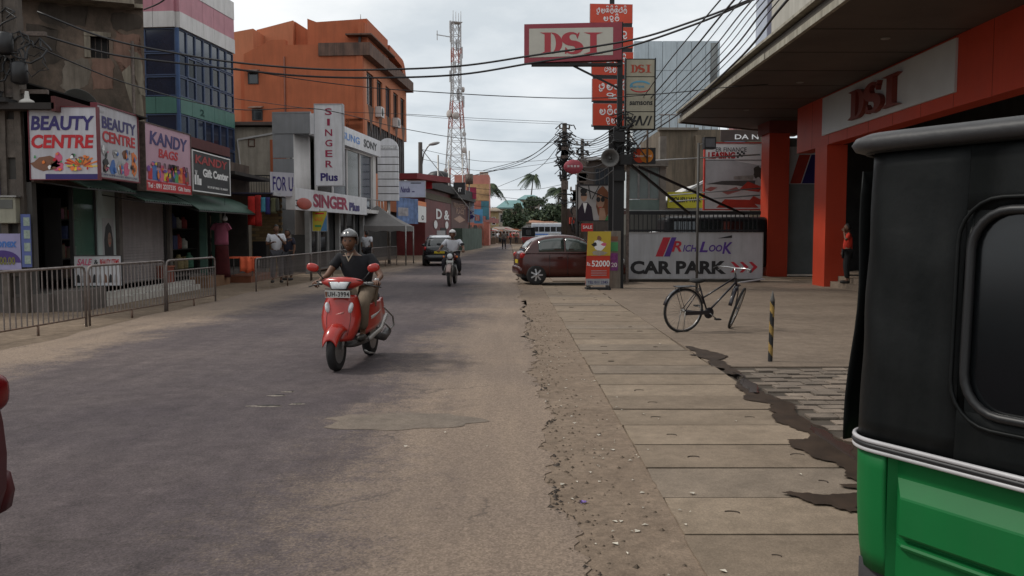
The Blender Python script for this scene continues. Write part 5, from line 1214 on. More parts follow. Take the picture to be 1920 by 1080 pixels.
m = MB(); m.bar((0,-.1,h*.98),(L*.97,-.25,h*.58),.05); m.bar((L*.3,-.1,h*1.0),(L*.36,-.2,h*.62),.03); m.bar((L*.62,-.1,h),(L*.40,-.2,h*.6),.03); m.build('brace', blk, t)
for x in (.0, L): m = MB(); m.tube([(x,.2,GZ-z0),(x,.2,h)], .09, 6); m.build('post', blk, t)
# things under and above the billboard
t, L, h = bsign('shop_sign', 'small red lightbox under the fashion billboard', 'sign', 1091, 1112, 36, 36, 419, 434, mt('red lightbox', (.55,.03,.03), .4), None, th=.2); T(t, 'SALE', .04, L-.04, h*.35, h*.75, whitep, .03)
p = V(1075, 313, 40); t = thing('round_sign', 'faded crimson oval sign between the two cable laden poles', 'sign', (p.x, 40, p.z)); m = MB(); m.lathe([(.05,-.06),(.42,-.06),(.45,0),(.42,.06)], axis='y', n=22); o = m.build('disc', mt('faded crimson', (.30,.05,.07), .6, .3, 4), t); o.scale = (1.0, 1, .75)
for i in range(4): flat(t, rect(-.28+.15*i, -.18+.15*i, -.02, .08), mt('pale print', (.5,.4,.4)), y=-.07)
# ---- utility poles beyond
def cable_pole(label, px, Y, top, rad, mess, seed):
    a = V(px, 400, Y); zt = V(px, top, Y).z
    t = thing('utility_pole', label, 'utility pole', (a.x, Y, GZ)); m = MB(); m.tube([(0,0,0),(0,0,zt)], [rad, rad*.7], 10); m.build('shaft', mt('dark wooden pole', (.07,.055,.045), .9, .3), t)
    r0 = random.Random(seed)
    for k in range(3): m = MB(); z_ = zt-.3-.5*k; m.bar((-.32,0,z_),(.32,0,z_),.07); m.build('cross_arm', rust, t)
    for k in range(6): m = MB(); x_2 = -.28+.56*(k%2); z_ = zt-.3-.5*(k//2); m.lathe([(.04,0),(.06,.05),(.04,.1),(.05,.16)], (x_2,0,z_+.04), n=8); m.build('insulator', mt('insulator', (.25,.22,.2)), t)
    for j in range(mess):
        m = MB(); z_ = zt - r0.uniform(.3, zt*.55); pts = []
        for i in range(12): q = i/11*math.pi*2*r0.choice((.6,1,1.2)); pts.append((rad*1.5*math.cos(q)*r0.uniform(.8,2.2), -rad-.05+.1*math.sin(q), z_+r0.uniform(.2,.5)*math.sin(q)-i*.03))
        m.tube(pts, r0.uniform(.02,.045), 4); m.build('cable_coil', black, t)
    for j in range(3): m = MB(); z_ = zt*r0.uniform(.45,.85); m.box(-.2,.2,-.35,-.1,z_,z_+.5); m.build('junction_box', rust, t)
cable_pole('tall pole smothered in coiled cables at the right road edge', 1058, 50, 230, .20, 16, 1)
cable_pole('second, shorter pole just right of the cable smothered one', 1091, 46, 260, .13, 4, 2)
cable_pole('thin pole beside the fashion billboard', 1081, 42, 345, .10, 5, 3)
# ---- leasing billboard
Yl = 33; a = V(1322, 330, Yl); b = V(1429, 330, Yl); z0, z1 = V(1370, 392, Yl).z, V(1370, 269, Yl).z
t, L, h = board('billboard', 'large white and red leasing billboard with a checkered flag', 'billboard', (a.x, Yl), (b.x, Yl), z0, z1, mt('billboard white', (.80,.80,.80), .5, .06), mt('billboard frame red', (.45,.04,.03)), .15, .045)
T(t, 'ER FINANCE', L*.18, L*.72, h*.875, h*.94, mt('print slate', (.08,.08,.09)), .0); T(t, 'LEASING', L*.05, L*.52, h*.77, h*.87, redp, .06)
for i in range(4):
    for j in range(3):
        if (i+j) % 2 == 0: flat(t, rect(L*(.55+.035*i), L*(.585+.035*i), h*(.78+.03*j+.008*i), h*(.81+.03*j+.008*i)), blackp)
flat(t, rect(0, L, h*.742, h*.752), blackp)
flat(t, [(0,h*.40),(L,h*.34),(L,h*.66),(L*.5,h*.74),(0,h*.735)], mt('print mist', (.55,.55,.56), .5, .3, .8)); flat(t, [(0,h*.38),(L*.5,h*.36),(L,h*.30),(L,h*.44),(L*.3,h*.43)], mt('print charcoal', (.10,.095,.09), .5, .4), y=-.007); flat(t, blob(L*.93,h*.55,L*.09,h*.1,20,.15,3), mt('print dark rubber', (.07,.06,.05)), y=-.010)
flat(t, [(L*.5,h*.5),(L*.86,h*.52),(L*.84,h*.44),(L*.5,h*.45)], mt('print wing', (.35,.33,.30), .5, .4, 5), y=-.011); flat(t, disc(L*.93,h*.38,L*.055,h*.11), mt('print helmet', (.45,.44,.43)), y=-.012)
flat(t, [(0,0),(L,0),(L,h*.3),(L*.55,h*.36),(L*.1,h*.38),(0,h*.36)], mt('print white car', (.66,.63,.61), .5, .15), y=-.013)
for i, pl_ in enumerate(([(.2,.02),(.95,.02),(.8,.14),(.35,.15)], [(.3,.26),(.55,.34),(.62,.28),(.4,.22)], [(.6,.3),(.95,.26),(1,.34),(.75,.42)], [(.0,.3),(.1,.34),(.22,.33),(.1,.27)], [(.75,.10),(1,.06),(1,.14),(.85,.2)])):
    flat(t, [(L*x, h*z) for x, z in pl_], [mt('print scarlet', (.50,.05,.03), .5), mt('print rose', (.45,.16,.14), .5)][i%2], y=-.016-.001*i)
# ---- gabled shed with yellow board
Ys_ = 36; x0 = V(1238, 390, Ys_).x; x1 = V(1322, 390, Ys_).x; g0 = V(1240, 385, Ys_).z; g1 = V(1316, 340, Ys_).z
t = thing('shed', 'pale gabled shed behind the yellow wax board', 'shed', (x0, Ys_, GZ)); W_ = x1-x0
m = MB(); m.prism([(0,0),(W_*2,0),(W_*2,g0),(W_,g1),(0,g0)], 0, 5); m.build('wall', clad, t); m = MB(); m.bar((-.2,-.1,g0-.05),(W_+.0,-.1,g1+.08),.5,.07); m.bar((W_*2+.2,-.1,g0-.05),(W_,-.1,g1+.08),.5,.07); m.build('roof', mt('pale roof', (.5,.5,.5)), t)
t, L, h = bsign('shop_sign', 'yellow wax board with black outlined letters on the shed', 'sign', 1252, 1320, 35.6, 35.6, 360, 390, mt('lemon board', (.58,.52,.04), .5, .1), None, th=.1)
T(t, 'POLISH WAX', L*.1, L*.92, h*.35, h*.68, blackp, .05)
# ---- big buildings at the back
cl2 = mt('silver cladding sheet', (.44,.51,.55), .35, .12, .7, streak=.25, stain=(.20,.22,.24))
Yx = 74; xa, xb = V(1188,160,Yx).x, V(1349,160,Yx).x; zt = V(1270, 76, Yx).z
t = thing('silver_clad_building', 'tall pale silver clad building behind the overhead wires', 'building', (xa, Yx, GZ)); W_ = xb-xa; 
for i in range(6):
    for j in range(5):
        x0, x1 = W_*i/6, W_*(i+1)/6; z0, z1 = zt*(.30+.14*j), zt*(.30+.14*(j+1)); ztop_ = min(z1, zt)
        o = solid('cladding_panel', cl2, t, x0+.02, x1-.02, 0, .2, z0+.02, ztop_-.01 if j == 4 else z1-.01)
solid('core', mt('silver joint', (.50,.54,.56), .5), t, 0, W_, .12, 8, 0, zt-.05)
m = MB(); m.lathe([(.6,0),(.6,zt*.3)], (W_-.5, .5, zt*.69), n=16); m.build('rounded_corner', mt('dark grey corner', (.14,.15,.15)), t)
Yz = 46; xa, xb = V(1237,300,Yz).x, V(1440,300,Yz).x; zt = V(1300, 243, Yz).z
st_m = mt('stained tan wall', (.165,.13,.095), .9, .35, .7, streak=.8, stain=(.07,.06,.045))
t = thing('tan_building', 'stained tan block with rooftop clutter behind the leasing billboard', 'building', (xa, Yz, GZ)); W_ = xb-xa
solid('wall', st_m, t, 0, W_, 0, 7, 0, zt-GZ); solid('buttress', st_m, t, W_*.32, W_*.42, -.4, 0, 0, zt-.3); m = MB(); m.box(-.1,W_*.35,-.2,.3,zt,zt+.12); m.build('cornice', conc, t)
m = MB()
for k in range(10): m.tube([(.1+k*.45,.3,zt),(.1+k*.45,.3,zt+.85)], .02, 5)
m.tube([(0,.3,zt+.85),(W_*.5,.3,zt+.85)], .03, 5); m.build('roof_railing', rust, t)
window(t, W_*.58, W_*.80, -.02, zt-1.0, zt-.15, winb2, frame_b, .08)
solid('tank_box', mt('dusky pink box', (.35,.16,.17)), t, W_*.72, W_*.9, 1, 2, zt, zt+.9)
t, L, h = bsign('shop_sign', 'dark sign with broken white letters under the canopy end', 'sign', 1352, 1426, 42, 42, 244, 264, mt('dark sign face', (.05,.035,.03)), None, th=.15); T(t, 'DA N', L*.35, L*.95, h*.15, h*.6, whitep, .02)
# teal shaded glass shop between post and wall
Yy = 34; a = V(1178,355,Yy); b = V(1236,355,Yy)
t = thing('glass_kiosk', 'grey green glazed corner room behind the black post', 'building', (a.x, Yy, GZ)); W_ = b.x-a.x; zk = V(1200,312,Yy).z; zm_ = V(1200,372,Yy).z
solid('lower_wall', mt('dull wall', (.10,.10,.09)), t, 0, W_, 0, 3, 0, 2.3)
for i in range(3): window(t, W_*i/3, W_*(i+1)/3-.01, 0, zm_, zk, glass('grey green glass', (.16,.20,.19), .2), steel, .03)
solid('panel', mt('grey green panel', (.14,.19,.17)), t, 0, W_, -.01, .1, 2.3, zm_-.02); solid('column', conc, t, W_, W_+.25, -.1, .3, 0, zk+1.2); solid('roof', conc, t, -.3, W_+.3, -.3, 3, zk+.02, zk+.3)
# building column behind the poles (dark brown with windows)
Yy = 58; a = V(1094,330,Yy); b = V(1152,330,Yy); t = thing('roadside_block', 'dim narrow block with a louvred window behind the loudspeaker', 'building', (a.x, Yy, GZ)); W_ = b.x-a.x; zk = V(1120,300,Yy).z
solid('wall', mt('dim brown wall', (.10,.08,.07), .9, .3, 1, streak=.5), t, 0, W_*1.2, 0, 6, 0, zk); window(t, W_*.35, W_*.85, -.05, zk-2.4, zk-.5, wind, frame_b, .1, nx=3); solid('roof', mt('pale roof'), t, -.2, W_*1.25, -.5, 6, zk+.01, zk+.2)
t = thing('parade', 'low line of shops hidden behind the red hatchback', 'building', (V(1062,430,66).x, 66, GZ)); solid('wall', mt('dim brown wall'), t, 0, 14, 0, 6, 0, 3.4); solid('awning', mt('shop red', (.45,.05,.03), .6, .3), t, .2, 6, -.8, 0, 2.2, 2.7)
# striped bollard
a = G(1444, 677); t = thing('bollard', 'slim pointed bollard with worn yellow and black spiral stripes', 'bollard', (a.x, a.y, -.004)); zt = V(1447, 545, a.y).z
ym = mt('worn yellow', (.30,.19,.05), .7, .5, 25); m = MB(); nz_ = 40; r_0 = .028
for i in range(nz_):
    z0, z1 = (zt-.13)*i/nz_, (zt-.13)*(i+1)/nz_; vs = []; n = 12
    for z_ in (z0, z1):
        for k in range(n): q = 2*math.pi*k/n; vs.append((r_0*math.cos(q)+z_*.02, r_0*math.sin(q), z_))
    for k in range(n): m.k = 1 if ((i*.9 + k) % 12) < 5.5 else 0; m.add(vs, [(k,(k+1)%n,n+(k+1)%n,n+k)], True)
m.k = 0
m.mesh; o = m.build('shaft', [black, ym], t); m = MB(); m.lathe([(r_0,0),(r_0,.02),(.020,.06),(.003,.135)], ((zt-.13)*.02,0,zt-.13), n=12); m.build('tip', mt('tip grey', (.10,.095,.09)), t)
# ================================================================ FENCES, WIRES, TREES, BACKGROUND
fm = mt('barrier steel', (.23,.20,.19), .55, .35, 8, metal=.35, streak=.4, stain=(.10,.06,.04))
fl = mt('barrier rust', (.15,.095,.07), .75, .4, 10)
barm = MB().box(-.007,.007,-.007,.007,0,1).mesh('bar', fm)
def barrier(label, p0, p1, leg=True, double=False, h0=.16, h1=.98, first=True):
    p0 = Vector(p0); p1 = Vector(p1); d = p1-p0; L = d.length
    t = thing('pedestrian_barrier', label, 'barrier', (p0.x, p0.y, GZ), math.atan2(d.y, d.x), 'barriers along the left kerb')
    m = MB(); c = .1; zt = h1 - GZ; m.tube([(.02,0,-.02),(.02,0,zt-c),(.045,0,zt-.03),(.02+c,0,zt),(L-.02-c,0,zt),(L-.045,0,zt-.03),(L-.02,0,zt-c),(L-.02,0,-.02)], .021, 8); m.build('frame', fm, t)
    m = MB(); m.tube([(.02,0,h0),(L-.02,0,h0)], .014, 6); m.build('lower_rail', fl, t)
    top = zt
    if double: top = zt-.22; m = MB(); m.tube([(.02,0,top),(L-.02,0,top)], .016, 6); m.build('upper_rail', fm, t)
    n = int(L/.125)
    for i in range(1, n):
        o = mo('bar', barm, t, (i*L/n, 0, h0)); o.scale = (1, 1, top-h0)
    if leg: m = MB(); m.tube([(L*.52,0,-.02),(L*.52,0,h0)], .02, 8); m.build('leg', fl, t)
def bx_(px, py): p = VZ(px, py, GZ); return (p.x, p.y)
b70, b165, b310, b405 = bx_(70,632), bx_(165,612), bx_(312,584), bx_(405,566)
p0 = (b165[0]-(b310[0]-b165[0])*1.0, b165[1]-(b310[1]-b165[1])*1.0)
pm1 = (p0[0]-(b310[0]-b165[0]), p0[1]-(b310[1]-b165[1]))
barrier('nearest grey barrier panel cut off by the left edge of the photo', p0, (b165[0], b165[1]-.03))
barrier('barrier panel before the tiled steps and price board', (b165[0], b165[1]+.04), (b310[0], b310[1]-.03))
barrier('barrier panel with a double top rail ending the near run', (b310[0], b310[1]+.03), b405, double=True)
c0 = bx_(480, 549); 
barrier('first barrier panel after the gap, in front of the orange table', c0, (-6.53, c0[1]+5.5), h1=.86, h0=.3)
barrier('barrier panel in front of the singer showroom', (-6.53, c0[1]+5.6), (-6.45, c0[1]+11.5), h1=.86, h0=.3)
barrier('farthest barrier panel beside the grey canopy', (-6.0, 36.5), (-5.6, 41.5), h1=.86, h0=.3)
# poster pole
a = VZ(600, 515, GZ); t = thing('poster_pole', 'thin grey pole holding a yellow and blue poster', 'pole', (a.x, a.y, GZ)); zt = V(600, 392, a.y).z; m = MB(); m.tube([(0,0,0),(0,0,zt-GZ)], .045, 8); m.build('shaft', mt('pole grey', (.17,.17,.17)), t)
t, L, h = bsign('poster', 'yellow poster with a blue lower corner hanging on the thin grey pole', 'poster', 586, 613, a.y-.1, a.y-.1, 396, 433, mt('poster yellow', (.50,.42,.04), .6, .15), mt('pale edge'), th=.01, fw=.015)
flat(t, [(L*.55,0),(L,0),(L,h*.85),(L*.8,h*.5)], mt('poster blue', (.08,.22,.40), .6)); flat(t, rect(L*.2,L*.8,h*.85,h*.92), redp); flat(t, rect(L*.15,L*.6,h*.2,h*.3), greenp); T(t, 'SALE', L*.15, L*.7, h*.5, h*.7, orangep, .02)
# ---- grey canopy tent
Yt_ = 41; xa, xb = V(648,425,Yt_).x, V(768,425,Yt_).x; z0, z1 = V(700,424,Yt_).z, V(700,385,Yt_).z; W_ = xb-xa
t = thing('canopy_tent', 'grey pyramid canopy tent on thin legs before the orange building', 'tent', (xa, Yt_-W_/2, GZ)); cv = mt('tent canvas', (.17,.16,.155), .85, .2, 2, bump=.2)
m = MB(); ap = (W_*.5, W_*.5, z1-GZ); cs = [(0,0),(W_,0),(W_,W_),(0,W_)]; n = 8
def tent(u, v):
    k = u*4; i = min(3, int(k)); f_ = k-i; p, q = cs[i], cs[(i+1)%4]; x = p[0]+(q[0]-p[0])*f_; y = p[1]+(q[1]-p[1])*f_
    s_ = v; sag = -.06*math.sin(math.pi*v) - .06*math.sin(math.pi*f_)*(1-v)*0
    return (x+(ap[0]-x)*s_, y+(ap[1]-y)*s_, z0-GZ+(ap[2]-(z0-GZ))*s_+sag)
m.shell(tent, 16, 5, .015, smooth=False); m.build('roof', cv, t)
m = MB()
for i in range(4):
    p, q = cs[i], cs[(i+1)%4]; n = 9
    for k in range(n):
        a_, b_2 = k/n, (k+1)/n; d0, d1 = .22+.05*(k%2), .22+.05*((k+1)%2); P1 = (p[0]+(q[0]-p[0])*a_, p[1]+(q[1]-p[1])*a_); P2 = (p[0]+(q[0]-p[0])*b_2, p[1]+(q[1]-p[1])*b_2)
        m.add([(P1[0],P1[1],z0-GZ),(P2[0],P2[1],z0-GZ),(P2[0],P2[1],z0-GZ-d1),(P1[0],P1[1],z0-GZ-d0)], [(0,1,2,3)])
m.build('valance', cv, t)
for p in cs: m = MB(); m.tube([(p[0],p[1],0),(p[0],p[1],z0-GZ)], .035, 6); m.build('leg', steel, t)
p = V(708, 388, 44); t = thing('roof_finial', 'small pale openwork vent above the canopy tent', 'vent', (p.x, 44, p.z-.4)); m = MB()
for k in range(5): m.tube([(-.35+.17*k,0,0),(-.3+.15*k,0,.75)], .02, 5)
m.bar((-.4,0,.0),(.4,0,.0),.05); m.bar((-.35,0,.75),(.35,0,.75),.05); m.build('grille', clad, t)
# ---- clothes on display
def garment(root, mat, x0, x1, z0, z1, name, fl_=.06, n=10, dep=.07):
    m = MB()
    def fn(u, v): q = 2*math.pi*u; k = 1+fl_*(1-v)+.04*math.sin(6*q+v*3)*(1-v*.5); return ((x0+x1)/2+(x1-x0)/2*math.cos(q)*k, dep*math.sin(q)*k, z0+(z1-z0)*v)
    m.shell(fn, 24, 6, .006); return m.build(name, mat, root)
a = V(415, 440, 25.6); t = thing('hanging_outfit', 'pink short sleeved top over a dark red skirt hanging at the clothes shop', 'clothes', (a.x, 25.6, 0), R(0))
za, zb, zc_ = V(415,459,25.6).z, V(415,418,25.6).z, V(415,520,25.6).z; pk_m = mt('pink cotton', (.36,.10,.16), .9, .15, 5, bump=.3, bscale=15)
garment(t, pk_m, -.2, .2, za, zb, 'top', .02, dep=.09); m = MB(); m.bar((-.17,0,zb-.04),(-.26,0,zb-.2),.12,.1); m.build('sleeve', pk_m, t); m = MB(); m.bar((.17,0,zb-.04),(.26,0,zb-.2),.12,.1); m.build('sleeve', pk_m, t)
garment(t, mt('dark red cloth', (.075,.010,.012), .9, .3, 6, bump=.4, bscale=12), -.19, .2, zc_, za-.01, 'skirt', .25, dep=.1); m = MB(); m.tube([(-.18,0,zb),(0,0,zb+.08),(.18,0,zb)], .008, 5); m.tube([(0,0,zb+.08),(0,0,zb+.28)], .004, 4); m.build('hanger', steel, t)
p = V(422, 409, 25.2); t = thing('lamp_bulb', 'white bell shaped lamp hanging above the pink top', 'lamp', tuple(p)); m = MB(); m.lathe([(.02,.16),(.025,.07),(.06,.04),(.075,-.02),(.06,-.07),(.02,-.09)], n=12); m.build('bulb', mt('milk glass', (.5,.5,.5), .3), t); m = MB(); m.tube([(0,0,.16),(0,0,.8)], .006, 4); m.build('cord', blackp, t)
for i, (px, pt, pb, w_, c) in enumerate(((472,368,422,.12,(.42,.02,.015)),(484,366,424,.10,(.26,.012,.01)),(494,370,398,.08,(.06,.22,.30)),(502,370,402,.07,(.03,.03,.14)),(513,371,400,.09,(.10,.10,.055)),(520,372,396,.06,(.05,.05,.04)))):
    a = V(px, 390, 27.2); t = thing('hanging_clothes', ['bright red cloth hanging first from the shop corner','darker red cloth hanging beside the bright red one','light blue garment hanging under the dark sheet awning','navy garment hanging beside the light blue one','olive garment hanging near the showroom','dark olive garment at the end of the hanging row'][i], 'clothes', (a.x, 27.2, 0), 0, 'clothes hung outside the clothes shop')
    garment(t, mt('cloth %d' % i, c, .9, .3, 8, bump=.4, bscale=15), -w_, w_, V(px,pb,27.2).z, V(px,pt,27.2).z, 'cloth', .12, dep=.05)
a = V(458, 485, 26.8); t = thing('display_table', 'low table with an orange cloth, red box and green top goods', 'table', (a.x, 26.8, GZ+.2)); oc = mt('fluorescent orange cloth', (.85,.16,.07), .8, .1, 5)
solid('tabletop', oc, t, -.5, .42, -.4, .4, .56, .6); 
m = MB(); m.shell(lambda u, v: (-.02+.46*u, -.41-.02*math.sin(u*14), .14+.46*v+.03*math.sin(u*9)*(1-v)), 14, 3, .006); m.build('cloth', oc, t)
for x in (-.45,.35):
    for y_ in (-.35,.35): m = MB(); m.tube([(x,y_,0),(x,y_,.56)], .015, 5); m.build('leg', steel, t)
t = thing('red_basket', 'dark red basket of clothes on the left of the orange table', 'basket', (a.x-.75, 26.6, GZ+.2)); m = MB(); m.lathe([(.2,.25),(.28,.55),(.3,.56),(.26,.52),(.2,.4)], n=14); m.build('tub', mt('dull red plastic', (.30,.03,.03), .4), t); m = MB(); m.ell((.1,0,.6),(.2,.15,.1)); m.build('folded_cloth', mt('lime cloth', (.40,.45,.05)), t)
t = thing('crate', 'brown box standing on the tiled steps by the shutter', 'box', (V(300,525,22.6).x, 22.6, GZ+.25)); solid('body', mt('red brown box', (.20,.05,.03)), t, -.25, .3, -.2, .2, 0, .4); solid('lid', mt('box lid', (.28,.1,.06)), t, -.27,.32,-.22,.22,.4,.44)
a = V(500, 455, 31); t = thing('brick_wall', 'yellowish brick side wall beside the clothes shop', 'wall', (V(472,455,31).x, 31, GZ)); W_ = V(527,455,31).x - V(472,455,31).x
ybm = [mt('yellow brick %d' % i, c, .9, .2, 6) for i, c in enumerate([(.27,.19,.095),(.22,.15,.08),(.31,.225,.12)])]
solid('mortar', mt('mortar', (.14,.115,.08)), t, 0, W_, .02, .2, 0, 2.9); bm_ = [MB().box(0,.268,0,.05,0,.093).mesh('brick', q) for q in ybm]; r0 = random.Random(2); rw = 0; z_ = .05; nbk = 0
while z_ < 2.8:
    x = 0 if rw % 2 else .14
    while x < W_-.2: mo('brick', r0.choice(bm_), t, (x+.005, r0.uniform(-.004,.004), z_)); x += .282
    z_ += .105; rw += 1
t = thing('dark_cabinet', 'black cabinet standing before the yellowish brick wall', 'cabinet', (V(490,470,30.4).x, 30.4, GZ)); o = solid('body', black, t, -.24, .24, -.2, .2, .3, 1.25); solid('stand', steel, t, -.2,.2,-.15,.15,0,.3)
# ---- wires
def cat(pts, n=8):
    P_ = [V(*p) for p in pts]; P_ = [P_[0]*2-P_[1]] + P_ + [P_[-1]*2-P_[-2]]; out = []
    for i in range(1, len(P_)-2):
        for k in range(n):
            t = k/n; a, b, c, d = P_[i-1], P_[i], P_[i+1], P_[i+2]
            out.append(.5*((2*b)+(c-a)*t+(2*a-5*b+4*c-d)*t*t+(3*b-a-3*c+d)*t**3))
    out.append(P_[-2]); return out
wm = mt('cable black', (.012,.011,.013), .6, .2)
def wire(pts, r, label, group=None): m = MB(); m.tube(cat(pts), r, 5); return m.build('overhead_cable', wm, label=label, cat='cable', group=group)
def offs(pts, dx, dy): return [(a+dx, b+dy, c) for a, b, c in pts]
wire([(70,22,17),(200,72,17),(330,100,17),(440,117,17),(580,129,17),(700,131,17),(860,124,17),(1000,104,16.5),(1180,76,16),(1300,40,15),(1400,2,14),(1490,-40,13)], .020, 'upper of two thick cables crossing the street')
wire([(60,60,17),(200,100,17),(330,118,17),(440,130,17),(560,142,17),(700,146,17),(860,140,17),(1000,118,16.5),(1160,92,16),(1300,47,15),(1400,5,14),(1490,-36,13)], .020, 'lower of two thick cables crossing the street')
wire([(440,128,22),(560,148,22),(680,163,22),(800,172,22),(960,181,22),(1110,184,22),(1250,175,22),(1360,164,22),(1440,158,22)], .012, 'thin cable from the orange building to the canopy below the thick pair')
wire([(60,85,17),(250,160,20),(440,205,26),(600,205,30),(760,242,36),(900,263,42),(1058,268,50)], .015, 'thin cable slanting from the left pole down to the far cable pole')
wire([(440,185,30),(620,208,36),(760,214,40),(900,222,46),(1056,229,50)], .012, 'faint thin cable just above the slanting one')
wire([(760,216,40),(900,226,46),(1056,233,50)], .010, 'faintest cable over the mast')
wire([(270,18,18),(300,5,16),(330,-20,15)], .015, 'short cable end in front of the pink cladding')
rw_ = random.Random(6)
for i in range(9):
    x = [1352,1378,1392,1412,1424,1436,1450,1462,1478][i]; r_0 = [.012,.016,.009,.012,.009,.009,.016,.010,.022][i]
    wire([(x+60,-70,9.5),(x-20,22,13),(x-100,118,18),(1180+i*9,212+i*2,28),(1110+i*4,262+i*3,38),(1060,248+i*7,50)], r_0, 'cable in the steep bundle running from upper right to the far cable pole', 'steep bundle of cables at upper right')
for i in range(7):
    wire([(1162,232+i*13,23.5),(1120,252+i*13+rw_.uniform(0,10),34),(1088,262+i*11+rw_.uniform(0,12),42),(1060,244+i*12,50)], rw_.uniform(.012,.022), 'sagging cable between the black post and the far cable pole', 'sagging cables beside the loudspeaker')
for i, (xb, yb, Yb_) in enumerate(((905,320,70),(868,334,84),(893,328,60),(930,352,100))):
    wire([(1058,240+i*7,50),((1058+xb)/2+10,(240+yb)/2+14+i*3,(50+Yb_)/2),(xb,yb,Yb_)], .022, 'cable dropping left from the far cable pole to the salmon building', 'cables dropping left from the far pole')
for i, (y0, y1) in enumerate(((300,292),(352,345),(362,365),(385,378),(318,300))):
    wire([(790,y0-20,70),(900,y0+2,76),(1000,y1+10,80),(1060,y1,52)], .018, 'faint far cable low across the sky', 'faint far cables low across the sky')
wire([(1050,322,44),(1052,340,44)], .05, 'short dark cable joint hanging by the far pole')
# ---- vegetation
leafm = [mt('leaf %d' % i, c, .7, .3, 3) for i, c in enumerate([(.040,.062,.030),(.060,.085,.038),(.028,.046,.026)])]
barkm = mt('bark', (.11,.09,.07), .95, .3, 4)
def leafcloud(m, cx, cy, cz, r_, n, rg, s=.4):
    for _ in range(n):
        while True:
            p = Vector((rg.uniform(-1,1), rg.uniform(-1,1), rg.uniform(-1,1)))
            if .35 < p.length < 1: break
        c = Vector((cx, cy, cz)) + Vector((p.x*r_[0], p.y*r_[1], p.z*r_[2])); k = s*rg.uniform(.5,1.3)
        a = Vector((rg.uniform(-1,1), rg.uniform(-1,1), rg.uniform(-1,1))).normalized(); b = a.orthogonal().normalized()
        m.k = rg.randrange(3); m.add([c+a*k, c+b*k*.5, c-a*k, c-b*k*.5], [(0,1,2,3)])
def tree(label, px, Y, top, wpx, seed, bot=None):
    rg = random.Random(seed); a = V(px, 420, Y); zt = V(px, top, Y).z; rad = wpx/2/1600*Y
    t = thing('tree', label, 'tree', (a.x, Y, GZ)); m = MB(); m.tube([(0,0,0),(.1,0,zt*.3),(.2,.1,zt*.6)], [.35,.28,.15], 8)
    for k in range(5): q = rg.uniform(0,6.28); m.tube([(.1,0,zt*.35),(rad*.3*math.cos(q),rad*.3*math.sin(q),zt*.6),(rad*.65*math.cos(q),rad*.6*math.sin(q),zt*.78)], [.16,.1,.04], 5)
    m.build('trunk', barkm, t); m = MB()
    for k in range(15): q = rg.uniform(0,6.28); d_ = rg.uniform(0,.7)*rad; rr_ = rad*rg.uniform(.28,.5); leafcloud(m, d_*math.cos(q), d_*math.sin(q), max(rr_*.6, zt-rr_*.8-rg.uniform(0, zt*.55)), (rr_, rr_, rr_*.75), 150, rg, .35)
    m.build('crown', leafm, t)
def palm(label, px, Y, top, lean, fl_, seed, wind=-.5):
    rg = random.Random(seed); a = V(px, 420, Y); zt = V(px, top, Y).z - fl_*.35
    t = thing('palm_tree', label, 'palm tree', (a.x, Y, GZ)); m = MB(); P_ = [(lean*(i/8)**2, 0, zt*i/8) for i in range(9)]; m.tube(P_, [.22-.012*i for i in range(9)], 7); m.build('trunk', barkm, t)
    c0 = Vector((lean, 0, zt))
    for k in range(17):
        az = 2*math.pi*k/17 + rg.uniform(-.2,.2); el = rg.uniform(.1, 1.2); l_ = fl_*rg.uniform(.8,1.1); m = MB(); d = Vector((math.cos(az), math.sin(az), 0)); pts = []
        for i in range(9):
            s = i/8; pts.append(c0 + d*l_*s*math.cos(el)*(1-.15*s) + Vector((wind*s*s*l_*.35, 0, l_*(math.sin(el)*s - 1.05*s*s*(.6+.4*math.cos(el))))))
        m.tube(pts, .03, 4, cap=False); m.k = 0
        for i in range(1, 9):
            for sd in (-1, 1):
                for h_ in (0, .34, .67):
                    p = pts[i-1].lerp(pts[i], h_); ax = (pts[i]-pts[i-1]).normalized(); n_2 = Vector((-d.y, d.x, 0))*sd; ll = l_*.36*math.sin(math.pi*(.12+.8*i/9)); tip = p + n_2*ll*.7 + ax*ll*.5 - Vector((0,0,ll*.55)); w_ = ax*.10
                    m.add([p-w_, p+w_, tip], [(0,1,2)])
        m.build('frond', leafm[rg.choice((0,1,2))], t)
palm('tallest coconut palm standing alone against the sky at the road end', 992, 200, 322, 1.0, 3.6, 1, -.8)
palm('coconut palm leaning behind the salmon building', 920, 140, 338, -.4, 3.4, 2, .5)
palm('coconut palm just left of the far cable pole', 1044, 170, 348, .5, 3.8, 3, -.7)
palm('low palm behind the cable pole', 1033, 175, 378, .3, 3.4, 4)
for i, (px, Y, top, w_, lb) in enumerate(((1000,165,364,52,'dense dark tree below the tallest palm'),(972,150,380,40,'smaller tree at the left of the dark tree group'),(1030,158,382,44,'bushy tree between the two right palms'),(1052,156,376,40,'dark tree crowded behind the far cable pole'),(953,165,392,36,'low green tree behind the teal roofed house'),(925,150,388,26,'scrubby tree beside the salmon building'),(1085,152,384,46,'tree half hidden by the poles on the right'),(1010,160,398,60,'wide low bush under the dark tree'))):
    tree(lb, px, Y, top, w_, 20+i)
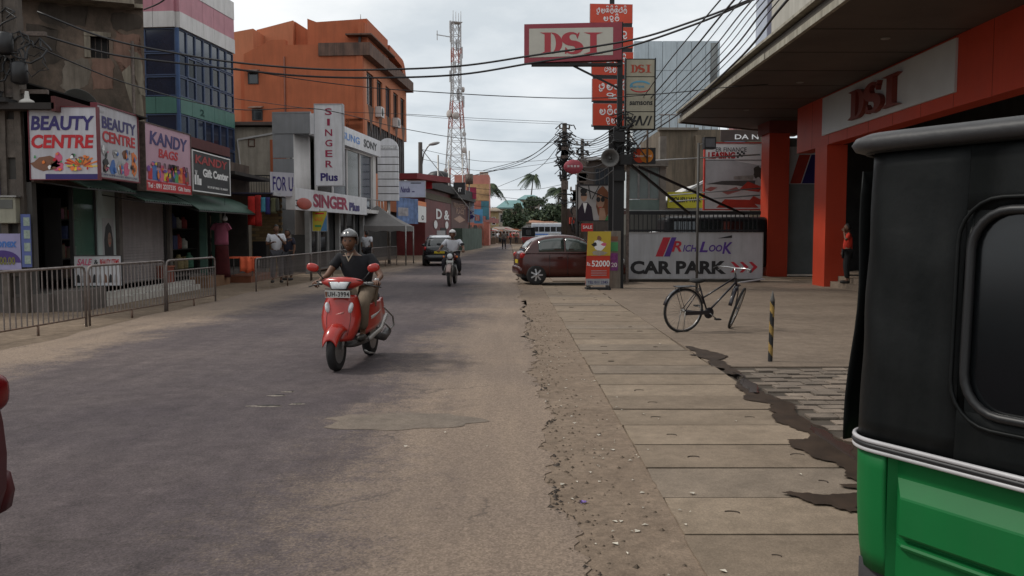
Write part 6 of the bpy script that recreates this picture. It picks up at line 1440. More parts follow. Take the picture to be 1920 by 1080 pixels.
# far houses
def house(label, px0, px1, Y, top, eave, wm_, rm, gable=False, nw=4):
    a, b = V(px0, eave, Y), V(px1, eave, Y); W_ = b.x-a.x; ze_ = a.z-GZ; zr = V(px0, top, Y).z-GZ
    t = thing('house', label, 'house', (a.x, Y, GZ)); solid('wall', wm_, t, 0, W_, 0, 8, 0, ze_)
    m = MB(); e_ = .6; vs = [(-e_,-e_,ze_),(W_+e_,-e_,ze_),(W_+e_,8+e_,ze_),(-e_,8+e_,ze_),(W_*.25,4,zr),(W_*.75,4,zr),(-e_,-e_,ze_-.12),(W_+e_,-e_,ze_-.12),(W_+e_,8+e_,ze_-.12),(-e_,8+e_,ze_-.12)]
    m.add(vs, [(0,1,5,4),(1,2,5),(2,3,4,5),(3,0,4),(6,7,1,0),(7,8,2,1),(8,9,3,2),(9,6,0,3),(6,9,8,7)]); m.build('roof', rm, t)
    for i in range(nw): window(t, W_*(i+.25)/nw, W_*(i+.7)/nw, -.02, ze_*.55, ze_*.8, wind, clad, .06)
teal = mt('teal roof sheet', (.13,.25,.25), .6, .2, .5)
house('pale two storey house with a teal sheet roof at the road end', 934, 988, 170, 374, 390, cream, teal)
house('house with a higher teal hipped roof behind the trees', 975, 1012, 185, 364, 374, cream, teal)
house('narrow tan house left of the teal roofed one', 918, 934, 130, 388, 395, mt('tan wall', (.30,.23,.12)), mt('tan roof', (.25,.2,.15)), nw=1)
house('low shop with a rusty orange roof behind the bus', 966, 1040, 155, 411, 417, mt('white shop wall', (.40,.42,.42)), mt('rust orange roof', (.33,.17,.11), .8, .3))
house('low stall line with cluttered front at the road end', 915, 966, 122, 425, 433, mt('stall wall', (.25,.15,.10), .8, .6, .7), mt('stall roof', (.20,.16,.14)), nw=2)
# market clutter far down
for i in range(12):
    px = 922 + i*6.5; Y = 112 + (i*7)%9; a = V(px, 440, Y); t = thing('market_stall', 'distant market stall with %s cover, %s from the left at the road end' % (['a red','a white','an orange','a brown','a cream'][i%5], ['first','second','third','fourth','fifth','sixth','seventh','eighth','ninth','tenth','eleventh','twelfth'][i]), 'stall', (a.x, Y, GZ), 0, 'distant market stalls at the road end')
    solid('counter', mt('stall wood', (.15,.1,.07)), t, -.5, .5, -.3, .3, 0, .8); m = MB(); m.bar((-.6,0,1.9+.1*(i%3)),(.6,0,1.7+.1*(i%2)),1.0,.08); m.build('cover', [redp, whitep, orangep, brownp, cream][i%5], t)
    for x in (-.5,.5): m = MB(); m.tube([(x,0,0),(x,0,1.8)], .03, 4); m.build('post', steel, t)
# ================================================================ PEOPLE
def skin_mesh(verts, edges, rads, root=0, sub=1):
    me = bpy.data.meshes.new('s'); me.from_pydata([tuple(v) for v in verts], edges, []); ob = bpy.data.objects.new('s', me); C.objects.link(ob)
    md = ob.modifiers.new('k', 'SKIN'); md.use_smooth_shade = True
    sv = me.skin_vertices[0].data
    for i, r in enumerate(rads): sv[i].radius = (r, r); sv[i].use_root = (i == root)
    s_ = ob.modifiers.new('u', 'SUBSURF'); s_.levels = sub; s_.render_levels = sub
    dg = bpy.context.evaluated_depsgraph_get(); out = bpy.data.meshes.new_from_object(ob.evaluated_get(dg))
    vs = [v.co.copy() for v in out.vertices]; fs = [tuple(p.vertices) for p in out.polygons]
    bpy.data.objects.remove(ob); bpy.data.meshes.remove(out); return vs, fs
skin_m = mt('brown skin', (.135, .065, .038), .55, .15, 8)
hair_m = mt('black hair', (.012, .010, .010), .6, .3)
def person(label, loc, rz, J, shirt, trousers, sleeve=.75, bag=None, scale=1.0, look=0, shoes=None, helmet=None, group=None, short=1.0, build=1.0, female=False, grip=False):
    t = thing('person', label, 'person', loc, rz, group); t.scale = (scale,)*3
    J = {k: Vector(v) for k, v in J.items()}
    B = build
    order = ['pel','waist','chest','neck','chin','shL','elL','wrL','shR','elR','wrR','hipL','knL','anL','toL','hipR','knR','anR','toR']
    J['chin'] = J['neck'].lerp(J['head'], .45)
    rad = dict(pel=.125*B, waist=.12*B, chest=.14*B, neck=.056, chin=.052, shL=.062, shR=.062, elL=.042, elR=.042, wrL=.028, wrR=.028, hipL=.088, hipR=.088, knL=.058, knR=.058, anL=.038, anR=.038, toL=.034, toR=.034)
    E = [('pel','waist'),('waist','chest'),('chest','neck'),('neck','chin'),('chest','shL'),('shL','elL'),('elL','wrL'),('chest','shR'),('shR','elR'),('elR','wrR'),('pel','hipL'),('hipL','knL'),('knL','anL'),('anL','toL'),('pel','hipR'),('hipR','knR'),('knR','anR'),('anR','toR')]
    ix = {k: i for i, k in enumerate(order)}
    vs, fs = skin_mesh([J[k] for k in order], [(ix[a], ix[b]) for a, b in E], [rad[k]*.93 for k in order])
    m = MB(); m.add(vs, fs, True)
    h = J['head']; Mh = Matrix.Translation(h) @ Matrix.Rotation(look, 4, 'Z')
    def hs(p):
        z = p.z/.12; x, y = p.x, p.y
        if z < -.1: k = 1 - .32*min(1, (-z-.1)/.9)**1.5; y *= k; x = x*(k if x < 0 else 1-.12*(-z))
        if x > .05: x -= .008*max(0, 1-abs(z-.12)*5)*(abs(y) > .012)        # eye sockets
        if x > .06 and abs(y) < .018 and -.42 < z < .1: x += .020*(1-abs(z+.26)*2.2)
        return Vector((x, y, p.z))
    m.M = Mh; m.ell((0,0,0), (.095,.076,.12), 1, 24, 18, hs)
    for s_ in (-1, 1): m.ell((-.005, s_*.077, -.005), (.016,.010,.030), 1, 8, 6)
    m.ell((.088,0,-.062), (.010,.022,.007), 1, 8, 6)
    m.k = 1
    for s_ in (-1, 1): m.ell((.083, s_*.030, .012), (.009,.014,.008), 1, 8, 6)
    m.k = 0; m.M = None
    for s_, w_, e_ in ((1,'wrL','elL'),(-1,'wrR','elR')):       # hands: palm, four fingers, thumb
        d = (J[w_]-J[e_]).normalized(); side = d.cross(Vector((0,0,1))); side = side.normalized() if side.length > .2 else Vector((0,1,0)); up = side.cross(d)
        c = J[w_] + d*.035
        Mx = Matrix((( d.x, side.x, up.x, c.x),(d.y, side.y, up.y, c.y),(d.z, side.z, up.z, c.z),(0,0,0,1)))
        m.M = Mx; m.ell((.01,0,0), (.05,.040,.018), .8, 10, 6); cu_ = 1.0 if grip else .35
        for k in range(4):
            y0 = (-.029+.0193*k); l_ = (.062,.074,.068,.052)[k]; P_ = [(.045,y0,.004)]; a_ = 0; p = Vector(P_[0])
            for q in range(3): a_ += cu_*(.9 if q else .5); p = p + Vector((math.cos(a_), 0, -math.sin(a_)))*l_*.40; P_.append(tuple(p))
            m.tube(P_, [.0095,.009,.008,.0065], 6)
        m.tube([(.0,-s_*.032,0),(.03,-s_*.052,-.01),(.055,-s_*.048,-.026*cu_-.004)], [.011,.010,.008], 6); m.M = None
    m.build('body', [skin_m, blackp], t)
    # shirt
    o2 = ['pel','waist','chest','neck','shL','eL','shR','eR']; JJ = dict(J); JJ['eL'] = J['shL'].lerp(J['elL'], sleeve); JJ['eR'] = J['shR'].lerp(J['elR'], sleeve); JJ['neck'] = J['chest'].lerp(J['neck'], .60)
    r2 = dict(pel=.148*B, waist=.142*B, chest=.160*B, neck=.082, shL=.078, shR=.078, eL=.066, eR=.066); i2 = {k: i for i, k in enumerate(o2)}
    vs, fs = skin_mesh([JJ[k] for k in o2], [(i2[a], i2[b]) for a, b in (('pel','waist'),('waist','chest'),('chest','neck'),('chest','shL'),('shL','eL'),('chest','shR'),('shR','eR'))], [r2[k] for k in o2])
    m = MB(); m.add(vs, fs, True); m.build('shirt', shirt, t)
    o3 = ['pel','hipL','knL','aL','hipR','knR','aR']; JJ = dict(J); JJ['aL'] = J['knL'].lerp(J['anL'], .86*short); JJ['aR'] = J['knR'].lerp(J['anR'], .86*short)
    r3 = dict(pel=.142*B, hipL=.105, hipR=.105, knL=.082, knR=.082, aL=.066, aR=.066); i3 = {k: i for i, k in enumerate(o3)}
    vs, fs = skin_mesh([JJ[k] for k in o3], [(i3[a], i3[b]) for a, b in (('pel','hipL'),('hipL','knL'),('knL','aL'),('pel','hipR'),('hipR','knR'),('knR','aR'))], [r3[k] for k in o3])
    m = MB(); m.add(vs, fs, True); m.build('trousers', trousers, t)
    if shoes:
        for a_, b_2 in (('anL','toL'),('anR','toR')):
            m = MB(); d = J[b_2]-J[a_]; d.z = 0; q = math.atan2(d.y, d.x); m.M = Matrix.Translation((J[a_].x+d.x*.45, J[a_].y+d.y*.45, J[b_2].z)) @ Matrix.Rotation(q,4,'Z'); m.ell((0,0,.005),(.135,.048,.042),.75,14,8); m.build('shoe', shoes, t)
    if helmet:
        m = MB(); m.M = Mh
        def hf(u, v):
            a_ = -math.pi*.5 + v*math.pi*1.0; q = 2*math.pi*u; b = R(90)-R(90+ (28 if math.cos(q) < .2 else -18))*v
            return (.125*math.cos(b)*math.cos(q)-.01, .112*math.cos(b)*math.sin(q), .02+.135*math.sin(b))
        m.shell(hf, 28, 9, -.012); m.build('helmet', helmet, t)
        m = MB(); m.M = Mh; m.tube([(.03,-.085,-.02),(.055,-.06,-.10),(.06,0,-.125),(.055,.06,-.10),(.03,.085,-.02)], .006, 5); m.build('chin_strap', blackp, t)
    else:
        m = MB(); m.M = Mh
        def hf(u, v):
            q = 2*math.pi*u; b = R(90)-R(90+(25 if math.cos(q) < .1 else -35))*v
            return (.102*math.cos(b)*math.cos(q)-.008, .084*math.cos(b)*math.sin(q), .008+.125*math.sin(b))
        m.shell(hf, 24, 8, -.008)
        if female: m.ell((-.1,0,-.03),(.05,.05,.07))
        m.build('hair', hair_m, t)
    return t
def stand(h=1.68, lean=0, arms='down', stride=0, sw=.20):
    k = h/1.72
    J = dict(pel=(0,0,.93), waist=(.0,0,1.08), chest=(.0,0,1.27), neck=(-.01,0,1.46), head=(.02,0,1.60), shL=(-.01,sw,1.40), shR=(-.01,-sw,1.40), hipL=(0,.10,.88), hipR=(0,-.10,.88),
        knL=(.03+stride*.5,.11,.49), knR=(.03-stride*.25,-.11,.49), anL=(stride*.7,.12,.08), anR=(-.02-stride*.8,-.12,.08+stride*.12), toL=(.15+stride*.7,.14,.035), toR=(.12-stride*.75,-.14,.035+stride*.03))
    if arms == 'down': J.update(elL=(-.03,sw+.07,1.12), wrL=(.06,sw+.08,.87), elR=(-.03,-sw-.07,1.12), wrR=(.06,-sw-.08,.87))
    if arms == 'phone': J.update(elL=(.06,sw+.06,1.14), wrL=(.26,sw-.10,1.34), elR=(.02,-sw-.08,1.13), wrR=(.22,-sw+.08,1.20))
    if arms == 'ear': J.update(elL=(.10,sw+.16,1.25), wrL=(.12,.12,1.50), elR=(-.03,-sw-.07,1.12), wrR=(.08,-sw-.02,.95))
    return {a: tuple(c*k for c in b) for a, b in J.items()}
khaki = mt('khaki cloth', (.16,.12,.085), .9, .2, 6, bump=.35, bscale=10); blks = mt('black tee', (.010,.010,.013), .9, .3, 6, bump=.35, bscale=9)
whs = mt('white shirt', (.55,.56,.60), .85, .12, 6, bump=.4, bscale=9); dkt = mt('dark trousers', (.025,.023,.028), .9, .3, 6, bump=.3, bscale=10); shoe = mt('dark shoe', (.03,.025,.022), .6)
reds = mt('red shirt', (.52,.035,.018), .85, .15, 6, bump=.35, bscale=9)

# ---- scooter
def tyre(root, x, r, w, name='wheel', rim_r=.62, rimmat=None):
    wo_ = mo(name, None, root, (x, 0, r)); m = MB()
    prof = [(r*rim_r, -w*.38),(r*.82, -w*.5),(r*.95, -w*.42),(r, -w*.15),(r, w*.15),(r*.95, w*.42),(r*.82, w*.5),(r*rim_r, w*.38)]
    m.lathe(prof, axis='y', n=30); 
    m.build('tyre', rubber, wo_); m = MB(); m.lathe([(.03,-w*.45),(r*.25,-w*.4),(r*rim_r,-w*.40),(r*rim_r+.004,-w*.40),(r*rim_r+.004,w*.40),(r*rim_r,w*.40),(r*.25,w*.4),(.03,w*.45)], axis='y', n=24)
    m.build('rim', rimmat or mt('wheel alloy', (.22,.22,.22), .4, .2, metal=.6), wo_); return wo_
sred = mt('scooter red', (.38,.022,.014), .28, .18, 3, coat=.4); sgrey = mt('scooter grey plastic', (.05,.045,.045), .5, .2); lens = mt('clear lens', (.62,.64,.66), .12, .25, 20, spec=.8)
def scooter(loc, rz):
    t = thing('motor_scooter', 'bright red motor scooter ridden towards the camera with number plate UH-3994', 'scooter', loc, rz)
    fw_ = tyre(t, .62, .235, .095, 'front_wheel'); rw2 = tyre(t, -.62, .235, .10, 'rear_wheel')
    m = MB(); 
    for s_ in (-1,1): m.tube([(.62,s_*.066,.235),(.55,s_*.066,.42),(.50,s_*.05,.56)], .018, 8)
    m.tube([(.50,0,.5),(.38,0,.98)], .03, 8); m.build('fork', steel, t)
    # front mudguard with beak
    m = MB(); m.shell(lambda u, v: ((.60 + (.275+.02*math.sin(math.pi*u))*math.cos(R(28+85*u)), (v-.5)*2*(.115-.04*(1-u)**2), .235+(.275+.02*math.sin(math.pi*u))*math.sin(R(28+85*u)) - .075*abs(2*v-1)**2.4)), 16, 12, .006)
    m.build('front_mudguard', sred, t)
    # apron
    ws = [(.33,.15),(.40,.19),(.48,.22),(.58,.235),(.68,.225),(.77,.20),(.84,.17)]
    def wz(z):
        for (a, b), (c, d) in zip(ws, ws[1:]):
            if z <= c: k = (z-a)/(c-a); k = max(0,k); return b+(d-b)*k
        return ws[-1][1]
    def ap(u, v):
        z = .33+.51*v; y = (2*u-1)*wz(z); x = .50 - .10*(v-.3) + .10*(1-(2*u-1)**2)**.8*(1-.3*v) - .03*(2*u-1)**4
        if z < .48: x += -.0
        return (x, y, z)
    m = MB(); m.shell(ap, 18, 14, .03); m.build('front_apron', sred, t)
    m = MB(); m.shell(lambda u, v: (ap(u,v)[0]-.035-.02*math.sin(math.pi*v), ap(u,v)[1]*.96, ap(u,v)[2]), 12, 8, .015); m.build('leg_shield', sgrey, t)
    for s_ in (-1,1):
        m = MB(); m.M = Matrix.Translation((.515, s_*.135, .70)) @ Matrix.Rotation(s_*R(38),4,'Z') @ Matrix.Rotation(s_*R(-14),4,'X'); m.ell((0,0,0),(.03,.026,.062),.85,12,8); m.build('indicator', lens, t)
    m = MB(); m.shell(lambda u, v: (ap(.5+.10*(u-.5),.62)[0]+.004+.0*v, (u-.5)*.12+.01*v, .60+.02*v+.04*u), 4, 2, .002); m.build('chrome_emblem', mt('rose emblem', (.55,.25,.22), .3), t)
    # headlight cowl and bars
    m = MB(); m.M = Matrix.Translation((.40,0,.955)) @ Matrix.Rotation(R(-12),4,'Y')
    def cw(p):
        k = max(0, 1-abs(p.y)/.28); return Vector((p.x*(.45+.55*k), p.y, p.z*(.55+.45*k)+.03*abs(p.y)/.25))
    m.ell((0,0,0),(.12,.25,.085),.85,28,14,cw); m.build('headlight_cowl', sred, t)
    m = MB(); m.M = Matrix.Translation((.512,0,.952)) @ Matrix.Rotation(R(-14),4,'Y')
    m.shell(lambda u, v: (.018*(1-(2*u-1)**2)*.9 - .008*(2*v-1)**2, (2*u-1)*(.080+.035*v), -.045+.082*v), 12, 8, .02); m.build('headlight', lens, t)
    m = MB(); m.M = Matrix.Translation((.502,0,.952)) @ Matrix.Rotation(R(-14),4,'Y'); m.shell(lambda u, v: (.018*(1-(2*u-1)**2) - .008*(2*v-1)**2, (2*u-1)*(.09+.045*v), -.054+.096*v), 12, 8, .02); m.build('headlight_surround', sgrey, t)
    m = MB(); m.tube([(.36,-.2,.96),(.32,-.29,.965),(.26,-.36,.955)], .017, 8); m.tube([(.36,.2,.96),(.32,.29,.965),(.26,.36,.955)], .017, 8); m.build('handlebar', steel, t)
    for s_ in (-1,1):
        m = MB(); m.tube([(.31,s_*.28,.962),(.25,s_*.38,.955)], .022, 10); m.build('grip', rubber, t)
        m = MB(); m.tube([(.36,s_*.25,.955),(.36,s_*.34,.945),(.31,s_*.43,.92)], [.008,.007,.009], 6); m.build('brake_lever', mt('lever', (.08,.08,.08), .4, metal=.5), t)
        m = MB(); m.tube([(.36,s_*.22,.99),(.35,s_*.28,1.06),(.36,s_*.33,1.12)], .007, 6); st_ = m.build('mirror_stem', black, t)
        m = MB(); m.M = Matrix.Translation((.37,s_*.36,1.145)) @ Matrix.Rotation(s_*R(12),4,'X'); m.ell((0,0,0),(.028,.072,.048),.8,14,10); m.build('mirror', sred, t)
    for s_ in (-1,1):
        m = MB(); m.tube([(.33,s_*.27,.95),(.42,s_*.30,.99),(.44,s_*.18,1.01),(.38,s_*.08,.97)], .005, 5); m.build('brake_cable', rubber, t)
        m = MB(); m.tube([(ap(.5+s_*.30, v/8)[0]+.002, ap(.5+s_*.30, v/8)[1], ap(.5+s_*.30, v/8)[2]) for v in range(1, 8)], .0022, 4); m.build('panel_gap', blackp, t)
        m = MB(); m.shell(lambda u, v: (-.12-.42*u, s_*(.138+.07*math.sin(math.pi*min(1,(.23+.44*u)*1.15))**.7-.02), .50+.10*u+.05*v*(1-u)), 8, 2, .003*s_); m.build('decal', mt('decal silver', (.5,.5,.5), .3), t)
    m = MB(); m.tube([(.52,-.16,.915),(.535,0,.905),(.52,.16,.915)], .004, 5); m.build('panel_gap', blackp, t)
    # number plate
    pl = mo('number_plate', None, t, (.56, 0, .855)); pl.rotation_euler = (R(8), 0, R(90)); solid('plate', mt('plate white', (.55,.55,.52), .4, .08), pl, -.145, .145, -.006, 0, -.04, .04)
    T(pl, 'UH-3994', -.112, .135, -.026, .029, blackp, .012, y=-.008, sp=1.15); flat(pl, rect(-.14,-.12,-.03,.03), brownp, y=-.007)
    m = MB(); m.box(-.14,.14,.0,.05,-.01,.01); m.build('bracket', black, pl)
    # floor board, body
    m = MB(); m.M = Matrix.Translation((.12,0,.27)); m.ell((0,0,0),(.36,.17,.035),.4,24,8); m.build('floor_board', sgrey, t)
    for s_ in (-1,1):
        m = MB(); m.shell(lambda u, v: (.10-.95*u, s_*(.13+.07*math.sin(math.pi*min(1,u*1.15))**.7 - .03*v), .34+.16*u+(.36-.14*u)*v*(1-.0*u)), 16, 8, .02*s_); m.build('side_panel', sred, t)
        m = MB(); m.tube([(-.05,s_*.16,.28),(-.4,s_*.2,.36),(-.75,s_*.17,.5)], .03, 8); m.build('lower_trim', mt('silver trim', (.40,.38,.36), .35, metal=.3), t)
    m = MB(); m.M = Matrix.Translation((-.35,0,.50)); m.ell((0,0,0),(.42,.12,.17),.6,20,10); m.build('engine_cover', sgrey, t)
    m = MB(); m.M = Matrix.Translation((-.32,0,.73)); m.ell((0,0,0),(.42,.145,.06),.6,24,10,lambda p: Vector((p.x, p.y*(1-.2*max(0,p.x)/.42), p.z+.03*(p.x/.42)**2))); m.build('seat', rubber, t)
    m = MB(); m.ell((-.82,0,.66),(.08,.10,.07),.8,12,8); m.build('tail_light', redp, t)
    m = MB(); m.tube([(-.2,-.17,.26),(-.45,-.19,.27),(-.8,-.2,.36)], [.03,.05,.055], 10); m.build('exhaust', mt('exhaust', (.05,.05,.05), .4, metal=.5), t)
    m = MB(); m.tube([(-.3,.17,.3),(-.5,.21,.25),(-.72,.2,.3)], .05, 8); m.build('gear_case', sgrey, t)
    m = MB(); m.tube([(-.50,.22,.62),(-.78,.25,.48),(-.86,.24,.36),(-.7,.24,.33),(-.5,.23,.42)], .012, 6); m.build('saree_guard', steel, t)
    m = MB(); m.tube([(.05,.14,.16),(.0,.18,.12),(-.12,.2,.1)], .012, 6); m.build('stand', steel, t)
    return t
fpx = G(628, 698); hd = R(-90-9)
loc = (fpx.x - .62*math.cos(hd) - .0, fpx.y - .62*math.sin(hd) + .15, 0)
hd = R(-98); loc = (fpx.x - .62*math.cos(hd), fpx.y + .10 - .62*math.sin(hd), 0)
scooter(loc, hd)
J = dict(pel=(-.24,0,.83), waist=(-.25,0,.95), chest=(-.22,-.05,1.12), neck=(-.18,-.075,1.30), head=(-.12,-.09,1.435), shL=(-.2,.15,1.23), shR=(-.2,-.25,1.235), elL=(-.02,.33,1.03), elR=(-.02,-.33,1.03), wrL=(.20,.345,.985), wrR=(.20,-.345,.985),
    hipL=(-.17,.10,.80), hipR=(-.17,-.10,.80), knL=(.24,.19,.72), knR=(.24,-.17,.72), anL=(.14,.15,.36), anR=(.14,-.13,.36), toL=(.28,.17,.32), toR=(.28,-.15,.32))
rd = person('scooter rider in a black V neck tee, khaki trousers and silver half helmet', loc, hd, J, blks, khaki, sleeve=.62, helmet=mt('silver helmet', (.13,.13,.135), .25, .1, coat=.5), shoes=shoe, look=R(6), grip=True, build=1.08)
m = MB(); m.prism([(-.055,1.30),(.0,1.20),(.055,1.30),(.043,1.305),(.0,1.222),(-.043,1.305)], -.008, .008)
m.v = [Vector((-.055 + (1.30-v.z)*.25 + (v.y), v.x-.07, v.z)) for v in m.v]; m.build('collar', mt('cream collar', (.30,.24,.18), .8), rd)
m = MB(); m.lathe([(.033,-.008),(.036,0),(.033,.008)], (.20,.345,.985), 'x', 12); m.build('watch', mt('watch steel', (.3,.3,.3), .3, metal=.8), rd)

# ---- motorcycle and rider
def motorcycle(loc, rz):
    t = thing('motorcycle', 'dark red and silver motorcycle approaching in the middle of the road', 'motorcycle', loc, rz)
    tyre(t, .66, .30, .085, 'front_wheel', .75); tyre(t, -.64, .30, .10, 'rear_wheel', .75)
    m = MB()
    for s_ in (-1,1): m.tube([(.66,s_*.075,.30),(.44,s_*.08,.92)], .02, 8)
    m.build('fork', steel, t)
    dm = mt('motorcycle maroon', (.12,.015,.015), .3, .1, coat=.4)
    m = MB(); m.shell(lambda u, v: (.66+.34*math.cos(R(20+100*u)), (v-.5)*.15, .30+.34*math.sin(R(20+100*u))-.03*(2*v-1)**2), 10, 5, .006); m.build('mudguard', mt('mudguard silver', (.30,.22,.20), .4, metal=.4), t)
    m = MB(); m.lathe([(.02,.05),(.07,.045),(.085,.02),(.08,-.05),(.03,-.08)], (.50,0,.86), 'x', 18); m.build('headlight', lens, t)
    m = MB(); m.ell((.46,0,.88),(.08,.12,.12),.8); m.build('headlight_shell', black, t)
    m = MB(); m.ell((.08,0,.82),(.28,.14,.13),.8); m.build('fuel_tank', dm, t)
    m = MB(); m.ell((-.38,0,.80),(.36,.13,.06),.6); m.build('seat', rubber, t)
    m = MB(); m.ell((.02,0,.42),(.24,.13,.17),.6); m.box(-.6,.3,-.04,.04,.28,.34); m.build('engine', mt('engine grey', (.10,.10,.10), .5, metal=.5), t)
    m = MB(); m.tube([(.42,-.06,.98),(.36,-.2,1.02),(.25,-.37,1.0)], .013, 6); m.tube([(.42,.06,.98),(.36,.2,1.02),(.25,.37,1.0)], .013, 6); m.tube([(.42,-.06,.98),(.42,.06,.98)], .013, 6); m.build('handlebar', steel, t)
    for s_ in (-1,1):
        m = MB(); m.tube([(.34,s_*.24,1.02),(.36,s_*.32,1.16)], .006, 5); m.ell((.36,s_*.34,1.2),(.02,.065,.04)); m.build('mirror', blackp, t)
        m = MB(); m.ell((.44,s_*.19,.84),(.03,.03,.03)); m.build('indicator', orangep, t)
        m = MB(); m.tube([(.35,s_*.14,.3),(.35,s_*.2,.42),(.32,s_*.14,.6)], .014, 6); m.build('crash_bar', steel, t)
        m = MB(); m.tube([(.1,s_*.1,.3),(.1,s_*.27,.3)], .015, 6); m.build('foot_peg', rubber, t)
    m = MB(); m.box(.555,.565,-.1,.1,.68,.74); m.build('number_plate', mt('plate white'), t)
    m = MB(); m.tube([(.1,-.13,.3),(-.3,-.15,.27),(-.85,-.16,.33)], [.02,.035,.045], 8); m.build('exhaust', chrome, t)
    return t
a = G(843, 537); hd = R(-93); loc = (a.x+.03, a.y+.66, 0); motorcycle(loc, hd)
J2 = dict(pel=(-.24,0,.88), waist=(-.23,0,1.0), chest=(-.18,0,1.17), neck=(-.14,0,1.34), head=(-.08,0,1.475), shL=(-.16,.20,1.28), shR=(-.16,-.20,1.28), elL=(-.0,.34,1.08), elR=(-.0,-.34,1.08), wrL=(.22,.35,1.03), wrR=(.22,-.35,1.03),
    hipL=(-.16,.10,.85), hipR=(-.16,-.10,.85), knL=(.20,.22,.68), knR=(.20,-.22,.68), anL=(.06,.22,.36), anR=(.06,-.22,.36), toL=(.2,.24,.33), toR=(.2,-.24,.33))
person('motorcycle rider in a white short sleeved shirt and white helmet', loc, hd, J2, whs, dkt, sleeve=.7, helmet=mt('white helmet', (.6,.6,.6), .25), shoes=shoe, grip=True)
# ---- pedestrians
a = V(519, 500, 24.6); person('man in a white tee standing with a hand at his chin behind the barrier', (a.x, 24.6, GZ+.12), R(-75), stand(1.66, arms='phone'), whs, mt('grey jeans', (.06,.06,.07), .9, .3), shoes=shoe, look=R(20))
a = V(541, 500, 26.2); person('person in dark clothes leaning behind the man in the white tee', (a.x, 26.2, GZ+.1), R(-120), stand(1.55), mt('dark navy top', (.02,.02,.035), .9), mt('grey jeans'), shoes=shoe)
a = V(688, 470, 37); person('man in a white shirt seen from behind near the canopy tent', (a.x, 37, GZ), R(70), stand(1.62), whs, dkt, shoes=shoe)
a = G(945, 467); person('distant walker in the road carrying a dark bag', (a.x, a.y, 0), R(95), stand(1.66, stride=.25), mt('grey brown shirt', (.13,.11,.10), .9), dkt, shoes=shoe)
m = MB(); m.ell((a.x-.36, a.y, .85), (.12,.18,.24), .7); m.build('carried_bag', black, label='dark bag carried at the left side of the distant walker', cat='bag')
a = V(1591, 460, 23.3); person('shop worker in a red shirt and black trousers with a hand raised to the ear', (a.x-.02, 23.3, .15), R(165), stand(1.62, arms='ear'), reds, mt('black trousers', (.012,.012,.013), .9), sleeve=.8, shoes=shoe, female=False)
for i, (px, Y) in enumerate(((957,100),(934,118),(968,108),(1080,95),(1073,88))):
    a = V(px, 440, Y); person(['tiny far walker left of the red three wheeler','tiny far figure by the market stalls','tiny far figure beside the distant red car','tiny far figure in red by the far cable pole','tiny far figure nearer the cable pole'][i], (a.x, Y, 0), R(40*i), stand(1.6), [reds, whs, khaki, reds, mt('blue shirt', (.06,.10,.25))][i], dkt)

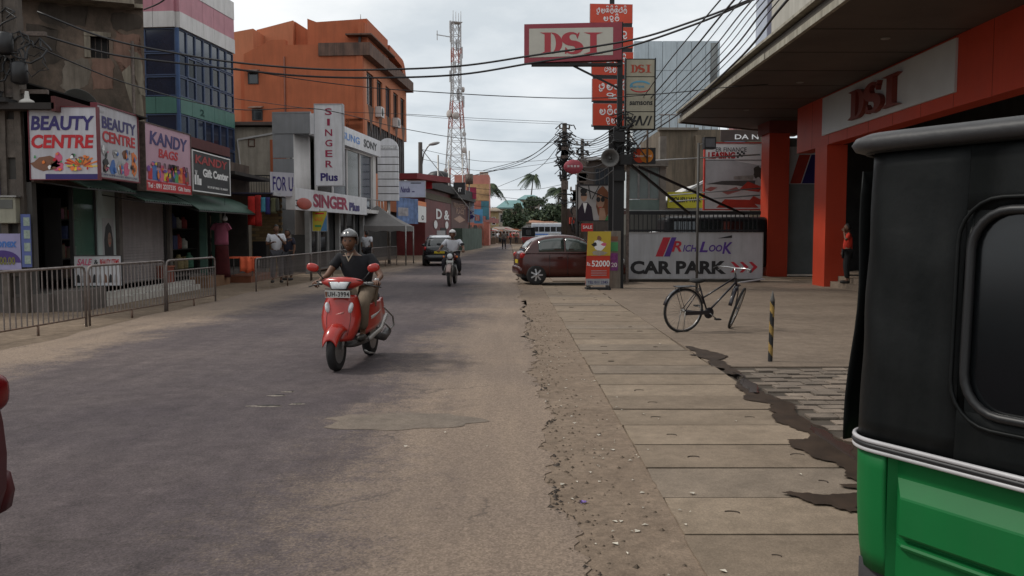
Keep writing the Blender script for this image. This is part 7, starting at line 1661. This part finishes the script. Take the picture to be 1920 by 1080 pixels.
# ================================================================ CARS
def interp(tab, x):
    if x <= tab[0][0]: return tab[0][1]
    for (a, b), (c, d) in zip(tab, tab[1:]):
        if x <= c: k = (x-a)/(c-a); k = k*k*(3-2*k); return b+(d-b)*k
    return tab[-1][1]
carglass = glass('car glass', (.018,.022,.022), .04, 1.0)
def hatch(label, cat, loc, rz, paint, wd=1.68, ln=3.75, ht=1.48, rear_plate=None, roof_sheen=False, tint=None, quarter=True, tl=None):
    t = thing('parked_car' if cat == 'car' else 'car', label, cat, loc, rz); S = ln/3.75; W = wd/2
    top = [(0,.88),(.12,.98),(.5,.99),(2.6,.95),(2.75,.93),(3.3,.80),(3.62,.64),(3.75,.56)]; bot = [(0,.34),(.3,.22),(3.3,.20),(3.75,.30)]
    wid = [(0,.80),(.10,.90),(.5,.985),(1.2,1.0),(2.8,.99),(3.3,.94),(3.6,.84),(3.75,.66)]
    st_ = [0,.03,.08,.18,.3,.5,.8,1.1,1.5,1.9,2.3,2.7,2.9,3.1,3.3,3.45,3.58,3.68,3.75]
    vs = []; nr = None
    for x in st_:
        zt, zb, w_ = interp(top, x), interp(bot, x), interp(wid, x)*W; hz = zt-zb
        half = [(0,zb),(w_*.75,zb),(w_*.95,zb+.05),(w_*.99,zb+hz*.22),(w_*1.0,zb+hz*.45),(w_*.985,zb+hz*.66),(w_*.955,zb+hz*.84),(w_*.90,zb+hz*.95),(w_*.72,zt),(w_*.35,zt+.02),(0,zt+.025)]
        ring = half + [(-y, z) for y, z in half[-2:0:-1]]; nr = len(ring)
        vs += [(x*S, y, z*ht/1.48) for y, z in ring]
    fs = [tuple(range(nr))[::1], tuple((len(st_)-1)*nr+k for k in range(nr))[::-1]]
    for i in range(len(st_)-1):
        for k in range(nr): fs.append((i*nr+k, (i+1)*nr+k, (i+1)*nr+(k+1)%nr, i*nr+(k+1)%nr))
    m = MB(); m.add(vs, fs, True); body = m.build('body', paint, t)
    xr_, xf_ = .54*S, 3.05*S; rt = .295
    cm = MB()
    for x in (xr_, xf_): cm.lathe([(rt+.055,-2),(rt+.055,2)], (x,0,rt), 'y', 28, False)
    cut = cm.build('cut', paint, None); bo = body.modifiers.new('b','BOOLEAN'); bo.operation = 'DIFFERENCE'; bo.object = cut; bo.solver = 'EXACT'
    bpy.context.view_layer.update(); bake(body); bpy.data.objects.remove(cut)
    m = MB(); m.box(xr_-.4, xf_+.4, -W*.66, W*.66, .2, .6); m.build('underbody', black, t)
    # cabin
    roof = [(.10,.90),(.22,1.08),(.42,1.28),(.62,1.375),(.9,1.44),(1.3,1.48),(1.7,1.475),(2.0,1.43),(2.2,1.36),(2.6,1.14),(2.95,.93)]
    k_ = ht/1.48
    def cab(x, tt, sgn):
        zr = interp2(roof, x)*k_; zb = .93*k_; wb = W*.93*(.90+.10*min(1, x/.6) - .05*max(0, x-2.3)); wr = W*.74*(.92+.08*min(1, x/.6))
        kk = tt**1.0; top_ = max(zb+.001, zr-.05); f = (top_-zb)/(.5*k_); wt = wb+(wr-wb)*min(1,f)
        return Vector((x*S, sgn*(wb+(wt-wb)*kk), zb+(top_-zb)*kk))
    def interp2(tab, x):
        if x <= tab[0][0]: return tab[0][1]
        for (a, b), (c, d) in zip(tab, tab[1:]):
            if x <= c: return b+(d-b)*(x-a)/(c-a)
        return tab[-1][1]
    xs = [.10,.16,.22,.32,.42,.52,.62,.9,1.2,1.55,1.9,2.05,2.2,2.4,2.6,2.8,2.95]; vs = []
    for x in xs:
        L_ = [cab(x, q, 1) for q in (0,.33,.66,1)]; zr = interp2(roof, x)*k_; p = L_[-1]
        ring = L_ + [Vector((x*S, p.y*.82, max(p.z, zr-.012))), Vector((x*S, p.y*.4, max(p.z, zr))), Vector((x*S, -p.y*.4, max(p.z, zr))), Vector((x*S, -p.y*.82, max(p.z, zr-.012)))] + [Vector((q.x,-q.y,q.z)) for q in L_[::-1]]
        nr2 = len(ring); vs += ring
    fs = []
    for i in range(len(xs)-1):
        for k in range(nr2-1): fs.append((i*nr2+k, (i+1)*nr2+k, (i+1)*nr2+k+1, i*nr2+k+1))
    fs += [tuple(range(nr2)), tuple((len(xs)-1)*nr2+k for k in range(nr2))[::-1]]
    m = MB(); m.add(vs, fs, True); m.build('cabin', paint, t)
    gl = tint or carglass
    for s_ in (1,-1):
        for (xa, xb, nm) in (((.50,.88,'quarter_window'),(.92,1.55,'rear_window'),(1.62,2.52,'front_window')) if quarter else ((.62,1.50,'rear_window'),(1.56,2.50,'front_window'))):
            m = MB(); 
            def wf(u, v, xa=xa, xb=xb):
                x = xa+(xb-xa)*u; q = cab(x, .10+.80*v, s_); return (q.x, q.y+s_*.006, q.z)
            m.shell(wf, 8, 4, .004*(1 if s_ < 0 else -1)); m.build(nm, gl, t)
        m = MB(); m.M = Matrix.Translation((2.52*S, s_*(W+.07), .99*k_)); m.ell((0,0,0),(.07,.09,.06),.8,12,8); m.build('wing_mirror', paint, t)
        m = MB(); m.M = Matrix.Translation((.10*S, s_*W*.80, .86*k_)) @ Matrix.Rotation(s_*R(-22),4,'Z'); m.ell((0,0,0),(.10,.06,.085),.7,14,10); m.build('tail_light', tl or mt('tail light red', (.40,.02,.02), .15, .2), t)
        m = MB(); m.M = Matrix.Translation((3.50*S, s_*W*.70, .66*k_)) @ Matrix.Rotation(s_*R(-32),4,'Z') @ Matrix.Rotation(R(-20),4,'Y'); m.ell((0,0,0),(.16,.13,.085),.7,14,10); m.build('headlight', lens, t)
        for hx in (1.35, 2.25): m = MB(); m.box((hx-.08)*S,(hx+.08)*S, s_*W*.985, s_*(W+.02), .80*k_, .83*k_); m.build('door_handle', paint, t)
        m = MB(); 
        for hx in (.98, 1.60, 2.62): m.box(hx*S,hx*S+.008, s_*(W*.965), s_*(W+.003), .30, .88*k_)
        m.build('door_seam', black, t)
        for x, nm in ((xr_, 'rear_wheel'), (xf_, 'front_wheel')):
            wo_ = mo(nm, None, t, (x, s_*(W-.10), rt)); m = MB(); m.lathe([(rt*.64,-.085),(rt*.9,-.095),(rt,-.06),(rt,.06),(rt*.9,.095),(rt*.64,.085)], axis='y', n=28); m.build('tyre', rubber, wo_)
            m = MB(); m.lathe([(.02,s_*.07),(rt*.2,s_*.072),(rt*.62,s_*.03),(rt*.65,s_*.088),(rt*.65,-s_*.05)], axis='y', n=24); hub = m.build('rim', mt('dark hub', (.05,.05,.05), .5), wo_)
            m = MB()
            for q in range(7):
                an = 2*math.pi*q/7; c_, s2 = math.cos(an), math.sin(an); m.bar((.03*c_, s_*.088, .03*s2), (rt*.62*c_, s_*.080, rt*.62*s2), .045, .02, up=(0,1,0))
            m.lathe([(.05,s_*.08),(.045,s_*.10)], axis='y', n=14); m.build('hubcap', mt('hubcap silver', (.45,.45,.46), .3, .1, metal=.7), wo_)
    m = MB(); m.shell(lambda u, v: (lambda x: (x*S-.008*1.2, (2*u-1)*W*(.66-.07*v), interp2(roof, x)*k_-.004))(.15+.30*v), 8, 5, -.006); m.build('rear_windscreen', gl, t)
    m = MB(); m.shell(lambda u, v: (lambda x: (x*S+.006, (2*u-1)*W*(.68+.10*(1-v)), interp2(roof, x)*k_+.008))(2.86-.62*v), 8, 5, .006); m.build('windscreen', gl, t)
    m = MB(); m.box(-.02,.04,-.24,.24,.62*k_,.73*k_); m.build('number_plate', rear_plate or mt('plate yellow', (.60,.45,.03), .5), t)
    m = MB(); m.M = Matrix.Translation((.04,0,.42*k_)); m.ell((0,0,0),(.12,W*.86,.13),.45,24,10); m.build('rear_bumper', paint, t)
    m = MB(); m.M = Matrix.Translation((ln-.16,0,.40*k_)); m.ell((0,0,0),(.20,W*.80,.14),.5,24,10); m.build('front_bumper', paint, t)
    if roof_sheen: m = MB(); m.shell(lambda u, v: ((.60+1.3*v)*S, (2*u-1)*W*.62, interp2(roof, .60+1.3*v)*k_+.012), 6, 5, .008); m.build('roof_sheet', mt('roof sky sheen', (.75,.77,.80), .2), t)  # pale sheet paints the sky's reflection onto the car roof
    return t
crimson = mt('dark red metallic', (.060,.014,.011), .25, .12, 1, coat=.3)
a = G(1000, 534); hr = R(8)
hatch('dark red hatchback parked across the footpath with its front behind the banner', 'car', (a.x - .50*math.cos(hr) - .74*math.sin(hr) + .12, a.y + .72*math.cos(hr) - .66*math.sin(hr) + .12, -.005), hr, crimson, ln=3.25, quarter=False, rear_plate=mt('plate yellow', (.60,.45,.03)), tint=glass('green car glass', (.035,.05,.045), .05, 1.0))
a = G(822, 499); hatch('small black hatchback driving away with a yellow rear number plate', 'hatchback', (a.x+.05, a.y, 0), R(92), mt('black car paint', (.010,.010,.012), .2, .1, coat=.5), ht=1.38, wd=1.6, ln=3.4, roof_sheen=True)
a = V(965, 442, 118); hatch('tiny distant red car among the market stalls', 'hatchback', (a.x, 118, 0), R(95), mt('far red paint', (.3,.03,.02), .3))
a = V(1040, 448, 92); hatch('far dark car behind the red three wheeler in front of the bus', 'hatchback', (a.x, 92, 0), R(88), mt('far black paint', (.02,.02,.02), .3))
a = V(1182, 425, 31); hatch('white car behind the iron fence of the car park', 'hatchback', (a.x+.4, 32, GZ), R(10), mt('white car paint', (.6,.6,.62), .3), ht=1.7)
a = V(1290, 425, 31); t = thing('parked_van', 'black van roof seen through the iron fence', 'van', (a.x-1.0, 30.2, GZ)); o = solid('body', mt('van black', (.012,.012,.014), .3), t, 0, 3.7, 0, 1.7, .3, 2.12); bevel(o, .18, 4)
m = MB(); m.box(.3,3.3,-.01,0,1.5,1.95); m.build('window', carglass, t)
for x in (.7, 3.0): m = MB(); m.lathe([(.3,-.1),(.3,.1)], (x,.12,.3), 'y', 18); m.build('wheel', rubber, t)
# maroon car passing on the left, only its rear corner inside the frame
maro = mt('maroon car paint', (.07,.005,.008), .4, .1, spec=.25)
hatch('maroon car at the left edge with only its rear corner in the photo', 'hatchback', (-2.90, 3.66, 0), R(-90.5), maro, wd=1.70, ln=3.9, ht=1.5, tl=mt('unlit tail light', (.16,.008,.01), .25, .2))
# ---- bus
a = V(1027, 447, 132); t = thing('bus', 'pale blue and white bus parked far down the road on the right', 'bus', (a.x-2.5, 132, 0)); bw_ = 4.9
o = solid('body', mt('bus white', (.40,.44,.50), .4, .15), t, 0, bw_, 0, 2.4, .45, 2.75); bevel(o, .15, 3)
o = solid('roof', mt('bus roof', (.62,.62,.63), .4), t, .02, bw_-.02, .05, 2.35, 2.70, 2.95); bevel(o, .12, 3)
for i in range(5): m = MB(); m.box(.25+i*.9, 1.05+i*.9, -.02, .0, 1.6, 2.35); m.build('window', wind, t)
m = MB(); m.box(0,bw_,-.015,0,1.1,1.3); m.build('stripe', bluep, t)
for x in (.9, 4.0): m = MB(); m.lathe([(.45,-.12),(.45,.12)], (x,.1,.45), 'y', 18); m.build('wheel', rubber, t)

# ================================================================ THREE WHEELERS
vin = mt('black vinyl hood', (.0038,.0050,.0052), .5, .25, 1.2, bump=.22, bscale=7, spec=.17, streak=.35, stain=(.014,.014,.014), smap=(3,3,.8))
vinr = mt('grey vinyl roof', (.034,.033,.035), .5, .2, 1.2, bump=.3, bscale=9)
tgreen = mt('glossy green enamel', (.006,.135,.034), .5, .14, 2.5, spec=.2, streak=.25, stain=(.020,.115,.040)); strip = mt('bead strip', (.42,.41,.42), .35, .2, 6)
def outline(hw, ln, rc, n=7, x0=0.0, close=True):
    pts = []
    for cx, cy, a0 in ((ln-rc, hw-rc, 0), (rc, hw-rc, 90), (rc, -hw+rc, 180), (ln-rc, -hw+rc, 270)):
        for i in range(n+1): a_ = R(a0+90*i/n); pts.append((cx+rc*math.cos(a_)+x0, cy+rc*math.sin(a_)))
    return pts
def loftr(m, rings, cap0=True, cap1=True, smooth=True):
    n = len(rings[0]); vs = [p for r in rings for p in r]; fs = []
    for i in range(len(rings)-1):
        for k in range(n): fs.append((i*n+k, i*n+(k+1)%n, (i+1)*n+(k+1)%n, (i+1)*n+k))
    if cap0: fs.append(tuple(range(n))[::-1])
    if cap1: fs.append(tuple((len(rings)-1)*n+k for k in range(n)))
    m.add(vs, fs, smooth)
def wall_strip(m, pts, z0, z1, th, nz=1, lean=0):
    def fn(u, v):
        k = u*(len(pts)-1); i = min(len(pts)-2, int(k)); f = k-i; p, q = pts[i], pts[i+1]; return (p[0]+(q[0]-p[0])*f+lean*v, p[1]+(q[1]-p[1])*f*(1), z0+(z1-z0)*v)
    m.shell(fn, len(pts)-1, nz, th)
def tuk(label, loc, rz, paint, z_off=0, sc_=1.0):
    t = thing('three_wheeler', label, 'three wheeler', loc, rz); t.scale = (sc_,)*3; hw_ = .65
    # hood: rear wall with rounded corners and window hole built from pieces
    wy, wz0, wz1, wr = .268, 1.09, 1.605, .10
    zb, zt = .955, 1.79
    rear = [(.42, hw_), (.25, hw_), (.15, hw_)] + [(.13-.13*math.sin(R(a_)), hw_-.13+.13*math.cos(R(a_))) for a_ in range(0, 91, 10)] + [(0, .45), (0, wy+.02)]
    def hoodpt(p, z): k = (z-zb)/(zt-zb); return (p[0]+.025*k, p[1]*(1-.018*k), z)
    m = MB()
    for sgn in (1, -1):
        pts = [(a_, sgn*b_2) for a_, b_2 in rear]
        def fn(u, v, pts=pts):
            k = u*(len(pts)-1); i = min(len(pts)-2, int(k)); f = k-i; p, q = pts[i], pts[i+1]; z = zb+(zt-zb)*v; w_ = .004*math.sin(z*21+u*9)*math.sin(math.pi*v)
            a_, b_2, c_ = hoodpt((p[0]+(q[0]-p[0])*f, p[1]+(q[1]-p[1])*f), z); return (a_-w_, b_2, c_)
        m.shell(fn, 34, 14, .012*sgn)
    def quad_y(y0, y1, z0, z1):
        m.shell(lambda u, v: hoodpt((0, y0+(y1-y0)*u), z0+(z1-z0)*v), 4, 4, .012)
    quad_y(wy+.02, -wy-.02, wz1+.0, zt); quad_y(wy+.02, -wy-.02, zb, wz0)
    for sy in (1,-1):
        m.shell(lambda u, v: hoodpt((0, sy*(wy+.02-.021*u)), wz0+(wz1-wz0)*v), 1, 4, .012*sy)
        for z_, s2 in ((wz0, 1), (wz1, -1)):
            vs = []; c = (sy*(wy-wr), z_+s2*wr); P_ = [hoodpt((0, sy*wy), z_)]
            for i in range(7): a_ = R(90*i/6); P_.append(hoodpt((0, c[0]+sy*wr*math.sin(a_)), c[1]-s2*wr*math.cos(a_)))
            m.add(P_, [(0, i, i+1) for i in range(1, 7)])
    m.build('hood', vin, t)
    sl = []
    for cy, cz, a0 in ((wy-wr, wz1-wr, 0), (-wy+wr, wz1-wr, 90), (-wy+wr, wz0+wr, 180), (wy-wr, wz0+wr, 270)):
        for i in range(7): a_ = R(a0+90*i/6); sl.append(hoodpt((-.006, cy+wr*math.cos(a_)), cz+wr*math.sin(a_)))
    m = MB(); m.tube(sl, .012, 8, closed=True); ws_ = m.build('window_seal', mt('window rubber', (.014,.014,.015), .42), t)
    m = MB(); m.add([(p[0]+.012, p[1]*.98, p[2]) for p in sl], [tuple(range(len(sl)))]); m.build('pane', glass('hood window', (.006,.007,.008), .18, .6), ws_)
    m = MB(); big = [((p[0]-.002), (p[1])*1.13, 1.3625+(p[2]-1.3625)*1.13) for p in sl]; m.tube(big, .006, 6, closed=True); m.build('stitched_welt', vin, t)
    # roof cap with rounded overhanging edge
    base = outline(hw_, 1.95, .13); rings = []
    for z_, o_ in ((1.783, -.03), (1.776, .012), (1.783, .030), (1.800, .038), (1.818, .030), (1.830, .006), (1.837, -.05), (1.842, -.2), (1.846, -.45)):
        rings.append([((p[0]-.975)*(1+o_/.975)+.975+.02, p[1]*(1+o_/hw_), z_) for p in base])
    m = MB(); loftr(m, rings); m.build('roof', vinr, t)
    m = MB(); m.tube([(p[0]-.0+.02, p[1]*1.0, 1.778) for p in [(.42,hw_+.005),(.2,hw_+.005)]+[(.13-.137*math.sin(R(a_)), hw_-.13+.137*math.cos(R(a_))) for a_ in range(0,91,15)]+[(-.006,.3),(-.006,-.3)]+[(.13-.137*math.sin(R(a_)), -(hw_-.13+.137*math.cos(R(a_)))) for a_ in range(90,-1,-15)]], .007, 6); m.build('seam_piping', vin, t)
    # bead strips
    path = [(1.75, hw_), (.4, hw_)] + [(.13-.13*math.sin(R(a_)), hw_-.13+.13*math.cos(R(a_))) for a_ in range(0,91,10)] + [(0,.3),(0,0),(0,-.3)] + [(.13-.13*math.sin(R(a_)), -(hw_-.13+.13*math.cos(R(a_)))) for a_ in range(90,-1,-10)] + [(.4,-hw_),(1.75,-hw_)]
    def off(p, d):
        cx_, cy_ = .9, 0; return (p[0]-(d if p[0] < .13 else 0), p[1]*(1+d/hw_))
    for z_, r_2, mm in ((.955,.0068,strip),(.942,.008,black),(.929,.0068,strip)):
        m = MB(); m.tube([off(p, .007)+(z_,) for p in path], r_2, 8); m.build('bead_strip', mm, t)
    for k in range(9):
        y_ = .46 - .115*k; m = MB(); m.ell((-.010, y_, .942), (.004,.007,.007), 1, 8, 5); m.build('rivet', strip, t)
    # green tub
    m = MB(); tp = [p for p in path]; zs0, zs1 = .57, .935
    corner = [q for q in path if not (q[0] <= .0001 and abs(q[1]) < .505)]
    left = [q for q in path if q[1] > .48]; left = left + [(0,.492)]; right = [(0,-.492)] + [q for q in path if q[1] < -.48]
    for pp in (left, right):
        def fn(u, v, pp=pp):
            k = u*(len(pp)-1); i = min(len(pp)-2, int(k)); f = k-i; p, q = pp[i], pp[i+1]; z = zs0+(zs1-zs0)*v; tk = .02*(1-v)**3
            return (p[0]+(q[0]-p[0])*f+tk*(1 if p[0] < .3 else 0), (p[1]+(q[1]-p[1])*f)*(1-tk*.5), z)
        m.shell(fn, 30, 6, .015)
    m.build('tub', paint, t)
    m = MB()
    prof = [(.026,.935),(.030,.868),(.030,.862),(.002,.818),(.000,.812),(.000,.712),(.004,.706),(.030,.700),(.030,.688),(.012,.682),(.008,.676),(.012,.668),(.030,.660),(.030,.58),(.05,.57)]
    ys = [.49,.470,.44,.0,-.44,-.470,-.49]; kk = [1,1,0,0,0,1,1]
    for sgn in (1,):
        rows_ = []
        for y_, e_ in zip(ys, kk):
            row = []
            for x_2, z_ in prof:
                xx = x_2 if not e_ else (.030 if z_ < .9 else x_2)
                if abs(y_) > .485: xx = .012
                row.append((xx, y_, z_))
            rows_.append(row)
        n_p = len(prof)
        for i in range(len(rows_)-1):
            vs = rows_[i]+rows_[i+1]; m.add(vs, [(k, k+1, n_p+k+1, n_p+k) for k in range(n_p-1)])
    m.build('rear_panel', paint, t)
    m = MB(); m.shell(lambda u, v: ((.04+.0*u), .60-1.2*u, .42+.17*v), 8, 2, .02); m.build('bumper', mt('bumper grey', (.045,.042,.045), .6), t)
    m = MB(); m.box(.05,1.8,-.6,.6,.40,.58); m.box(.05,1.2,-.6,.6,.58,.60); m.build('floor_pan', black, t)
    m = MB(); m.box(.42,.62,-.58,.58,.60,1.25); m.box(.60,1.0,-.58,.58,.60,.72); m.build('passenger_seat', rubber, t)
    for sgn in (1,-1): m = MB(); m.tube([(1.15,sgn*.62,.6),(1.2,sgn*.62,1.78)], .02, 6); m.tube([(1.75,sgn*.60,.93),(1.62,sgn*.58,1.78)], .02, 6); m.build('door_post', black, t)
    m = MB(); m.shell(lambda u, v: (1.75+.75*math.sin(math.pi*u)**.7*(1-.28*v), .62-1.24*u, .45+.5*v), 14, 5, .02); m.build('nose', paint, t)
    m = MB(); m.shell(lambda u, v: (1.80+.10*math.sin(math.pi*u)-.17*v, .58-1.16*u, .97+.78*v), 10, 4, .008); m.build('windscreen', carglass, t)
    m = MB(); m.lathe([(.02,.05),(.09,.04),(.09,-.04)], (2.42,0,.75), 'x', 14); m.build('headlight', lens, t)
    for x, y_ in ((.45,.52),(.45,-.52),(2.25,0)):
        m = MB(); m.lathe([(.12,-.05),(.20,-.05),(.21,-.02),(.21,.02),(.20,.05),(.12,.05)], (x,y_,.21), 'y', 22); m.lathe([(.12,-.04),(.12,.04)], (x,y_,.21), 'y', 14); m.build('wheel', rubber, t)
    for sgn in (1,-1): m = MB(); m.box(.0,.03,sgn*.40,sgn*.50,.40,.48); m.build('tail_light', mt('tail light red'), t)
    return t
tk = tuk('black and green three wheeler filling the right edge, seen from behind', (1.288, 1.935, 0), R(29.15), tgreen)
# loose side curtain hanging beyond the left corner
m = MB(); m.shell(lambda u, v: (.10+.10*u+.28*u*v, .662+.05*(1-v)**1.5+.008*math.sin(v*9), .91+.82*v), 6, 12, .006); m.build('side_curtain', vin, tk)
a = V(991, 455, 92); tuk('distant maroon three wheeler driving on the right ahead of the bus', (a.x, 92, 0), R(90), mt('far maroon', (.26,.03,.03), .4), sc_=1.12)

# ================================================================ BICYCLE
def bicycle():
    a = G(1279, 622); hd = R(21); t = thing('bicycle', 'black bicycle leaning on its stand in front of the car park board', 'bicycle', (a.x, a.y+.02, 0), 0); t.rotation_euler = (R(6), R(0), hd)
    fr = mt('bicycle black', (.016,.014,.020), .35, .2, coat=.3); rb = rubber; r_ = .335
    def wheel(root, nm):
        w_ = mo(nm, None, root); m = MB(); n = 40; m.tube([(r_*math.cos(2*math.pi*i/n),0,r_*math.sin(2*math.pi*i/n)) for i in range(n)], .019, 8, closed=True); m.build('tyre', rb, w_)
        m = MB(); q = r_-.022; m.tube([(q*math.cos(2*math.pi*i/n),0,q*math.sin(2*math.pi*i/n)) for i in range(n)], .011, 6, closed=True); m.build('rim', mt('rim chrome', (.45,.43,.42), .3, .3, 5, metal=.8), w_)
        m = MB()
        for i in range(28): an = 2*math.pi*i/28; m.tube([(.018*math.cos(an+.9),.02*(-1)**i,.018*math.sin(an+.9)),(q*math.cos(an),0,q*math.sin(an))], .0016, 3)
        m.build('spokes', steel, w_, kind='stuff'); m = MB(); m.lathe([(.02,-.045),(.02,.045)], axis='y', n=10); m.build('hub', steel, w_); return w_
    rw = wheel(t, 'rear_wheel'); rw.location = (0,0,r_); bb_ = (.44,0,.29)
    m = MB(); seat = (.26,0,.72); hd_t = (.90,0,.90); hd_b = (.95,0,.70)
    for a_, b_2, rr_ in ((bb_, seat, .014), (bb_, (.93,0,.76), .016), ((.33,0,.52), (.92,0,.84), .014), (hd_t, hd_b, .018)): m.tube([a_, b_2], rr_, 8)
    for s_ in (-.05,.05): m.tube([(0,s_,r_),bb_], .009, 6); m.tube([(0,s_,r_),(.27,s_*.4,.68)], .008, 6)
    m.build('frame', fr, t)
    fk = mo('fork', None, t, (.95,0,.70)); fk.rotation_euler = (R(10),0,R(46))
    m = MB()
    for s_ in (-.045,.045): m.tube([(.0,s_*.5,0),(.05,s_,-.12),(.13,s_,-.30),(.18,s_,-.365)], .010, 6)
    m.build('fork_blades', fr, fk); fwh = wheel(t, 'front_wheel'); 
    c, s2 = math.cos(R(46)), math.sin(R(46)); fwh.location = (.96+.18*c, .18*s2-.0, r_-.02); fwh.rotation_euler = (R(16),0,R(46))
    m = MB(); m.shell(lambda u, v: (.18+(r_+.03)*math.cos(R(60+110*u)), (v-.5)*.06, -.365+(r_+.03)*math.sin(R(60+110*u))), 12, 2, .003); m.build('front_mudguard', fr, fk)
    m = MB(); m.shell(lambda u, v: ((r_+.03)*math.cos(R(15+150*u)), (v-.5)*.06, r_+(r_+.03)*math.sin(R(15+150*u))), 16, 2, .003); m.build('rear_mudguard', fr, t)
    hb = mo('handlebar', None, t, (.895,0,.93)); hb.rotation_euler = (0,0,R(38)); m = MB(); m.tube([(0,0,-.03),(.0,0,.05)], .013, 6); m.tube([(-.16,-.29,.045),(-.06,-.27,.06),(.03,-.15,.06),(.04,0,.05),(.03,.15,.06),(-.06,.27,.06),(-.16,.29,.045)], .011, 8); m.build('bar', mt('bar chrome', (.5,.5,.5), .25, metal=.9), hb)
    for s_ in (-1,1): m = MB(); m.tube([(-.17,s_*.29,.043),(-.07,s_*.272,.058)], .016, 8); m.build('grip', rb, hb)
    for s_ in (-1,1): m = MB(); m.tube([(.0,s_*.2,.035),(-.1,s_*.24,.02)], .005, 5); m.build('brake_lever', steel, hb)
    m = MB(); m.M = Matrix.Translation((.22,0,.80)); m.ell((0,0,0),(.14,.09,.035),.8,16,8,lambda p: Vector((p.x, p.y*(1-.75*max(0,p.x)/.14), p.z))); m.build('saddle', rubber, t); m = MB(); m.tube([seat,(.235,0,.79)], .012, 6); m.build('seat_post', steel, t)
    m = MB(); m.lathe([(.085,-.05),(.09,-.045),(.085,-.04)], bb_, 'y', 22); m.box(.0,.44,-.062,-.04,.27,.33); m.build('chain_case', fr, t)
    m = MB(); m.tube([(.44,-.07,.29),(.56,-.08,.20)], .009, 6); m.tube([(.44,.07,.29),(.32,.08,.38)], .009, 6); m.build('crank', steel, t)
    for p_ in ((.56,-.12,.20),(.32,.12,.38)): m = MB(); m.box(p_[0]-.045,p_[0]+.045,p_[1]-.035,p_[1]+.035,p_[2]-.01,p_[2]+.01); m.build('pedal', rubber, t)
    m = MB(); m.tube([(0,-.06,r_),(-.03,-.09,.02),(-.03,.09,.02),(0,.06,r_)], .007, 5); m.build('stand', steel, t)
    m = MB(); m.box(-.18,.18,-.06,.06,.71,.72); m.tube([(-.15,.06,.71),(0,.05,r_)], .005, 4); m.tube([(-.15,-.06,.71),(0,-.05,r_)], .005, 4); m.build('carrier', fr, t)
bicycle()
